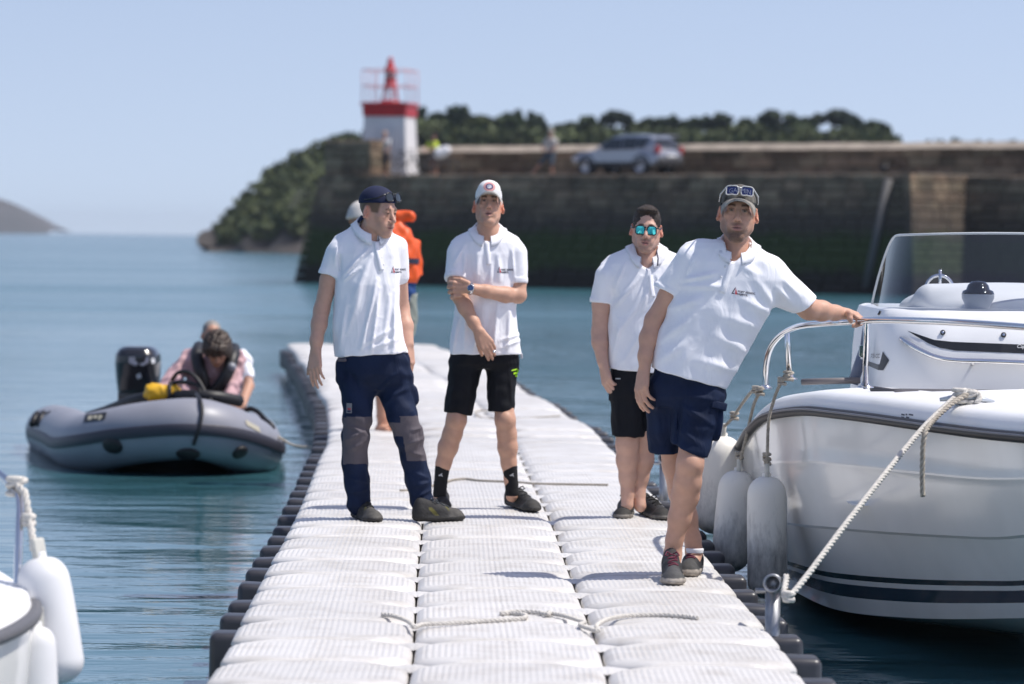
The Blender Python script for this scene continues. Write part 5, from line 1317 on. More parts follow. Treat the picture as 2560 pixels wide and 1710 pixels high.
# screen fixings, handrail, graphic band, lettering
def on_con(px, py, dirn=(0, 1, 0)):
    o = P(px, py, 17.0); dd = (P(px, py, 18.0) - o).normalized(); hit = bvc.ray_cast(o, dd); nn = hit[1]
    if nn is not None and nn.dot(dd) > 0: nn = -nn
    return hit[0], nn
for (px, py) in ((2357, 832), (2509, 838), (2200, 783)):
    p, nn = on_con(px, py)
    if p is None: p = P(px, py, 19.1); nn = Vector((0, -1, 0))
    R = (nn if nn.y < 0 else -nn).to_track_quat('Z', 'Y').to_matrix()
    mb = MB(); mb.lathe([(.013, 0), (.013, .008), (.007, .010)], p, 12, R, 0); mb.lathe([(.007, .010), (0, .011)], p, 12, R, 1); mb.build('screen_fixing', [M_strB, M_steel], wso)
hr_px = [(2252, 846), (2268, 858), (2300, 876), (2340, 893), (2390, 900), (2460, 902), (2560, 906), (2680, 912)]
pts = []
for i, (px, py) in enumerate(hr_px):
    p, nn = on_con(px, py); p = p if p is not None else P(px, py, 18.95); pts.append(p + Vector((0, -.055 if i else -.01, 0)))
mb = MB(); mb.tube(spline(pts, 5), .0135, 8); hro = mb.build('console_handrail', M_steel, boat)
p, nn = on_con(2430, 912)
if p is not None: mb = MB(); mb.tube([p, p + Vector((0, -.055, .01))], .007, 6); mb.build('rail_stud', M_steel, hro)
def con_print(name, poly, m, lift=.003, sub=2):
    me = flat_poly([[(x - 2000, 900 - y) for x, y in poly]])
    bm = bmesh.new(); bm.from_mesh(me); bmesh.ops.triangulate(bm, faces=bm.faces); bmesh.ops.subdivide_edges(bm, edges=bm.edges, cuts=sub, use_grid_fill=True); bm.to_mesh(me); bm.free()
    for v in me.vertices:
        q, nn = on_con(2000 + v.co.x, 900 - v.co.y); q = q if q is not None else P(2000 + v.co.x, 900 - v.co.y, 19.0)
        v.co = q + (nn if nn is not None else Vector((0, -1, 0))) * lift
    return link(name, me, m, boat)
con_print('carbon_band', [(2268, 827), (2300, 838), (2335, 850), (2380, 855), (2560, 862), (2700, 868), (2700, 890), (2560, 884), (2390, 877), (2350, 870), (2320, 858)], M_carbon)
con_print('arrow_emblem', [(2208, 879), (2224, 901), (2209, 926), (2196, 925), (2172, 914), (2172, 903), (2196, 911), (2200, 911), (2204, 896)], mat('grey_vinyl', (.045, .05, .055), .4))
def con_text(txt, size_px, px, py, m, shear=0.2, lift=.004, bold=0, xs=1.0):
    me = text_mesh(txt, 1.0, shear=shear, bold=bold)
    for v in me.vertices:
        x, y = px + v.co.x * size_px * xs, py - v.co.y * size_px
        q, nn = on_con(x, y); q = q if q is not None else P(x, y, 19.0); v.co = q + (nn if nn is not None else Vector((0, -1, 0))) * lift
    link('lettering', me, m, boat)
con_text('7.5 CC', 15, 2178, 895, mat('thin_grey_lettering', (.10, .10, .11), .5), .2, xs=.52)
con_text('Cap Camarat', 13, 2541, 871, mat('silver_lettering', (.75, .75, .76), .3), .3, .006, .01)
# navigation light and grey arch leg beside the console
mb = MB(); mb.rbox(P(2159, 878, 19.35), (.022, .03, .030), .008); nv = mb.build('navigation_light', mat('dark_green_lamp', (.0, .035, .022), .1, coat=1), boat)
mb = MB(); mb.rbox(P(2160, 893, 19.35), (.016, .02, .010), .004); mb.build('lamp_base', M_gel2, nv)
mb = MB(); mb.tube([P(2164, 866, 19.8), P(2145, 920, 19.8), P(2132, 960, 19.8)], .028, 8); mb.build('arch_leg', mat('grey_tube', (.16, .18, .24), .35), boat)
mb = MB(); mb.tube([P(2196, 770, 20.2), P(2172, 800, 20.2), P(2164, 866, 20.0)], .03, 8); mb.build('arch_leg', mat('grey_tube2', (.16, .18, .24), .35), boat)
# bow rail
rail_px = [(1914, 972, 19.62), (1915, 925, 19.6), (1920, 888, 19.48), (1935, 856, 19.25), (1962, 831, 18.9), (2000, 815, 18.4), (2050, 809, 17.95), (2094, 806, 17.62), (2142, 803, 17.385), (2190, 800, 17.15), (2260, 801, 16.85), (2345, 804, 16.5), (2450, 810, 16.15), (2560, 818, 15.8), (2700, 828, 15.35)]
rail = spline([P(*p) for p in rail_px], 7)
mb = MB(); mb.tube(rail, .0155, 10); ra = mb.build('bow_rail', M_steel, boat)
def post(px, y0, D0, y1, D1, r=.0135):
    a, b = P(px[0], y0, D0), P(px[1], y1, D1)
    mb = MB(); mb.tube([a, b], r, 10); mb.lathe([(.04, 0), (.04, .005), (.022, .010), (.016, .03)], b - Vector((0, 0, .004)), 14); mb.build('rail_post', M_steel, ra); return b
pB = post((2166, 2163), 802, 17.27, 967, 17.72); pA = post((1967, 1974), 828, 18.85, 946, 18.98); pC = post((2640, 2640), 824, 15.55, 1010, 15.9)
mb = MB(); mb.lathe([(.035, 0), (.035, .006), (.018, .02)], P(1914, 972, 19.62), 12); mb.build('rail_foot', M_steel, ra)
# bow cleat with its line
ct = P(2412, 1002, 16.85)
mb = MB(); mb.tube([ct + Vector((-.035, 0, -.05)), ct + Vector((-.03, 0, 0))], .016, 8); mb.tube([ct + Vector((.045, 0, -.05)), ct + Vector((.04, 0, 0))], .016, 8)
mb.tube([ct + Vector((-.11, 0, .004)), ct + Vector((-.05, 0, .012)), ct + Vector((.05, 0, .012)), ct + Vector((.13, 0, -.004))], [.008, .015, .015, .007], 8); mb.build('cleat', mat('cast_alloy', (.52, .56, .60), .3, metal=.5), boat)
# registration lettering on the foredeck edge: too small to read, only faint marks
bvd = bvh_of(bpy.data.objects['deck'])
def deck_marks(px, py, w, rows_):
    mb = MB()
    for (dy, segs) in rows_:
        for (a, b) in segs:
            q = []
            for (x, y) in ((px + a * w, py + dy), (px + b * w, py + dy + (b - a) * w * .16), (px + b * w, py + dy + 4 + (b - a) * w * .16), (px + a * w, py + dy + 4)):
                o = P(x, y, 14); dd = (P(x, y, 15) - o).normalized(); h = bvd.ray_cast(o, dd); q.append((h[0] if h[0] is not None else P(x, y, 17.3)) - dd * .004)
            mb.add(q, [(0, 1, 2, 3)])
    mb.build('deck_marking', mat('faded_print', (.12, .12, .14), .6), boat)
deck_marks(2228, 1034, 56, [(0, [(.45, .6), (.64, .72), (.78, .98)]), (7, [(.45, .58), (.66, .8)]), (14, [(0, .08), (.14, .3), (.34, .52), (.56, .7), (.74, .92)])])

# ================================================================== ropes and fenders of the motorboat
def fender(name, top, bot, r, label, dirty=1.0, seam=True, group='fenders hanging from the boats', eye_h=.055, mm=None):
    top, bot = Vector(top), Vector(bot); ax = (top - bot).normalized(); L = (top - bot).length
    R = ax.to_track_quat('Z', 'Y').to_matrix()
    root = empty(name, bot, label, 'fender', group)
    pr = [(0, 0)]
    for k in range(1, 9):
        a = math.pi / 2 * k / 8; pr.append((r * math.sin(a), r * .85 * (1 - math.cos(a))))
    pr += [(r * 1.005, L * .3), (r * 1.01, L * .5), (r, L * .7)]
    for k in range(0, 9):
        a = math.pi / 2 * k / 8; pr.append((r * math.cos(a) * .98 + .022 * (1 - math.cos(a)), L - r * .95 * (1 - math.sin(a))))
    pr += [(.024, L + .012), (.020, L + .02)]
    mb = MB(); mb.lathe(pr, bot, 28, R)
    b = mb.build('fender_body', mm or fender_mat(name, dirty), root)
    e = MB(); e.rbox(bot + ax * (L + .030), (.030, .012, .040), .010, R); e.build('fender_eye', mat('fender_eye_vinyl', (.58, .57, .52), .5, var=.2, vscale=30), root)
    if seam:
        s = MB(); q = R @ Vector((-.32, -.95, 0)); q = (q - ax * q.dot(ax)).normalized()
        if q.y > 0: q = -q
        s.tube([bot + ax * (r * .5) + q * r * .86, bot + ax * (r * .95) + q * r, bot + ax * (L - r) + q * r, bot + ax * (L - r * .4) + q * r * .82], .0025, 5); s.build('mould_seam', mat('seam_vinyl', (.55, .54, .53), .6), root)
    return root, bot + ax * (L + .055)
def fender_mat(name, dirty):
    m = mat(name + '_vinyl', (.66, .64, .61), .48, spec=.4)
    n = m.node_tree.nodes; l = m.node_tree.links; b = n['Principled BSDF']
    tc = n.new('ShaderNodeTexCoord'); sp = n.new('ShaderNodeSeparateXYZ'); l.new(tc.outputs['Generated'], sp.inputs[0])
    mp = n.new('ShaderNodeMapping'); mp.inputs['Scale'].default_value = (1, 1, .35); l.new(tc.outputs['Object'], mp.inputs[0])
    t = n.new('ShaderNodeTexNoise'); t.inputs['Scale'].default_value = 26; t.inputs['Detail'].default_value = 8; t.inputs['Roughness'].default_value = .72; l.new(mp.outputs[0], t.inputs['Vector'])
    t3 = n.new('ShaderNodeTexNoise'); t3.inputs['Scale'].default_value = 5; t3.inputs['Detail'].default_value = 3; l.new(tc.outputs['Object'], t3.inputs['Vector'])
    g = n.new('ShaderNodeMapRange'); g.inputs[1].default_value = .05; g.inputs[2].default_value = .85; g.inputs[3].default_value = .95 * dirty; g.inputs[4].default_value = -.05; l.new(sp.outputs[2], g.inputs[0])
    a1 = n.new('ShaderNodeMath'); a1.operation = 'ADD'; l.new(g.outputs[0], a1.inputs[0])
    s1 = n.new('ShaderNodeMath'); s1.operation = 'MULTIPLY_ADD'; s1.inputs[1].default_value = 1.5; s1.inputs[2].default_value = -.75; l.new(t.outputs['Fac'], s1.inputs[0]); l.new(s1.outputs[0], a1.inputs[1])
    a2 = n.new('ShaderNodeMath'); a2.operation = 'MULTIPLY_ADD'; a2.inputs[1].default_value = .9; a2.inputs[2].default_value = -.62; l.new(t3.outputs['Fac'], a2.inputs[0])
    a3 = n.new('ShaderNodeMath'); a3.operation = 'ADD'; a3.use_clamp = True; l.new(a1.outputs[0], a3.inputs[0]); l.new(a2.outputs[0], a3.inputs[1])
    mx = n.new('ShaderNodeMix'); mx.data_type = 'RGBA'; mx.inputs['A'].default_value = (.80, .77, .71, 1); mx.inputs['B'].default_value = (.10, .095, .092, 1); l.new(a3.outputs[0], mx.inputs['Factor']); l.new(mx.outputs['Result'], b.inputs['Base Color'])
    return m
def rope(name, path, r, material, label, parent=None, n=8, cat='rope', knots=()):
    pts = spline(path, n) if len(path) > 2 else [Vector(p) for p in path]
    mb = rope_mesh(pts, r)
    for (k, kr) in knots:          # a knot: a few turns wound round the line
        k = Vector(k); coil = []
        for i in range(40):
            a = i / 39; coil.append(k + Vector((math.cos(a * 18) * kr, math.sin(a * 18) * kr, (a - .5) * kr * 2.4 + math.cos(a * 9) * kr * .25)))
        mb.tube(coil, r * .85, 6)
    o = mb.build(name, material, parent)
    if parent is None: tag(o, label, cat, 'mooring and fender lines')
    return o
f1, e1 = fender('fender', P(1917, 1192, 19.15), P(1919, 1497, 19.15), .100, 'grimy white fender nearest the camera on the motorboat, scuffed black at its foot', 1.0)
f2, e2 = fender('fender', P(1846, 1178, 20.25), P(1822, 1430, 20.25), .100, 'grimy white fender hanging second from the camera between dock and motorboat', .8)
f3, e3 = fender('fender', P(1808, 1090, 20.9), P(1782, 1335, 20.9), .118, 'large dirty white fender partly hidden behind the leaning man', .45)
rope('fender_line', [e1 - Vector((0, 0, .01)), P(1918, 1145, 19.12), P(1921, 1060, 19.1), P(1930, 1015, 19.08), P(1950, 960, 18.95), P(1972, 938, 18.9)], .0085, M_rope, 'grey fender line tied to the second rail post of the motorboat', knots=((e1 + Vector((0, 0, .045)), .017), (e1 + Vector((.004, 0, .02)), .014), (P(1971, 940, 18.95), .022), (P(1955, 953, 18.95), .017)))
rope('fender_line', [e2, P(1853, 1140, 20.2), P(1868, 1080, 20.1), P(1885, 1010, 19.8), P(1904, 975, 19.6)], .0085, M_rope, 'grey fender line of the second fender running up to the rail foot', knots=((e2 + Vector((0, 0, .03)), .017), (P(1900, 978, 19.6), .02)))
rope('fender_line', [e3, P(1815, 1062, 20.8), P(1833, 1042, 20.7), P(1862, 1000, 20.4), P(1884, 975, 20.0), P(1908, 968, 19.65)], .0085, M_rope, 'grey fender line with a loop knot above the large fender', knots=((P(1836, 1040, 20.7), .02), (P(1890, 974, 19.9), .016)))
# dock posts and mooring line
M_galv = mat('galvanised_pipe', (.42, .43, .45), .42, metal=.85, var=.35, vscale=25)
def dock_post(px, py, hgt, label, pipe=True):
    b = G(px, py, DECK - .05); root = empty('mooring_post', b, label, 'post', 'pipe posts on the dock edge')
    mb = MB(); mb.tube([b - Vector((0, 0, .25)), b + Vector((0, 0, hgt))], .030, 16); mb.build('upright', M_galv, root)
    c = b + Vector((0, 0, hgt + .020))
    mb = MB(); ax = Vector((-.12, -1, .08)).normalized(); R = ax.to_track_quat('Z', 'Y').to_matrix()
    mb.lathe([(.026, -.05), (.037, -.05), (.038, .045), (.034, .050), (.027, .046), (.025, -.02), (.0, -.02)], c, 20, R); mb.build('pipe_socket', M_galv, root)
    mb = MB(); mb.tube([c + Vector((-.07, .0, -.030)), c + Vector((.05, 0, -.030))], .010, 8); mb.build('cross_pin', M_galv, root)
    return c
pc = dock_post(1931, 1590, .19, 'short galvanised pipe post holding the white mooring line, at the dock edge')
dock_post(1660, 1245, .22, 'galvanised pipe post farther back on the dock edge behind the leaning man')
rope('mooring_line', [pc + Vector((.03, -.02, -.02)), pc + Vector((.05, -.03, .03)), P(1975, 1490, 14.98), P(2130, 1290, 15.6), P(2290, 1090, 16.4), P(2380, 1000, 16.8), P(2400, 985, 16.85), P(2425, 978, 16.85), P(2450, 990, 16.82), P(2440, 1008, 16.80)], .0125, M_ropew, 'taut white mooring line from the pipe post up to the bow cleat', n=10, knots=((ct + Vector((-.02, 0, .02)), .03), (ct + Vector((.03, 0, .015)), .026), (P(1972, 1492, 14.98), .016)))
rope('line_tail', [P(2420, 985, 16.83), P(2385, 1005, 16.75), P(2340, 1045, 16.60), P(2316, 1075, 16.45), P(2308, 1110, 16.43), P(2306, 1160, 16.43), P(2306, 1215, 16.43), P(2307, 1240, 16.43)], .0115, M_rope, 'loose grey rope tail hanging from the bow cleat over the hull', n=8)
# ropes lying on the deck
def deck_rope(pxs, r, m, label, z=None):
    rope('deck_rope', [G(x, y, DECK + r + .004) for x, y in pxs], r, m, label, n=8)
deck_rope([(955, 1536), (985, 1540), (1012, 1549), (1030, 1560), (1036, 1568), (1060, 1561), (1120, 1558), (1200, 1553), (1270, 1549), (1310, 1545), (1312, 1537), (1280, 1533), (1252, 1534), (1290, 1529), (1345, 1531), (1370, 1536), (1372, 1530)], .009, M_ropew, 'white rope lying across the nearest floats, knotted at its left end')
deck_rope([(1370, 1532), (1410, 1539), (1445, 1550), (1462, 1556), (1450, 1562), (1470, 1570), (1495, 1577), (1492, 1564), (1520, 1548), (1570, 1539), (1640, 1537), (1700, 1540), (1745, 1545)], .009, M_ropew, 'white rope looping over the seam of the nearest floats towards the boat')
deck_rope([(1000, 1226), (1030, 1224), (1100, 1210), (1130, 1200), (1165, 1197), (1200, 1201), (1290, 1205), (1340, 1209), (1400, 1210), (1520, 1212)], .007, M_rope, 'thin beige rope lying on the floats behind the feet of the men')
deck_rope([(1400, 1040), (1300, 1046), (1220, 1046), (1195, 1040), (1190, 1030), (1215, 1026), (1240, 1030)], .007, M_rope, 'pale rope lying across the floats behind the white-capped man')

# ================================================================== corner of a second boat, lower left
D0 = 13.0
sb = empty('small_boat', G(-40, 1690, 0), 'white boat corner with steel rail cut off at the lower left edge', 'boat')
gun = spline([P(-260, 1380, 15.2), P(-110, 1400, 14.4), P(-20, 1432, 13.8), P(40, 1476, 13.35), P(76, 1530, 13.0), P(74, 1585, 12.75), P(40, 1640, 12.5), P(-20, 1695, 12.25), P(-120, 1760, 12.0), P(-300, 1830, 11.7)], 6)
gz = [p.copy() for p in gun]
for p in gz: p.z = .70 + (p.z - .70) * .25
cx0 = -2.62
loop = gz + [Vector((2 * cx0 - p.x, p.y + (13.4 - p.y) * .15, p.z)) for p in reversed(gz)]
cen = Vector((cx0, 13.5, .74))
def inn(p, k, dz): q = p + (cen - p) * k; q.z = p.z + dz; return q
mb = MB(); mb.grid([[inn(p, 0, 0) for p in loop], [inn(p, .012, .03) for p in loop], [inn(p, .03, .04) for p in loop], [inn(p, .30, .05) for p in loop], [inn(p, .32, -.30) for p in loop], [inn(p, .98, -.32) for p in loop]], 0, True, True, flip=True); mb.build('deck', M_gel2, sb, 40, fix=True)
mb = MB(); mb.grid([[inn(p, -.004, -.01) for p in loop], [inn(p, .01, -.25) for p in loop], [inn(p, .12, -.85) for p in loop]], 0, True, True); mb.build('hull', M_gel, sb, fix=True)
mb = MB(); mb.tube([inn(p, -.012, -.015) for p in loop], .026, 8, closed=True); mb.build('rub_rail', mat('grey_rub_strip', (.11, .11, .12), .5, bump=.4, bscale=60), sb)
mb = MB(); mb.tube(spline([P(-120, 1115, 13.9), P(-40, 1160, 13.6), P(0, 1186, 13.45), P(28, 1212, 13.35), P(45, 1236, 13.3), P(50, 1270, 13.25), P(47, 1340, 13.2), P(43, 1480, 13.15)], 5), .0145, 10); rl = mb.build('hand_rail', M_steel, sb)
rope('fender_line', [P(45, 1215, 13.30), P(62, 1235, 13.25), P(72, 1290, 13.2), P(80, 1330, 13.15), P(84, 1375, 13.1)], .013, M_ropew, 'white fender line tied round the bend of the rail at the lower left', knots=((P(42, 1217, 13.33), .030), (P(72, 1300, 13.2), .016)))
rope('fender_line', [P(42, 1490, 13.12), P(62, 1500, 13.05), P(84, 1530, 12.95), P(92, 1552, 12.9)], .013, M_ropew, 'short white line round the rail foot at the lower left', knots=((P(44, 1492, 13.13), .028),))
M_cleanf = mat('clean_white_vinyl', (.74, .74, .75), .42, var=.05, vscale=8)
fender('fender', P(100, 1395, 13.1), P(152, 1712, 13.05), .092, 'tall clean white fender nearest the left edge, beside the small boat', mm=M_cleanf, seam=False)
fender('fender', P(88, 1568, 12.9), P(96, 1850, 12.85), .070, 'slim white fender with blue foot at the lower left corner', mm=M_cleanf, seam=False)
mb = MB(); a = P(60, 1640, 13.0); mb.lathe([(.0, .0), (.05, .02), (.075, .06), (.08, .2), (.07, .3)], a - Vector((0, 0, .38)), 18)
o = mb.build('fender_cover', mat('blue_fender_foot', (.02, .10, .28), .5)); tag(o, 'blue fender low behind the slim white one at the lower left', 'fender', 'fenders hanging from the boats')
# ================================================================== grey inflatable boat with two people
rib = empty('inflatable_boat', G(400, 1183, 0), 'grey inflatable boat with dark rubbing band and black outboard engine', 'boat')
M_hyp = mat('grey_hypalon', (.27, .275, .315), .42, var=.12, vscale=4, spec=.4)
M_band = mat('dark_rubbing_band', (.035, .035, .05), .5, bump=.2, bscale=40)
M_blk = mat('black_rubber', (.008, .008, .010), .5)
path = [P(126, 1078, 34.8), P(146, 1083, 33.9), P(176, 1094, 32.6), P(206, 1108, 31.75), P(255, 1102, 31.2), P(330, 1086, 30.9), P(420, 1075, 30.75), P(490, 1072, 30.72), P(550, 1085, 30.85), P(597, 1104, 31.1), P(628, 1120, 31.5), P(636, 1122, 32.3), P(634, 1110, 33.5), P(630, 1093, 34.8)]
cl = spline(path, 5); TR = .245
def tube_frames(pts):
    fr = []; n = len(pts)
    for i, p in enumerate(pts):
        t = (pts[min(i + 1, n - 1)] - pts[max(i - 1, 0)]).normalized(); out = t.cross(Vector((0, 0, 1))).normalized(); up = out.cross(t).normalized(); fr.append((p, t, out, up))
    return fr
fr = tube_frames(cl)
rows = []
for i, (p, t, out, up) in enumerate(fr):
    r = TR * (1 if 2 < i < len(fr) - 3 else .93)
    rows.append([p + (out * math.cos(a) + up * math.sin(a)) * r for a in np.linspace(0, 2 * math.pi, 25)[:-1]])
mb = MB(); mb.grid(rows, 0, True, True)
for end, sgn in ((0, -1), (len(fr) - 1, 1)):
    p, t, out, up = fr[end]; rr_ = [rows[end]] + [[p + t * sgn * (.30 * k) + (out * math.cos(a) + up * math.sin(a)) * TR * .93 * math.sqrt(max(.001, 1 - k * k)) for a in np.linspace(0, 2 * math.pi, 25)[:-1]] for k in (.35, .7, .93, 1.0)]
    mb.grid(rr_, 0, True, True, flip=(sgn < 0))
tubo = mb.build('tube', M_hyp, rib, fix=True)
sgn = 1 if fr[30][2].y < 0 else -1
mb = MB()
for a0, a1 in ((-.16, .20),):
    rows = []
    for k in range(7):
        a = a0 + (a1 - a0) * k / 6; rows.append([p + (out * sgn * math.cos(a) + up * math.sin(a)) * (TR + .012 + .006 * math.sin(math.pi * k / 6) + (.004 if k % 2 else 0)) for (p, t, out, up) in fr[4:-3]])
    mb.grid(rows, 0, True)
mb.build('rubbing_band', M_band, tubo)
def on_tube(px, D0=28, oy=0):
    pass
bvt = bvh_of(tubo)
def hit_tube(px, py, bv=bvt):
    o = P(px, py, 27); dd = (P(px, py, 28) - o).normalized(); h = bv.ray_cast(o, dd)
    if h[0] is None: return P(px, py, 31), Vector((0, -1, 0))
    n = h[1] if h[1].dot(dd) < 0 else -h[1]; return h[0], n
for (px, py, w, hh) in ((281, 1114, .105, .072), (470, 1135, .10, .075), (600, 1131, .075, .065)):      # black handles and the tow patch
    p, n = hit_tube(px, py); R = n.to_track_quat('Z', 'Y').to_matrix()
    f = Field(.012); f.ell(p, (w, hh, .030) , Matrix((R.col[0], R.col[1], R.col[2])).transposed(), .01); field_obj(f, 'grab_patch', M_blk, tubo)
def tube_print(name, quad, m):
    mb = MB(); rows = []
    for j in range(4):
        r = []
        for i in range(6):
            u, v = i / 5, j / 3; x = (quad[0][0] * (1 - u) + quad[1][0] * u) * (1 - v) + (quad[3][0] * (1 - u) + quad[2][0] * u) * v; y = (quad[0][1] * (1 - u) + quad[1][1] * u) * (1 - v) + (quad[3][1] * (1 - u) + quad[2][1] * u) * v
            p, n = hit_tube(x, y); r.append(p + n * .006)
        rows.append(r)
    mb.grid(rows); return mb.build(name, m, tubo)
tube_print('brand_patch', [(214, 1037), (268, 1031), (262, 1050), (210, 1057)], M_blk); tube_print('brand_patch', [(612, 1050), (646, 1068), (650, 1082), (616, 1063)], mat('cream_patch', (.45, .42, .33), .6))
for (a, b) in ((222, 232), (235, 245), (248, 258)): tube_print('brand_patch_mark', [(a, 1040 + (240 - a) * .08), (b, 1039 + (240 - b) * .08), (b - 2, 1050), (a - 2, 1051)], mat('cream_print', (.5, .45, .33), .6))
# bow flap line, grab ropes, floor and transom
mb = MB(); ln = []
for (x, y) in ((490, 985), (500, 1005), (504, 1030), (500, 1060), (492, 1085), (484, 1110)):
    p, n = hit_tube(x, y); ln.append(p + n * .015)
mb.tube(spline(ln, 4), .016, 6); mb.build('bow_rope', M_blk, rib)
mb = MB(); mb.grid([[p - up * .10 - out * sgn * .1 for (p, t, out, up) in fr[3:-2:2]], [Vector((-2.83, p.y * .3 + 33.2 * .7, .05)) for (p, t, out, up) in fr[3:-2:2]]], 0, False); mb.build('floor', mat('dark_floor', (.02, .02, .025), .6), rib)
# dark V bottom below the bow
bt = MB(); rows = []
for (y, hw, zc, zk) in ((34.5, .72, .0, -.3), (32.5, .74, .05, -.3), (31.6, .62, .12, -.22), (31.0, .30, .20, .0), (30.8, .03, .26, .14)):
    cx = -2.95 + (34.5 - y) * .075; rows.append([(cx - hw, y, zc), (cx - hw * .5, y, (zc + zk) / 2), (cx, y, zk), (cx + hw * .5, y, (zc + zk) / 2), (cx + hw, y, zc)])
bt.grid(rows); bt.build('bottom', M_blk, rib)
mb = MB(); c = P(350, 1010, 34.5); mb.rbox((c.x + .45, 34.5, .34), (.50, .03, .14), .02); mb.build('transom', mat('dark_transom', (.02, .02, .024), .5), rib)
mb = MB(); mb.tube(spline([P(180, 1055, 33.4), P(260, 1030, 32.5), P(330, 1003, 32.0), P(400, 992, 31.8), P(520, 990, 31.6), P(600, 1003, 31.8)], 4), .05, 8); mb.build('spray_edge', M_blk, rib)
lac = MB()
for i in range(6):
    a = P(88 + i * 16, 1042 - (i % 2) * 3, 33.6 - i * .18); b = P(80 + i * 16, 1062, 33.3 - i * .18); lac.tube([b, (a + b) / 2 + Vector((.03, 0, .06)), a, a + Vector((.12, 0, -.02))], .03, 6)
lac.build('lashings', M_blk, rib)
lac = MB(); lac.tube(spline([P(600, 1040, 31.9), P(622, 1022, 31.8), P(645, 1030, 31.7), P(660, 1046, 31.6), P(676, 1060, 31.5), P(684, 1072, 31.5)], 4), .022, 6); lac.build('grab_line', M_blk, rib)
tag(rope_mesh(spline([P(696, 1092, 31.5), P(730, 1112, 31.0), P(765, 1118, 30.6), P(806, 1120, 30.2)], 6), .010).build('painter_line', M_rope), 'thin line from the inflatable boat to the dock', 'rope', 'mooring and fender lines')
# outboard engine
eng = empty('outboard_engine', P(345, 1000, 34.7), 'black outboard engine on the stern of the inflatable boat', 'engine')
M_cowl = mat('black_cowl', (.010, .011, .016), .22, coat=.5)
De = 34.75
E = Field(.012)
def EJ(x, y, d=0): return P(x, y, De + d)
def px2m(n): return n * De / FPX
E.stack([(EJ(345, 978).z, EJ(345, 978).x, De, px2m(50), .22), (EJ(345, 940).z, EJ(345, 940).x, De, px2m(54), .26), (EJ(345, 905).z, EJ(345, 905).x, De, px2m(56), .29), (EJ(345, 885).z, EJ(345, 885).x, De, px2m(54), .29), (EJ(345, 872).z, EJ(345, 872).x, De, px2m(46), .26), (EJ(345, 865).z, EJ(345, 865).x, De, px2m(34), .2)], .02, 3.2)
co = field_obj(E, 'cowl', M_cowl, eng)
mb = MB(); mb.rbox(EJ(342, 990, .1), (px2m(44), .16, .06), .02); mb.rbox(EJ(345, 1080, .25), (.05, .12, .40), .03); mb.build('leg', M_cowl, eng)
bve = bvh_of(co)
def eng_print(poly, m, name):
    q = []
    for (x, y) in poly:
        o = P(x, y, 30); dd = (P(x, y, 31) - o).normalized(); h = bve.ray_cast(o, dd); q.append((h[0] if h[0] is not None else EJ(x, y, -.29)) - dd * .008)
    mb = MB(); mb.add(q, [tuple(range(len(q)))]); mb.build(name, m, co)
eng_print([(322, 892), (372, 892), (372, 906), (360, 914), (334, 914), (322, 906)], mat('silver_badge', (.30, .30, .34), .3, metal=.4), 'cowl_badge'); eng_print([(338, 896), (356, 896), (350, 904), (350, 914), (344, 914), (344, 904)], M_blk, 'cowl_badge')
eng_print([(378, 896), (386, 896), (387, 907), (380, 909)], mat('white_badge', (.8, .8, .82), .3), 'cowl_badge'); eng_print([(340, 938), (350, 932), (354, 944), (344, 948)], mat('grey_badge', (.5, .5, .53), .4), 'cowl_badge')
# yellow gear bags on the bow
for i, (x, y, w, lab) in enumerate(((408, 981, 34, 'larger yellow and grey gear bag on the bow of the inflatable boat'), (520, 993, 26, 'flat yellow bag beside the arm on the bow of the inflatable boat'))):
    g = Field(.014); c = P(x, y, 31.75); g.cone(c - Vector((px2m(w) * .7, 0, 0)), c + Vector((px2m(w) * .7, 0, 0)), .075 if i == 0 else .035, .065 if i == 0 else .03, .02); g.disp(fold_noise(40 + i, .006, .06))
    o = field_obj(g, 'gear_bag', mat('yellow_pvc', (.75, .42, .015), .4), None); tag(o, lab, 'bag', 'gear bags in the inflatable')
    if i == 0: mb = MB(); mb.tube([c + Vector((.06, -.08, -.08)), c + Vector((.06, -.09, .02)), c + Vector((.06, -.02, .085))], .018, 6); mb.build('bag_strap', M_blk, o)
hoop = MB(); hoop.tube(spline([P(430, 950, 31.8), P(445, 932, 31.75), P(470, 930, 31.7), P(495, 950, 31.65), P(515, 985, 31.6), P(530, 1005, 31.55)], 5), .018, 6); hoop.tube(spline([P(425, 962, 31.8), P(450, 955, 31.7), P(490, 962, 31.65), P(505, 985, 31.6)], 5), .018, 6); tag(hoop.build('cable_loop', M_blk), 'black cable loop over the bow of the inflatable boat', 'cable')

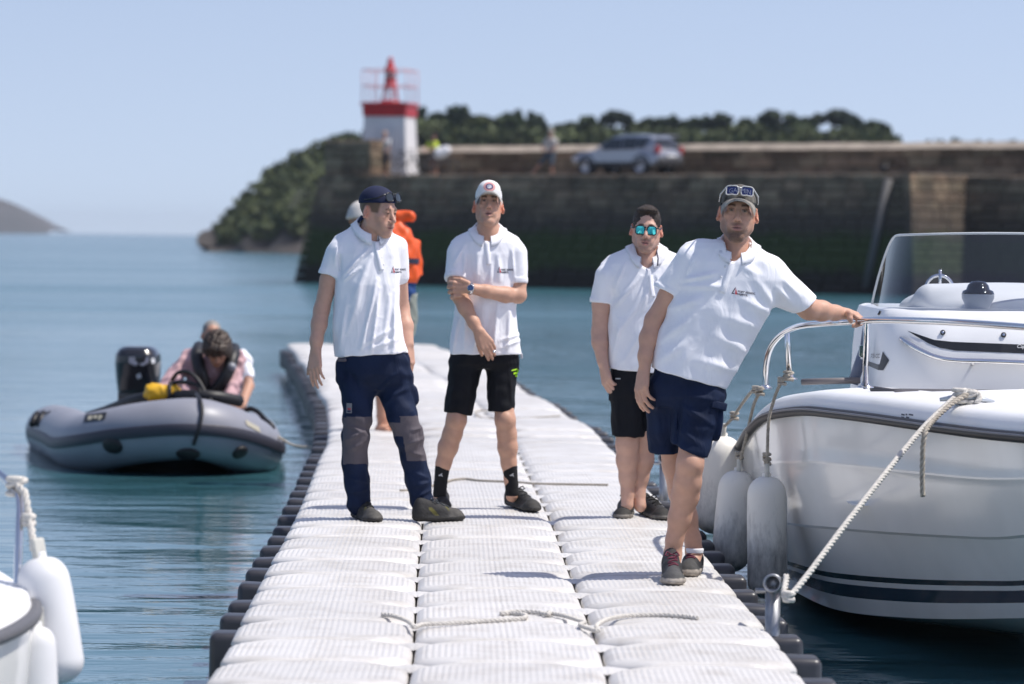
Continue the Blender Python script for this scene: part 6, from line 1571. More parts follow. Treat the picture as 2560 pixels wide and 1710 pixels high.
# ------------------------------------------------------------------ person in pink bending over the bow
def person_pink():
    D = 32.4; J = lambda x, y, d=0: P(x, y, D + d)
    root = empty('person', J(530, 1040), 'brown-haired person in pink shirt and black life jacket bending over the bow', 'person', 'people in the inflatable boat')
    skin = (.50, .27, .18)
    h = Head(J(543, 872, -.28), yaw=8, pitch=46, roll=0, sc=1.10)
    B = Field(.009); head_field(B, h, J(535, 872, 0), .055)
    B.cone(J(535, 880, .02), J(520, 960, .1), .08, .10, .04)
    B.chain([(J(478, 900, .0), .05), (J(440, 950, -.15), .042), (J(470, 985, -.45), .034)], .02); B.chain([(J(585, 905, .0), .05), (J(578, 965, -.15), .042), (J(570, 1010, -.45), .034)], .02)
    hand(B, J(470, 985, -.45), Vector((.5, -.6, -.5)), Vector((0, -.5, -.8)), 1); hand(B, J(572, 1010, -.45), Vector((.3, -.6, -.5)), Vector((0, -.5, -.8)), -1)
    B.chain([(J(500, 1000, .25), .09), (J(480, 1020, -.1), .07), (J(485, 1075, .1), .05)], .03); B.chain([(J(555, 1000, .25), .09), (J(575, 1020, -.1), .07), (J(570, 1075, .1), .05)], .03)
    def paint(Vv): c = skin_cols(Vv, skin); head_paint(Vv, h, skin, c); return c
    field_obj(B, 'body', M_skin, root, paint)
    M_pink = mat('pink_linen', (.56, .36, .38), .85, var=.15, vscale=10, bump=.2, bscale=120)
    T = Field(.011)
    T.stack(torso_rows(D, [(862, 505, 560, .08, .02), (875, 476, 592, .12, .02), (900, 462, 602, .16, 0), (940, 462, 600, .18, .02), (985, 475, 592, .18, .08), (1030, 480, 585, .16, .15)]), .03, 2.3)
    T.chain([(J(476, 892, 0), .075), (J(434, 945, -.14), .068), (J(410, 972, -.3), .055)], .03); T.chain([(J(434, 945, -.14), .06), (J(466, 978, -.42), .045)], .03)
    T.chain([(J(590, 895, 0), .075), (J(584, 955, -.14), .066), (J(572, 1000, -.42), .048)], .03)
    T.disp(fold_noise(51, .010, .10, (1, 1, 1), 8)); sh = field_obj(T, 'shirt', M_pink, root)
    cl_ = MB(); cl_.grid([[J(508, 880, -.13), J(520, 905, -.19), J(534, 935, -.20)], [J(525, 872, -.16), J(536, 890, -.2), J(540, 930, -.21)]], 0, True); cl_.grid([[J(566, 885, -.15), J(556, 905, -.19), J(542, 935, -.2)], [J(552, 878, -.18), J(548, 892, -.2), J(541, 928, -.21)]], 0, True); cl_.build('collar', M_pink, sh)
    vest = MB()
    vest.tube(spline([J(498, 868, .06), J(492, 885, -.15), J(498, 920, -.24), J(508, 950, -.24), J(512, 975, -.2)], 5), [.055] * 21, 8)
    vest.tube(spline([J(585, 872, .06), J(583, 890, -.15), J(572, 925, -.24), J(556, 955, -.25), J(535, 980, -.22)], 5), [.055] * 21, 8)
    vest.build('life_jacket', mat('black_nylon', (.010, .010, .012), .5), root)
    v2 = MB(); v2.lathe([(0, .06), (.035, .05), (.04, .0)], J(580, 918, -.24), 10, Rx(rad(80))); v2.build('life_jacket_badge', mat('grey_badge2', (.25, .26, .30), .4), root)
    H = Field(.008); H.ell(h(0, .015, .045), (.118, .130, .112), h.R, .02); H.ell(h(.065, .02, -.02), (.055, .08, .095), h.R, .03); H.ell(h(-.065, .02, .0), (.050, .08, .085), h.R, .03); H.ell(h(.0, -.075, .10), (.085, .05, .035), h.R, .02)
    H.disp(fold_noise(53, .007, .035, (1, 1, 1), 10)); field_obj(H, 'hair', mat('tousled_brown_hair', (.066, .040, .026), .5, var=.6, vscale=30, bump=.8, bscale=60), root)
person_pink()
def person_white():
    D = 33.5; J = lambda x, y, d=0: P(x, y, D + d)
    root = empty('person', J(575, 1040), 'grey-haired man in white T-shirt behind the person in pink', 'person', 'people in the inflatable boat')
    skin = (.52, .29, .20)
    h = Head(J(530, 838, 0), yaw=10, pitch=14, sc=1.02); B = Field(.009); head_field(B, h, J(545, 880, .03), .06)
    B.cone(J(560, 890, .04), J(570, 1000, .1), .09, .11, .04)
    B.chain([(J(610, 905, 0), .055), (J(622, 965, -.1), .045), (J(605, 1012, -.35), .038), (J(590, 1018, -.5), .032)], .02)
    hand(B, J(590, 1018, -.5), Vector((-.5, -.7, -.3)), Vector((0, -.4, -.9)), 1)
    B.chain([(J(560, 1000, .2), .09), (J(570, 1030, -.1), .07), (J(575, 1080, .1), .05)], .03)
    def paint(Vv): c = skin_cols(Vv, skin); head_paint(Vv, h, skin, c); return c
    field_obj(B, 'body', M_skin, root, paint)
    T = Field(.011); T.stack(torso_rows(D, [(870, 520, 590, .08, .02), (885, 500, 610, .12, .02), (915, 498, 622, .15, 0), (960, 505, 615, .16, 0), (1030, 510, 612, .16, .05)]), .03, 2.3); T.cutcone(J(605, 900, 0), J(618, 948, -.05), .085, .07, None, (J(618, 948, -.05), (.2, -.3, -.9)), .03)
    T.disp(fold_noise(57, .006, .1)); field_obj(T, 't_shirt', M_polo, root)
    H = Field(.008); H.ell(h(0, .025, .038), (.083, .100, .088), h.R); H.ell(h(0, -.10, .0), (.075, .085, .105), h.R, .01, 1); H.ell(h(0, -.02, -.13), (.12, .14, .10), h.R, .01, 1); field_obj(H, 'hair', mat('grey_hair', (.30, .28, .26), .6, var=.4, vscale=40), root)
person_white()

# ------------------------------------------------------------------ man in the orange life vest farther along the dock, seen from behind
def man_vest():
    D = 29.7; J = lambda x, y, d=0: P(x, y, D + d)
    root = empty('person', G(954, 1080, DECK), 'man in pale bucket hat and orange life vest facing away behind the backcap man', 'person')
    skin = (.46, .24, .16)
    h = Head(J(905, 545, .0), yaw=160, pitch=8, sc=1.08); B = Field(.008); head_field(B, h, J(935, 590, .02), .058)
    B.cone(J(940, 600, .02), J(960, 800, .02), .09, .1, .04)
    B.chain([(J(1000, 625, -.1), .05), (J(985, 690, -.2), .042), (J(970, 770, -.3), .033)], .02); hand(B, J(970, 770, -.3), Vector((-.1, -.4, -1)), Vector((-1, 0, 0)), 1)
    B.chain([(J(1000, 830, .0), .075), (J(1005, 920, .02), .056), (J(1005, 960, .04), .056), (J(985, 1040, .04), .038), (J(968, 1070, .05), .036)], .02); B.chain([(J(960, 830, .0), .075), (J(956, 920, -.02), .056), (J(955, 970, .0), .056), (J(955, 1040, .0), .040), (J(956, 1068, .0), .040)], .02)
    for (x, y) in ((954, 1074), (980, 1072)): B.cone(J(x - 6, y, .0), J(x + 12, y + 2, -.12), .036, .030, .02)
    field_obj(B, 'body', M_skin, root, lambda Vv: skin_cols(Vv, skin))
    M_or = mat('orange_life_vest', (.85, .105, .012), .5, var=.12, vscale=8, bump=.2, bscale=60)
    T = Field(.010)
    T.stack(torso_rows(D, [(556, 960, 1008, .08, 0), (572, 955, 1026, .11, 0), (600, 950, 1040, .14, 0), (650, 948, 1044, .155, 0), (695, 950, 1046, .155, 0), (705, 955, 1042, .14, 0)]), .03, 2.6)
    T.cone(J(950, 540, .02), J(1026, 541, -.02), .048, .042, .012)
    T.cutcone(J(1034, 610, .02), J(1043, 686, .02), .05, .046, None, (J(1047, 690, .02), (.1, 0, -1)), .03)
    T.disp(fold_noise(61, .008, .12)); ve = field_obj(T, 'life_vest', M_or, root)
    mb = MB(); rows = []
    for z in (645, 658):
        a = P(946, z, D); b = P(1047, z, D); r = []
        for k in range(25):
            t = 2 * math.pi * k / 24; r.append(((a.x + b.x) / 2 + (b.x - a.x) / 2 * 1.03 * math.copysign(abs(math.cos(t)) ** .8, math.cos(t)), D - .166 * math.copysign(abs(math.sin(t)) ** .8, math.sin(t)), a.z))
        rows.append(r)
    mb.grid(rows); mb.build('vest_belt', mat('navy_webbing', (.02, .022, .05), .7), ve)
    s = Field(.010); s.stack(torso_rows(D, [(578, 915, 960, .07, 0), (592, 905, 990, .10, 0), (630, 915, 1010, .125, 0), (680, 940, 1034, .13, 0), (720, 956, 1040, .135, 0), (748, 960, 1038, .13, 0)]), .02); s.disp(fold_noise(63, .006, .09)); field_obj(s, 'blue_shirt', mat('blue_cotton', (.012, .055, .20), .8, var=.3, vscale=15), root)
    s = Field(.010); s.stack(torso_rows(D, [(735, 962, 1042, .125, 0), (780, 960, 1042, .13, 0), (800, 962, 1040, .12, 0)]), .02); s.cutcone(J(1008, 780, 0), J(1008, 845, 0), .105, .09, None, (J(1008, 842, 0), (0, 0, -1)), .03); s.cutcone(J(972, 780, 0), J(970, 845, 0), .10, .09, None, (J(970, 842, 0), (0, 0, -1)), .03); s.disp(fold_noise(65, .006, .09)); field_obj(s, 'shorts', mat('grey_green_shorts', (.24, .26, .23), .85), root)
    H = Field(.008); H.ell(h(0, .01, .045), (.095, .112, .082), h.R, .02); H.cone(h(0, .01, .0), h(0, .01, .03), .115, .098, .02); H.plane(h(0, 0, -.015), h.R @ Vector((0, 0, -1))); H.cone(h(0, .03, -.05), h(0, .03, .0), .118, .105, .02)
    field_obj(H, 'bucket_hat', mat('pale_canvas', (.55, .52, .49), .9, bump=.3, bscale=150), root)
man_vest()
# ================================================================== breakwater
EW = Vector((.768, -.640, 0)).normalized(); A0 = Vector((-8.6, 156.2, 0)) + EW * .95; NW = Vector((-EW.y, EW.x, 0)) * -1
if NW.y > 0: NW = -NW
NW = Vector((-.640, -.768, 0)).normalized()          # out of the wall, towards the camera side
ZT = 4.35; BAT = .9; PW = 7.5
def wp(s, n, z): return A0 + EW * s + NW * (BAT * max(0, 1 - z / ZT) - n) + Vector((0, 0, z))     # n: metres back from the face
def pier_s(px, n):                  # distance along the wall that stands at a photo column
    k = (px - 1280) / FPX; bx, by = A0.x - NW.x * n, A0.y - NW.y * n
    return (k * by - bx) / (EW.x - k * EW.y)
bw = empty('breakwater', A0, 'dark stone breakwater with green algae band behind the men', 'breakwater')
def stone_mat():
    m = bpy.data.materials.new('weathered_granite'); m.use_nodes = True; n = m.node_tree.nodes; l = m.node_tree.links; b = n['Principled BSDF']; b.inputs['Roughness'].default_value = .85
    tc = n.new('ShaderNodeTexCoord'); sp = n.new('ShaderNodeSeparateXYZ'); l.new(tc.outputs['Object'], sp.inputs[0])
    t = n.new('ShaderNodeTexNoise'); t.inputs['Scale'].default_value = .9; t.inputs['Detail'].default_value = 7; t.inputs['Roughness'].default_value = .65; l.new(tc.outputs['Object'], t.inputs['Vector'])
    r = n.new('ShaderNodeValToRGB'); e = r.color_ramp.elements; e[0].position = .28; e[0].color = (.10, .070, .048, 1); e[1].position = .72; e[1].color = (.31, .225, .15, 1); l.new(t.outputs['Fac'], r.inputs['Fac'])
    at = n.new('ShaderNodeAttribute'); at.attribute_name = 'Col'
    mm = n.new('ShaderNodeMix'); mm.data_type = 'RGBA'; mm.blend_type = 'MULTIPLY'; mm.inputs['Factor'].default_value = 1; l.new(r.outputs['Color'], mm.inputs['A']); l.new(at.outputs['Color'], mm.inputs['B'])
    # tide marks: algae band and wet black foot, with a ragged edge
    w = n.new('ShaderNodeMath'); w.operation = 'MULTIPLY_ADD'; w.inputs[1].default_value = 1.1; l.new(t.outputs['Fac'], w.inputs[0]); l.new(sp.outputs[2], w.inputs[2])
    def ramp(lo, hi):
        q = n.new('ShaderNodeMapRange'); q.inputs[1].default_value = lo; q.inputs[2].default_value = hi; q.inputs[3].default_value = 0; q.inputs[4].default_value = 1; l.new(w.outputs[0], q.inputs[0]); return q.outputs[0]
    def over(a, col, fac):
        x = n.new('ShaderNodeMix'); x.data_type = 'RGBA'; l.new(fac, x.inputs['Factor']); l.new(a, x.inputs['A']); x.inputs['B'].default_value = (*col, 1); return x.outputs['Result']
    c = over(mm.outputs['Result'], (.060, .046, .036), ramp(4.3, 3.1)); c = over(c, (.032, .048, .012), ramp(2.95, 2.45)); c = over(c, (.020, .017, .013), ramp(1.55, 1.15)); l.new(c, b.inputs['Base Color'])
    bp = n.new('ShaderNodeBump'); bp.inputs['Strength'].default_value = .6; bp.inputs['Distance'].default_value = .05; l.new(t.outputs['Fac'], bp.inputs['Height']); l.new(bp.outputs[0], b.inputs['Normal'])
    return m
M_stone = stone_mat()
def stones(name, s0, s1, z0, z1, n0, course=.34, length=.85, parent=None, endcap=False, proud=.03, seed=1, fn=None, depth=.3, shade=1.0):
    """coursed blocks, each with its own edges and a recessed joint, joined as one facing"""
    rs = random.Random(seed); vs = []; fs = []; cs = []; z = z0; row = 0; fn = fn or (lambda s, n, z: wp(s, n, z))
    while z < z1 - .05:
        hh = min(course * rs.uniform(.85, 1.15), z1 - z); s = s0 - rs.uniform(0, .5)
        while s < s1:
            L = length * rs.uniform(.6, 1.4); a, b = max(s, s0), min(s + L, s1)
            if b - a > .08:
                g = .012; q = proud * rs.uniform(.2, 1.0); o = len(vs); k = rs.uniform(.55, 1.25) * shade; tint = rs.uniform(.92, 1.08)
                ch = .02
                for (aa, bb, za, zb, nn) in ((a + g, b - g, z + g, z + hh - g, n0 + depth), (a + g, b - g, z + g, z + hh - g, n0 - q + .03), (a + g + ch, b - g - ch, z + g + ch, z + hh - g - ch, n0 - q)):
                    vs += [fn(aa, nn, za), fn(bb, nn, za), fn(bb, nn, zb), fn(aa, nn, zb)]
                for lv in (0, 1):
                    for j in range(4): fs.append((o + lv * 4 + j, o + lv * 4 + (j + 1) % 4, o + lv * 4 + 4 + (j + 1) % 4, o + lv * 4 + 4 + j))
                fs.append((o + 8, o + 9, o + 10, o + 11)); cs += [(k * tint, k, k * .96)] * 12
            s += L
        z += hh; row += 1
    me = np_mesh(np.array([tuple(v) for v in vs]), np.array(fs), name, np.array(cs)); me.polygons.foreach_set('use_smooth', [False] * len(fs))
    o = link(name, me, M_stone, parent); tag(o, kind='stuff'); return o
def core(name, corners, z0, z1, parent, m=M_stone, fn=None):
    mb = MB(); n = len(corners); fn = fn or (lambda s, b, z: wp(s, b, z))
    mb.add([fn(s, b, z0) for s, b in corners] + [fn(s, b, z1) for s, b in corners], [tuple(range(n))[::-1], tuple(range(n, 2 * n))] + [(i, (i + 1) % n, n + (i + 1) % n, n + i) for i in range(n)])
    o = mb.build(name, m, parent, fix=True)
    a = o.data.color_attributes.new('Col', 'FLOAT_COLOR', 'POINT')
    for d in a.data: d.color = (.5, .5, .5, 1)
    return o
SE = pier_s(2292, 0)                           # where the near wall ends in a lit return face
core('wall_core', [(0, .05), (SE - .03, .05), (SE - .03, PW), (0, PW)], -.8, ZT - .02, bw)
stones('stone_facing', 0, SE, -.3, ZT, 0, parent=bw, seed=2)
stones('stone_facing', .0, PW, -.3, ZT, 0, parent=bw, seed=3, fn=lambda s, n, z: A0 + EW * (n - .0 - BAT * .6 * max(0, 1 - z / ZT)) - NW * s + NW * BAT * max(0, 1 - z / ZT) + Vector((0, 0, z)))
stones('stone_facing', -.6, 3.2, -.3, ZT, 0, parent=bw, seed=4, shade=.62, fn=lambda s, n, z: A0 + EW * (SE - n + .02 + BAT * .9 * max(0, 1 - z / ZT)) - NW * s + NW * BAT * max(0, 1 - z / ZT) + Vector((0, 0, z)))  # stones coloured darker to offset the sunlight on this face
core('wall_core', [(SE - .2, 3.05), (70, 3.05), (70, PW), (SE - .2, PW)], -.8, ZT - .03, bw)
stones('stone_facing', SE + .1, 48, -.3, ZT, 3.0, parent=bw, seed=5)
# road surface and coping
core('road_surface', [(1.2, .5), (SE - .3, .5), (SE - .3, PW - .9), (1.2, PW - .9)], ZT - .02, ZT + .03, bw, mat('pale_paving', (.22, .20, .17), .9, var=.3, vscale=.6))
# parapet with coping stones
PS = pier_s(1034, PW - .9)
stones('parapet_facing', PS, 48, ZT, ZT + 1.05, PW - .9, .36, 1.0, bw, seed=6)
core('parapet_core', [(PS, PW - .85), (70, PW - .85), (70, PW), (PS, PW)], ZT - .1, ZT + 1.06, bw)
M_cop = mat('pale_coping_stone', (.44, .37, .30), .9, var=.35, vscale=1.2); rs = random.Random(9); s = PS
while s < 47:
    L = rs.uniform(1.3, 1.9); z = ZT + 1.06 + rs.uniform(0, .02)
    mb = MB(); q = [wp(s + .012, PW - 1.05, z), wp(s + L - .012, PW - 1.0, z), wp(s + L - .012, PW + .1, z), wp(s + .012, PW + .1, z)]
    tp = [wp(s + .012, PW - .60, z + .26), wp(s + L - .012, PW - .60, z + .26), wp(s + L - .012, PW + .1, z + .26), wp(s + .012, PW + .1, z + .26)]
    mb.add(q + tp, [(3, 2, 1, 0), (4, 5, 6, 7), (0, 1, 5, 4), (1, 2, 6, 5), (2, 3, 7, 6), (3, 0, 4, 7)]); mb.build('coping_stone', M_cop, bw); s += L
# higher head block to the left of the tower
HB0, HB1 = pier_s(806, .3), pier_s(922, .3)
stones('head_block_facing', HB0, HB1, ZT, ZT + 1.40, .3, .36, .9, bw, seed=7); core('head_block_core', [(HB0 + .05, .36), (HB1 - .05, .36), (HB1 - .05, 1.5), (HB0 + .05, 1.5)], ZT - .1, ZT + 1.43, bw)
stones('head_block_facing', .3, 1.5, ZT, ZT + 1.40, 0, .36, .8, bw, seed=8, fn=lambda s, n, z: wp(HB1 - n, s, z))
# ladder / drain pipe on the wall
mb = MB(); mb.tube([wp(pier_s(2222, 0), -.06, ZT - .2), wp(pier_s(2200, 0), -.08, .2)], .16, 8); tag(mb.build('drain_pipe', mat('pale_grey_pipe', (.10, .095, .095), .7)), 'pale grey pipe running down the breakwater wall', 'pipe')
bo = MB(); bo.lathe([(.10, 0), (.10, .12), (.16, .22), (.13, .30), (0, .32)], wp(pier_s(2205, .4), .4, ZT), 14); tag(bo.build('bollard', M_blk), 'small black bollard on the breakwater edge', 'bollard')
# ================================================================== harbour light
LT = wp(pier_s(969, 3.2), 3.2, ZT)
lt = empty('lighthouse', LT, 'small square white harbour light with red gallery and lantern', 'lighthouse')
RL = Rz(rad(-13)); M_wh = mat('white_render', (.70, .69, .70), .8, var=.12, vscale=2); M_red = mat('red_paint', (.50, .012, .016), .45, var=.15, vscale=3)
def lp(x, y, z): return LT + RL @ Vector((x, y, z))
def sq(mb, levels, mi=0):
    rows = [[lp(-a, -a, z), lp(a, -a, z), lp(a, a, z), lp(-a, a, z)] for a, z in levels]; mb.grid(rows, mi, False, True); mb.add(rows[-1], [(0, 1, 2, 3)], mi)
mb = MB(); sq(mb, [(1.02, 0), (1.02, .25), (.96, .25), (.86, 2.46)]); mb.build('tower', M_wh, lt, fix=True)
mb = MB(); sq(mb, [(.84, 2.44), (.90, 2.44), (.93, 2.88), (.99, 2.90), (.99, 3.0), (.5, 3.04)]); mb.build('gallery', M_red, lt, fix=True)
mb = MB(); mb.box(lp(.1, -.935, 1.05), (.36, .03, .95), RL); mb.build('door', mat('grey_white_door', (.60, .60, .62), .5), lt)
M_railp = mat('pale_red_rail', (.62, .30, .32), .5)
for i, (x, y) in enumerate([(-.93, -.93), (-.31, -.93), (.31, -.93), (.93, -.93), (.93, 0), (.93, .93), (0, .93), (-.93, .93), (-.93, 0)]): mb = MB(); mb.tube([lp(x, y, 3.0), lp(x, y, 4.35)], .022, 6); mb.build('railing_post', M_railp, lt)
for z in (3.68, 4.34): mb = MB(); mb.tube([lp(-.93, -.93, z), lp(.93, -.93, z), lp(.93, .93, z), lp(-.93, .93, z)], .022, 6, closed=True); mb.build('railing_bar', M_railp, lt)
mb = MB(); mb.lathe([(.42, 3.03), (.40, 3.10), (.10, 3.14)], LT, 16); mb.build('lantern_base', M_red, lt)
for k in range(6): a = math.pi * 2 * k / 6; mb = MB(); mb.tube([lp(.36 * math.cos(a), .36 * math.sin(a), 3.1), lp(.24 * math.cos(a), .24 * math.sin(a), 3.62)], .03, 6); mb.build('lantern_leg', M_red, lt)
mb = MB(); mb.lathe([(.30, 3.60), (.32, 3.66), (.24, 3.70), (.22, 4.02), (.26, 4.05)], LT, 16); mb.build('lantern', M_red, lt)
mb = MB(); mb.lathe([(.20, 4.04), (.20, 4.26)], LT, 16); mb.build('lantern_glass', mat('dark_lantern_glass', (.06, .004, .006), .1, coat=1), lt)
mb = MB(); mb.lathe([(.27, 4.25), (.27, 4.31), (.18, 4.50), (.12, 4.66), (.10, 4.72), (.12, 4.78), (.08, 4.86), (0, 4.90)], LT, 16); mb.build('lantern_cap', M_red, lt)
# ================================================================== parked car on the pier
def car():
    s0 = wp(pier_s(1563, 4.1), 4.1, ZT + .03)
    root = empty('parked_car', s0, 'silver sport utility car parked on the breakwater road', 'car')
    F = -EW; L = NW; U = Vector((0, 0, 1))            # bonnet to the left, near side towards the camera
    def c(x, y, z): return s0 + F * x + L * y + U * z
    M_p = mat('silver_car_paint', (.33, .34, .38), .25, metal=.5, coat=.6); M_g = mat('car_glass', (.012, .018, .02), .06, coat=1); M_pl = mat('dark_cladding', (.02, .02, .022), .6)
    secs = [(-2.16, .62, .86, .72, .60), (-2.05, .40, 1.02, .84, .70), (-1.85, .34, 1.10, .88, .82), (-1.2, .32, 1.02, .90, .88), (-.2, .32, .98, .90, .88), (.8, .32, .96, .90, .88), (1.05, .32, .98, .90, .86), (1.7, .34, .90, .88, .80), (2.05, .42, .78, .82, .68), (2.2, .52, .66, .66, .55)]
    rows = []
    for (x, z0, z1, w, wt) in secs:
        half = [(0, z0), (w * .8, z0), (w, z0 + .10), (w, z0 + (z1 - z0) * .55), (wt + .02, z1 - .04), (wt - .04, z1), (0, z1 + .03)]
        rows.append([c(x, -y, z) for y, z in half] + [c(x, y, z) for y, z in half[::-1][1:-1]])
    mb = MB(); mb.grid(rows, 0, True, True); mb.add(rows[0], [tuple(range(len(rows[0])))]); mb.add(rows[-1], [tuple(range(len(rows[0])))[::-1]]); mb.build('body', M_p, root, 40, fix=True)
    gh = [(-2.0, 1.08, 1.12, .80, .76), (-1.88, 1.06, 1.34, .80, .66), (-1.60, 1.0, 1.52, .80, .62), (-.9, .98, 1.58, .80, .62), (.0, .96, 1.56, .80, .62), (.35, .95, 1.46, .80, .62), (.8, .95, 1.16, .80, .70), (1.05, .95, .99, .78, .74)]
    rows = []
    for (x, z0, z1, wb, wt) in gh: rows.append([c(x, -wb, z0), c(x, -wt, z1), c(x, -wt * .6, z1 + .03), c(x, 0, z1 + .04), c(x, wt * .6, z1 + .03), c(x, wt, z1), c(x, wb, z0)])
    mb = MB(); mb.grid(rows, 0, True); mb.build('cabin', M_p, root, 40, fix=True)
    for s in (-1, 1):
        for (xa, xb, xc, xd, za, zb) in ((.78, .34, -.28, -.28, 1.02, 1.44), (-.34, -.34, -1.02, -1.02, 1.03, 1.47), (-1.08, -1.08, -1.62, -1.40, 1.08, 1.45)):
            mb = MB(); yb, yt = .80 + .012, .655 + .012
            mb.add([c(xa, s * yb, za), c(xb, s * yt, zb), c(xc, s * yt, zb), c(xd, s * yb, za)], [(0, 1, 2, 3)]); mb.build('side_window', M_g, root)
        mb = MB(); mb.box(c(.0, s * .905, .42), (1.25, .02, .10), Matrix((F, L, U)).transposed()); mb.build('sill_cladding', M_pl, root)
        mb = MB(); mb.rbox(c(-2.06, s * .74, 1.0), (.09, .10, .15), .03, Matrix((F, L, U)).transposed()); mb.build('tail_light', mat('tail_lamp', (.35, .01, .012), .2, coat=1), root)
        mb = MB(); mb.rbox(c(2.12, s * .62, .66), (.07, .14, .06), .02, Matrix((F, L, U)).transposed()); mb.build('headlight', mat('head_lamp', (.5, .52, .55), .1, coat=1), root)
        mb = MB(); mb.rbox(c(.62, s * 1.0, 1.04), (.08, .09, .06), .03, Matrix((F, L, U)).transposed()); mb.build('wing_mirror', M_p, root)
        for x in (1.35, -1.35):
            R = Matrix((F, U, L * s)).transposed()
            mb = MB(); mb.lathe([(.44, -.16), (.46, -.02), (.44, .03), (.36, .035)], c(x, s * .87, .38), 24, R); mb.build('wheel_arch', M_pl, root)
            mb = MB(); mb.lathe([(.22, .10), (.31, .09), (.335, .05), (.335, -.12), (.30, -.14)], c(x, s * .84, .335), 24, R); w = mb.build('wheel', M_blk, root)
            mb = MB(); mb.lathe([(0, .07), (.05, .075), (.06, .05), (.20, .06), (.225, .10)], c(x, s * .84, .335), 10, R); mb.build('rim', mat('alloy', (.45, .45, .47), .3, metal=.8), w)
    mb = MB(); mb.add([c(-2.045, -.66, 1.10), c(-2.045, .66, 1.10), c(-1.90, .60, 1.40), c(-1.90, -.60, 1.40)], [(0, 1, 2, 3)]); mb.build('rear_window', M_g, root)
    mb = MB(); mb.rbox(c(-2.16, 0, .50), (.05, .80, .13), .04, Matrix((F, L, U)).transposed()); mb.build('rear_bumper', M_pl, root)
    mb = MB(); mb.box(c(-2.185, 0, .78), (.012, .26, .055), Matrix((F, L, U)).transposed()); mb.build('number_plate', mat('plate_white', (.75, .75, .75), .4), root)
    mb = MB(); mb.rbox(c(-1.98, 0, 1.55), (.16, .58, .02), .015, Matrix((F, L, U)).transposed()); mb.build('roof_spoiler', M_p, root)
car()
# ================================================================== people and bicycles on the pier
def far_person(base, hgt, label, top_c, leg_c, skin=(.45, .25, .18), lean=0.0, hat=None, pose='stand', extra=None, group='people on the breakwater'):
    root = empty('person', base, label, 'person', group); k = hgt / 1.75; ex = EW
    def Q(x, y, z): return Vector(base) + ex * (x * k + lean * z * .3) + NW * (y * k) + Vector((0, 0, z * k))
    B = Field(.022); B.ell(Q(0, .02, 1.62), (.085 * k, .10 * k, .12 * k)); B.cone(Q(0, 0, 1.38), Q(0, .01, 1.55), .06 * k, .055 * k)
    if pose == 'stand': legs = [[(-.10, 0, .9), (-.11, .03, .48), (-.12, 0, .06)], [(.10, 0, .9), (.12, .03, .48), (.13, 0, .06)]]; arms = [[(-.22, 0, 1.38), (-.28, .05, 1.1), (-.22, .18, .9)], [(.22, 0, 1.38), (.28, .05, 1.1), (.22, .2, .92)]]
    elif pose == 'cycle': legs = [[(-.10, 0, .92), (.10, .28, .62), (0, .10, .20)], [(.12, 0, .92), (.14, .1, .55), (.10, -.08, .10)]]; arms = [[(-.2, .1, 1.34), (-.22, .3, 1.15), (-.15, .45, 1.0)], [(.2, .1, 1.34), (.22, .3, 1.15), (.15, .45, 1.0)]]
    else: legs = [[(-.08, .05, .85), (-.30, .20, .50), (-.72, .25, .06)], [(.10, 0, .85), (.16, .15, .45), (.14, .05, .06)]]; arms = [[(-.22, 0, 1.34), (-.30, .15, 1.05), (-.10, .28, .95)], [(.22, 0, 1.34), (.30, .12, 1.05), (.12, .25, .92)]]
    for a in arms: B.chain([(Q(*a[0]), .055 * k), (Q(*a[1]), .045 * k), (Q(*a[2]), .04 * k)], .02)
    for a in legs: B.chain([(Q(*a[0]), .08 * k), (Q(*a[1]), .058 * k), (Q(*a[2]), .045 * k)], .02); B.cone(Q(*a[2]), Q(a[2][0], a[2][1] + .14, .03), .045 * k, .04 * k, .02)
    B.cone(Q(0, 0, .95), Q(0, 0, 1.35), .11 * k, .12 * k, .03)
    field_obj(B, 'body', M_skin, root, lambda Vv: skin_cols(Vv, skin))
    T = Field(.022); T.cone(Q(-.08, 0, .98), Q(-.10, 0, 1.34), .13 * k, .13 * k, .04); T.cone(Q(.08, 0, .98), Q(.10, 0, 1.34), .13 * k, .13 * k, .04)
    for a in arms: m = [(p + q) / 2 for p, q in zip(a[0], a[1])]; T.cone(Q(*a[0]), Q(*m), .085 * k, .075 * k, .03)
    T.disp(fold_noise(71, .012, .2)); field_obj(T, 'shirt', mat('far_shirt', top_c, .85), root)
    t = Field(.022)
    for a in legs: t.cone(Q(*a[0]), Q(*a[1]), .11 * k, .085 * k, .04)
    field_obj(t, 'shorts', mat('far_shorts', leg_c, .85), root)
    mb = MB(); mb.lathe([(.105 * k, 0), (.11 * k, .06 * k), (.07 * k, .12 * k), (0, .135 * k)], Q(0, .0, 1.66), 12); mb.build('hair' if hat is None else 'hat', mat('far_hat', hat or (.05, .03, .02), .8), root)
    return root, Q
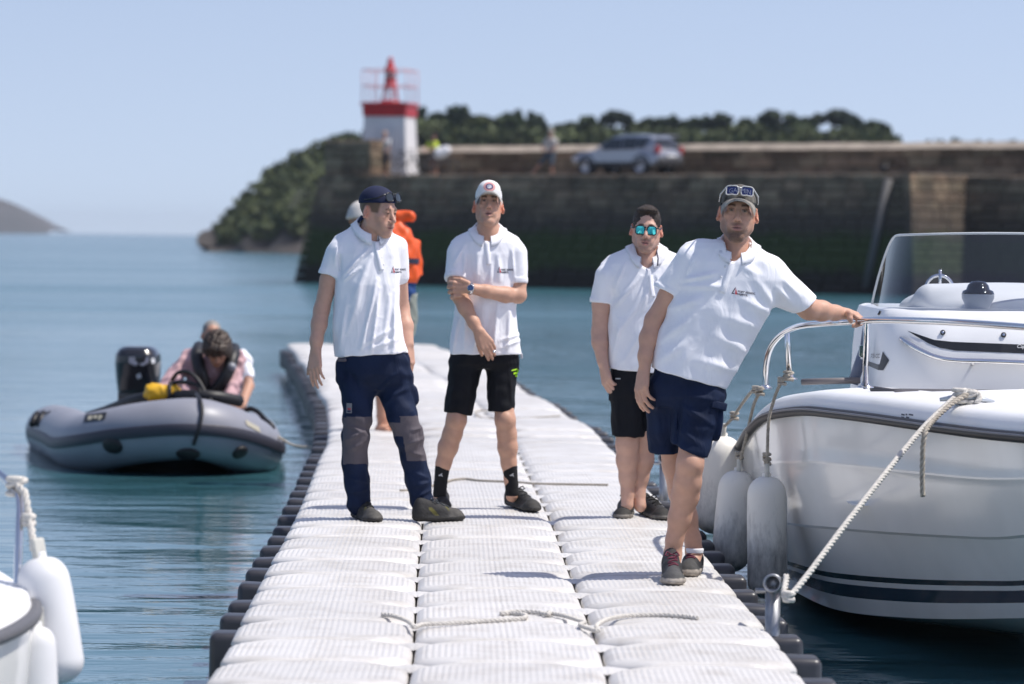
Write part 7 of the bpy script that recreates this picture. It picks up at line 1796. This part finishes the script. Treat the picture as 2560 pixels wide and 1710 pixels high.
def bicycle(base, label, ang=0.0, col=(.02, .02, .025)):
    root = empty('bicycle', base, label, 'bicycle', 'bicycles on the breakwater'); X = (Rz(ang) @ EW); Y = X.cross(Vector((0, 0, 1)))
    def Q(x, z, y=0): return Vector(base) + X * x + Y * y + Vector((0, 0, z))
    for x in (-.52, .52):
        mb = MB(); mb.tube([Q(x + .34 * math.cos(a), .35 + .34 * math.sin(a)) for a in np.linspace(0, 2 * math.pi, 25)[:-1]], .022, 6, closed=True)
        for k in range(8): a = math.pi * 2 * k / 8; mb.tube([Q(x, .35), Q(x + .33 * math.cos(a), .35 + .33 * math.sin(a))], .004, 4)
        mb.build('wheel', M_blk, root)
    mb = MB()
    for a, b in (((-.52, .35), (-.18, .86)), ((-.52, .35), (-.05, .32)), ((-.05, .32), (-.18, .90)), ((-.05, .32), (.38, .80)), ((-.17, .80), (.36, .86)), ((.34, .92), (.52, .35))): mb.tube([Q(*a), Q(*b)], .022, 6)
    mb.build('frame', mat('bike_frame', col, .4), root)
    mb = MB(); mb.tube([Q(.30, 1.0, -.26), Q(.34, 1.0, 0), Q(.30, 1.0, .26)], .016, 6); mb.build('handlebar', M_blk, root)
    mb = MB(); mb.rbox(Q(-.19, .93), (.12, .06, .03), .02, Matrix((X, Y, Vector((0, 0, 1)))).transposed()); mb.build('saddle', M_blk, root)
    return root
far_person(wp(pier_s(957, 1.2), 1.2, ZT + .03), 1.72, 'person in white top and dark shorts standing before the white light tower', (.62, .60, .58), (.02, .02, .035), hat=(.42, .27, .20))
bicycle(wp(pier_s(1008, 1.3), 1.3, ZT + .03), 'dark bicycle leaning at the foot of the light tower', rad(10))
far_person(wp(pier_s(1080, 3.0), 3.0, ZT + .03), 1.66, 'cyclist in lime yellow vest riding along the breakwater', (.50, .62, .05), (.05, .03, .03), pose='cycle', hat=(.06, .02, .03))
bicycle(wp(pier_s(1088, 2.9), 2.9, ZT + .03), 'bicycle under the lime vested cyclist', rad(35), (.15, .15, .16))
g = Field(.03); c0 = wp(pier_s(1100, 2.7), 2.7, ZT + 1.0); g.cone(c0 - Vector((.12, 0, .08)), c0 + Vector((.14, 0, .05)), .22, .2, .02); g.disp(fold_noise(81, .02, .2)); tag(field_obj(g, 'pannier_bag', mat('white_bag', (.75, .75, .76), .6), None), 'white bag carried by the cyclist on the breakwater', 'bag')
far_person(wp(pier_s(1372, 4.6), 4.6, ZT + .03), 1.86, 'person in beige shirt standing with one leg forward near the parked car', (.50, .46, .42), (.05, .07, .10), pose='step', hat=(.40, .37, .34))

# ================================================================== headland with its trees
def tree_leaves(rs, lobes, n, size, droop=0.0):
    vs = np.zeros((n * 4, 3)); 
    w = np.array([l[3] * l[4] * l[5] for l in lobes]); pick = rs.choice(len(lobes), n, p=w / w.sum())
    Lb = np.array(lobes)[pick]; d = rs.normal(size=(n, 3)); d /= np.linalg.norm(d, axis=1)[:, None]; r = rs.uniform(.35, 1, n) ** .45
    c = Lb[:, :3] + d * Lb[:, 3:6] * r[:, None]
    a = rs.normal(size=(n, 3)); a /= np.linalg.norm(a, axis=1)[:, None]; b = np.cross(a, rs.normal(size=(n, 3))); b /= np.linalg.norm(b, axis=1)[:, None]
    s = size * rs.uniform(.5, 1.3, n)[:, None]
    for i, (u, v) in enumerate(((-1, -.6), (1, -.6), (.7, .7), (-.7, .7))): vs[i::4] = c + a * s * u + b * s * v
    return vs, np.arange(n * 4).reshape(-1, 4)
M_leaf = [mat('foliage_a', (.066, .100, .034), .8, var=.5, vscale=.5), mat('foliage_b', (.048, .078, .038), .8, var=.5, vscale=.5), mat('foliage_c', (.090, .115, .038), .8, var=.5, vscale=.5), mat('foliage_pine', (.040, .062, .038), .8, var=.4, vscale=.5)]
M_bark = mat('bark', (.05, .04, .03), .9)
HD = 430.0
def ridge_px(px):                   # ground line of the headland in the photo
    return float(np.interp(px, [480, 505, 570, 600, 640, 700, 770, 830, 900, 1030, 1130, 1300, 1420, 1600, 2000, 2200, 2246, 2330, 2700], [580, 577, 565, 540, 490, 434, 390, 366, 354, 354, 356, 362, 366, 366, 366, 366, 368, 370, 374]))
def hz(px): return P(px, ridge_px(px), HD).z
terr = MB(); rows = []
pxs = list(np.linspace(512, 2700, 90)); rs = random.Random(4)
prof_t = [(-52, 0.0, -.6), (-46, .03, .5), (-40, .16, 1.2), (-30, .42, 1.5), (-18, .72, 1.2), (-6, .94, .8), (0, 1.0, .5), (14, 1.0, .8), (40, .8, .5), (90, -.1, 0)]
for (dd, k, jit) in prof_t:
    r = []
    for px in pxs:
        z = hz(px); D_ = HD + dd * (0.35 + .65 * min(1, z / 10)); x = P(px, 500, D_).x
        r.append((x + rs.uniform(-1, 1) * jit, D_ + rs.uniform(-1, 1) * jit, max(-.8, z * k + rs.uniform(-1, 1) * jit * .45 * min(1, z / 4)) if k > 0 else -.8))
    rows.append(r)
terr.grid(rows, 0, True)
def terr_mat():
    m = mat('headland_ground', (.05, .06, .03), .95); n = m.node_tree.nodes; l = m.node_tree.links; b = n['Principled BSDF']
    tc = n.new('ShaderNodeTexCoord'); g = n.new('ShaderNodeNewGeometry'); sp = n.new('ShaderNodeSeparateXYZ'); l.new(tc.outputs['Object'], sp.inputs[0])
    t = n.new('ShaderNodeTexNoise'); t.inputs['Scale'].default_value = .25; t.inputs['Detail'].default_value = 6; l.new(tc.outputs['Object'], t.inputs['Vector'])
    w = n.new('ShaderNodeMath'); w.operation = 'MULTIPLY_ADD'; w.inputs[1].default_value = 7.0; l.new(t.outputs['Fac'], w.inputs[0]); l.new(sp.outputs[2], w.inputs[2])
    r = n.new('ShaderNodeValToRGB'); e = r.color_ramp.elements; e[0].position = 0; e[0].color = (.10, .085, .07, 1); e[1].position = 1; e[1].color = (.055, .075, .024, 1)
    for p, c in ((.14, (.05, .042, .036, 1)), (.42, (.055, .046, .038, 1)), (.56, (.04, .048, .022, 1))): q = e.new(p); q.color = c
    mr = n.new('ShaderNodeMapRange'); mr.inputs[1].default_value = 2.5; mr.inputs[2].default_value = 14; l.new(w.outputs[0], mr.inputs[0]); l.new(mr.outputs[0], r.inputs['Fac']); l.new(r.outputs['Color'], b.inputs['Base Color']); return m
tag(terr.build('headland', terr_mat()), kind='structure')
# low scrub over the slope: nobody could count it
rsn = np.random.RandomState(5); lob = []
for k in range(420):
    px = rsn.uniform(575, 1040); u = rsn.uniform(.22, 1.0); z = hz(px); dd = np.interp(u, [.22, .3, 1.0], [-38, -32, 0]) * (0.35 + .65 * min(1, z / 10)); x = P(px, 500, HD + dd).x
    lob.append((x, HD + dd, z * np.interp(u, [.22, .3, .72, 1], [.24, .36, .74, 1.0]) + .3, rsn.uniform(.8, 2.2), rsn.uniform(.8, 2), rsn.uniform(.5, 1.3)))
for k in range(300):
    px = rsn.uniform(1000, 2225); lob.append((P(px, 500, HD).x, HD + rsn.uniform(-8, 6), hz(px) + rsn.uniform(0, 1.3), rsn.uniform(1, 2.6), rsn.uniform(1, 2), rsn.uniform(.5, 1.2)))
for k in range(30):
    px = rsn.uniform(2320, 2560); lob.append((P(px, 500, HD).x, HD, hz(px) + rsn.uniform(0, .5), rsn.uniform(.8, 1.6), 1, rsn.uniform(.3, .7)))
v, f = tree_leaves(rsn, lob, 36000, .34); tag(link('scrub', np_mesh(v, f, 'scrub'), M_leaf[2]), 'low green scrub covering the headland slope', 'scrub', kind='stuff')
def tree(px, top_py, w_px, kind, label, seed, D_=HD, lift=0.0):
    rs = np.random.RandomState(seed); base = P(px, ridge_px(px), D_); base.z -= .5; H = P(px, top_py, D_).z - base.z; W = w_px * D_ / FPX / 2
    root = empty('tree', base, label, 'tree', 'trees on the headland')
    mb = MB(); hh = H * (.75 if kind != 3 else .9)
    mb.tube([base, base + Vector((rs.uniform(-.2, .2), 0, hh * .5)), base + Vector((rs.uniform(-.4, .4), 0, hh))], [.35, .26, .12], 7)
    for k in range(4): a = rs.uniform(0, 6.28); q = base + Vector((0, 0, hh * rs.uniform(.45, .8))); mb.tube([q, q + Vector((math.cos(a) * W * .6, math.sin(a) * W * .5, H * .22))], [.13, .05], 5)
    mb.build('trunk', M_bark, root)
    W *= 1.12
    lobes = []
    if kind == 3:      # umbrella pine: a flat dome on bare stems
        for k in range(10): a = rs.uniform(0, 6.28); r = rs.uniform(0, .75) ** .7; lobes.append((base.x + math.cos(a) * W * r, base.y + math.sin(a) * W * r, base.z + H * (.86 - .22 * r * r), W * .35, W * .35, H * .10))
    else:
        for k in range(22): a = rs.uniform(0, 6.28); r = rs.uniform(0, .85); zz = rs.uniform(.25, .92); lobes.append((base.x + math.cos(a) * W * r * (1.15 - zz * .45), base.y + math.sin(a) * W * r, base.z + H * zz, W * rs.uniform(.14, .42), W * rs.uniform(.2, .4), H * rs.uniform(.05, .16)))
    v, f = tree_leaves(rs, lobes, 2200, .34)
    link('crown', np_mesh(v, f, 'crown'), M_leaf[kind], root)
T_ = [(1045, 272, 40, 1, 'slim dark tree just right of the harbour light'), (1095, 286, 110, 0, 'rounded green tree beyond the pier, left of the tall ragged one'), (1140, 256, 90, 1, 'tall ragged tree rising above the pier left of the white cap'), (1195, 288, 110, 2, 'broad pale green tree above the white cap'), (1275, 280, 120, 0, 'wide green tree on the skyline right of the white cap'), (1338, 284, 60, 1, 'narrow dark tree just left of the beige person'),
      (1420, 306, 110, 2, 'low pale tree behind the beige person and the car bonnet'), (1470, 292, 90, 0, 'round green tree left of the umbrella pine'), (1537, 276, 84, 3, 'umbrella pine with a flat dome on bare stems above the car'), (1592, 312, 90, 2, 'low tree right of the umbrella pine behind the car roof'), (1655, 290, 100, 1, 'dark round tree beyond the tail of the car'), (1712, 298, 80, 0, 'green tree right of the car'),
      (1800, 280, 120, 1, 'large dark tree above the man in mirrored sunglasses'), (1862, 300, 90, 2, 'pale green tree above the camouflage cap'), (1945, 276, 110, 1, 'tall dark tree right of the camouflage cap'), (2010, 298, 90, 0, 'low green tree between the two tallest dark crowns'), (2085, 272, 100, 3, 'leaning pine, highest on the right of the headland'), (2135, 302, 80, 1, 'dark tree under the leaning pine'), (2195, 306, 100, 0, 'rounded last tree at the right end of the headland wood'),
      (1020, 296, 70, 0, 'tree half hidden behind the harbour light')]
for i, (px, ty, w, k, lab) in enumerate(T_): tree(px, ty, w, k, lab, 100 + i)
# ================================================================== far hill across the bay
fh = MB(); rows = []; rs = random.Random(8)
for (dd, k) in ((-60, 0), (-30, .45), (0, 1), (60, 1.02), (160, .2)):
    r = []
    for i in range(40):
        px = -420 + i * 14.2; y = float(np.interp(px, [-420, -250, -100, 0, 60, 110, 134, 140], [440, 455, 478, 503, 530, 556, 572, 580])); z = max(0, P(px, y, 3800).z) * k - (.5 if k == 0 else 0)
        r.append((P(px, 580, 3800).x, 3800 + dd, z + rs.uniform(-.3, .3) * k))
    rows.append(r)
fh.grid(rows, 0, True); tag(fh.build('far_hill', mat('far_hill_ground', (.085, .075, .072), .95, var=.5, vscale=.012, var2=(.5, .6, .5))), kind='structure')

# ================================================================== summer haze
hzb = MB(); hzb.box((0, 2200, 11.5), (2100, 2450, 12.5))
M_haze = bpy.data.materials.new('haze_air'); M_haze.use_nodes = True; n = M_haze.node_tree.nodes; n.clear()
pv = n.new('ShaderNodeVolumePrincipled'); pv.inputs['Color'].default_value = (.80, .88, 1.0, 1); pv.inputs['Density'].default_value = 1.1e-4; pv.inputs['Anisotropy'].default_value = .3
ho_ = n.new('ShaderNodeOutputMaterial'); M_haze.node_tree.links.new(pv.outputs[0], ho_.inputs['Volume'])
tag(hzb.build('haze', M_haze), kind='stuff')
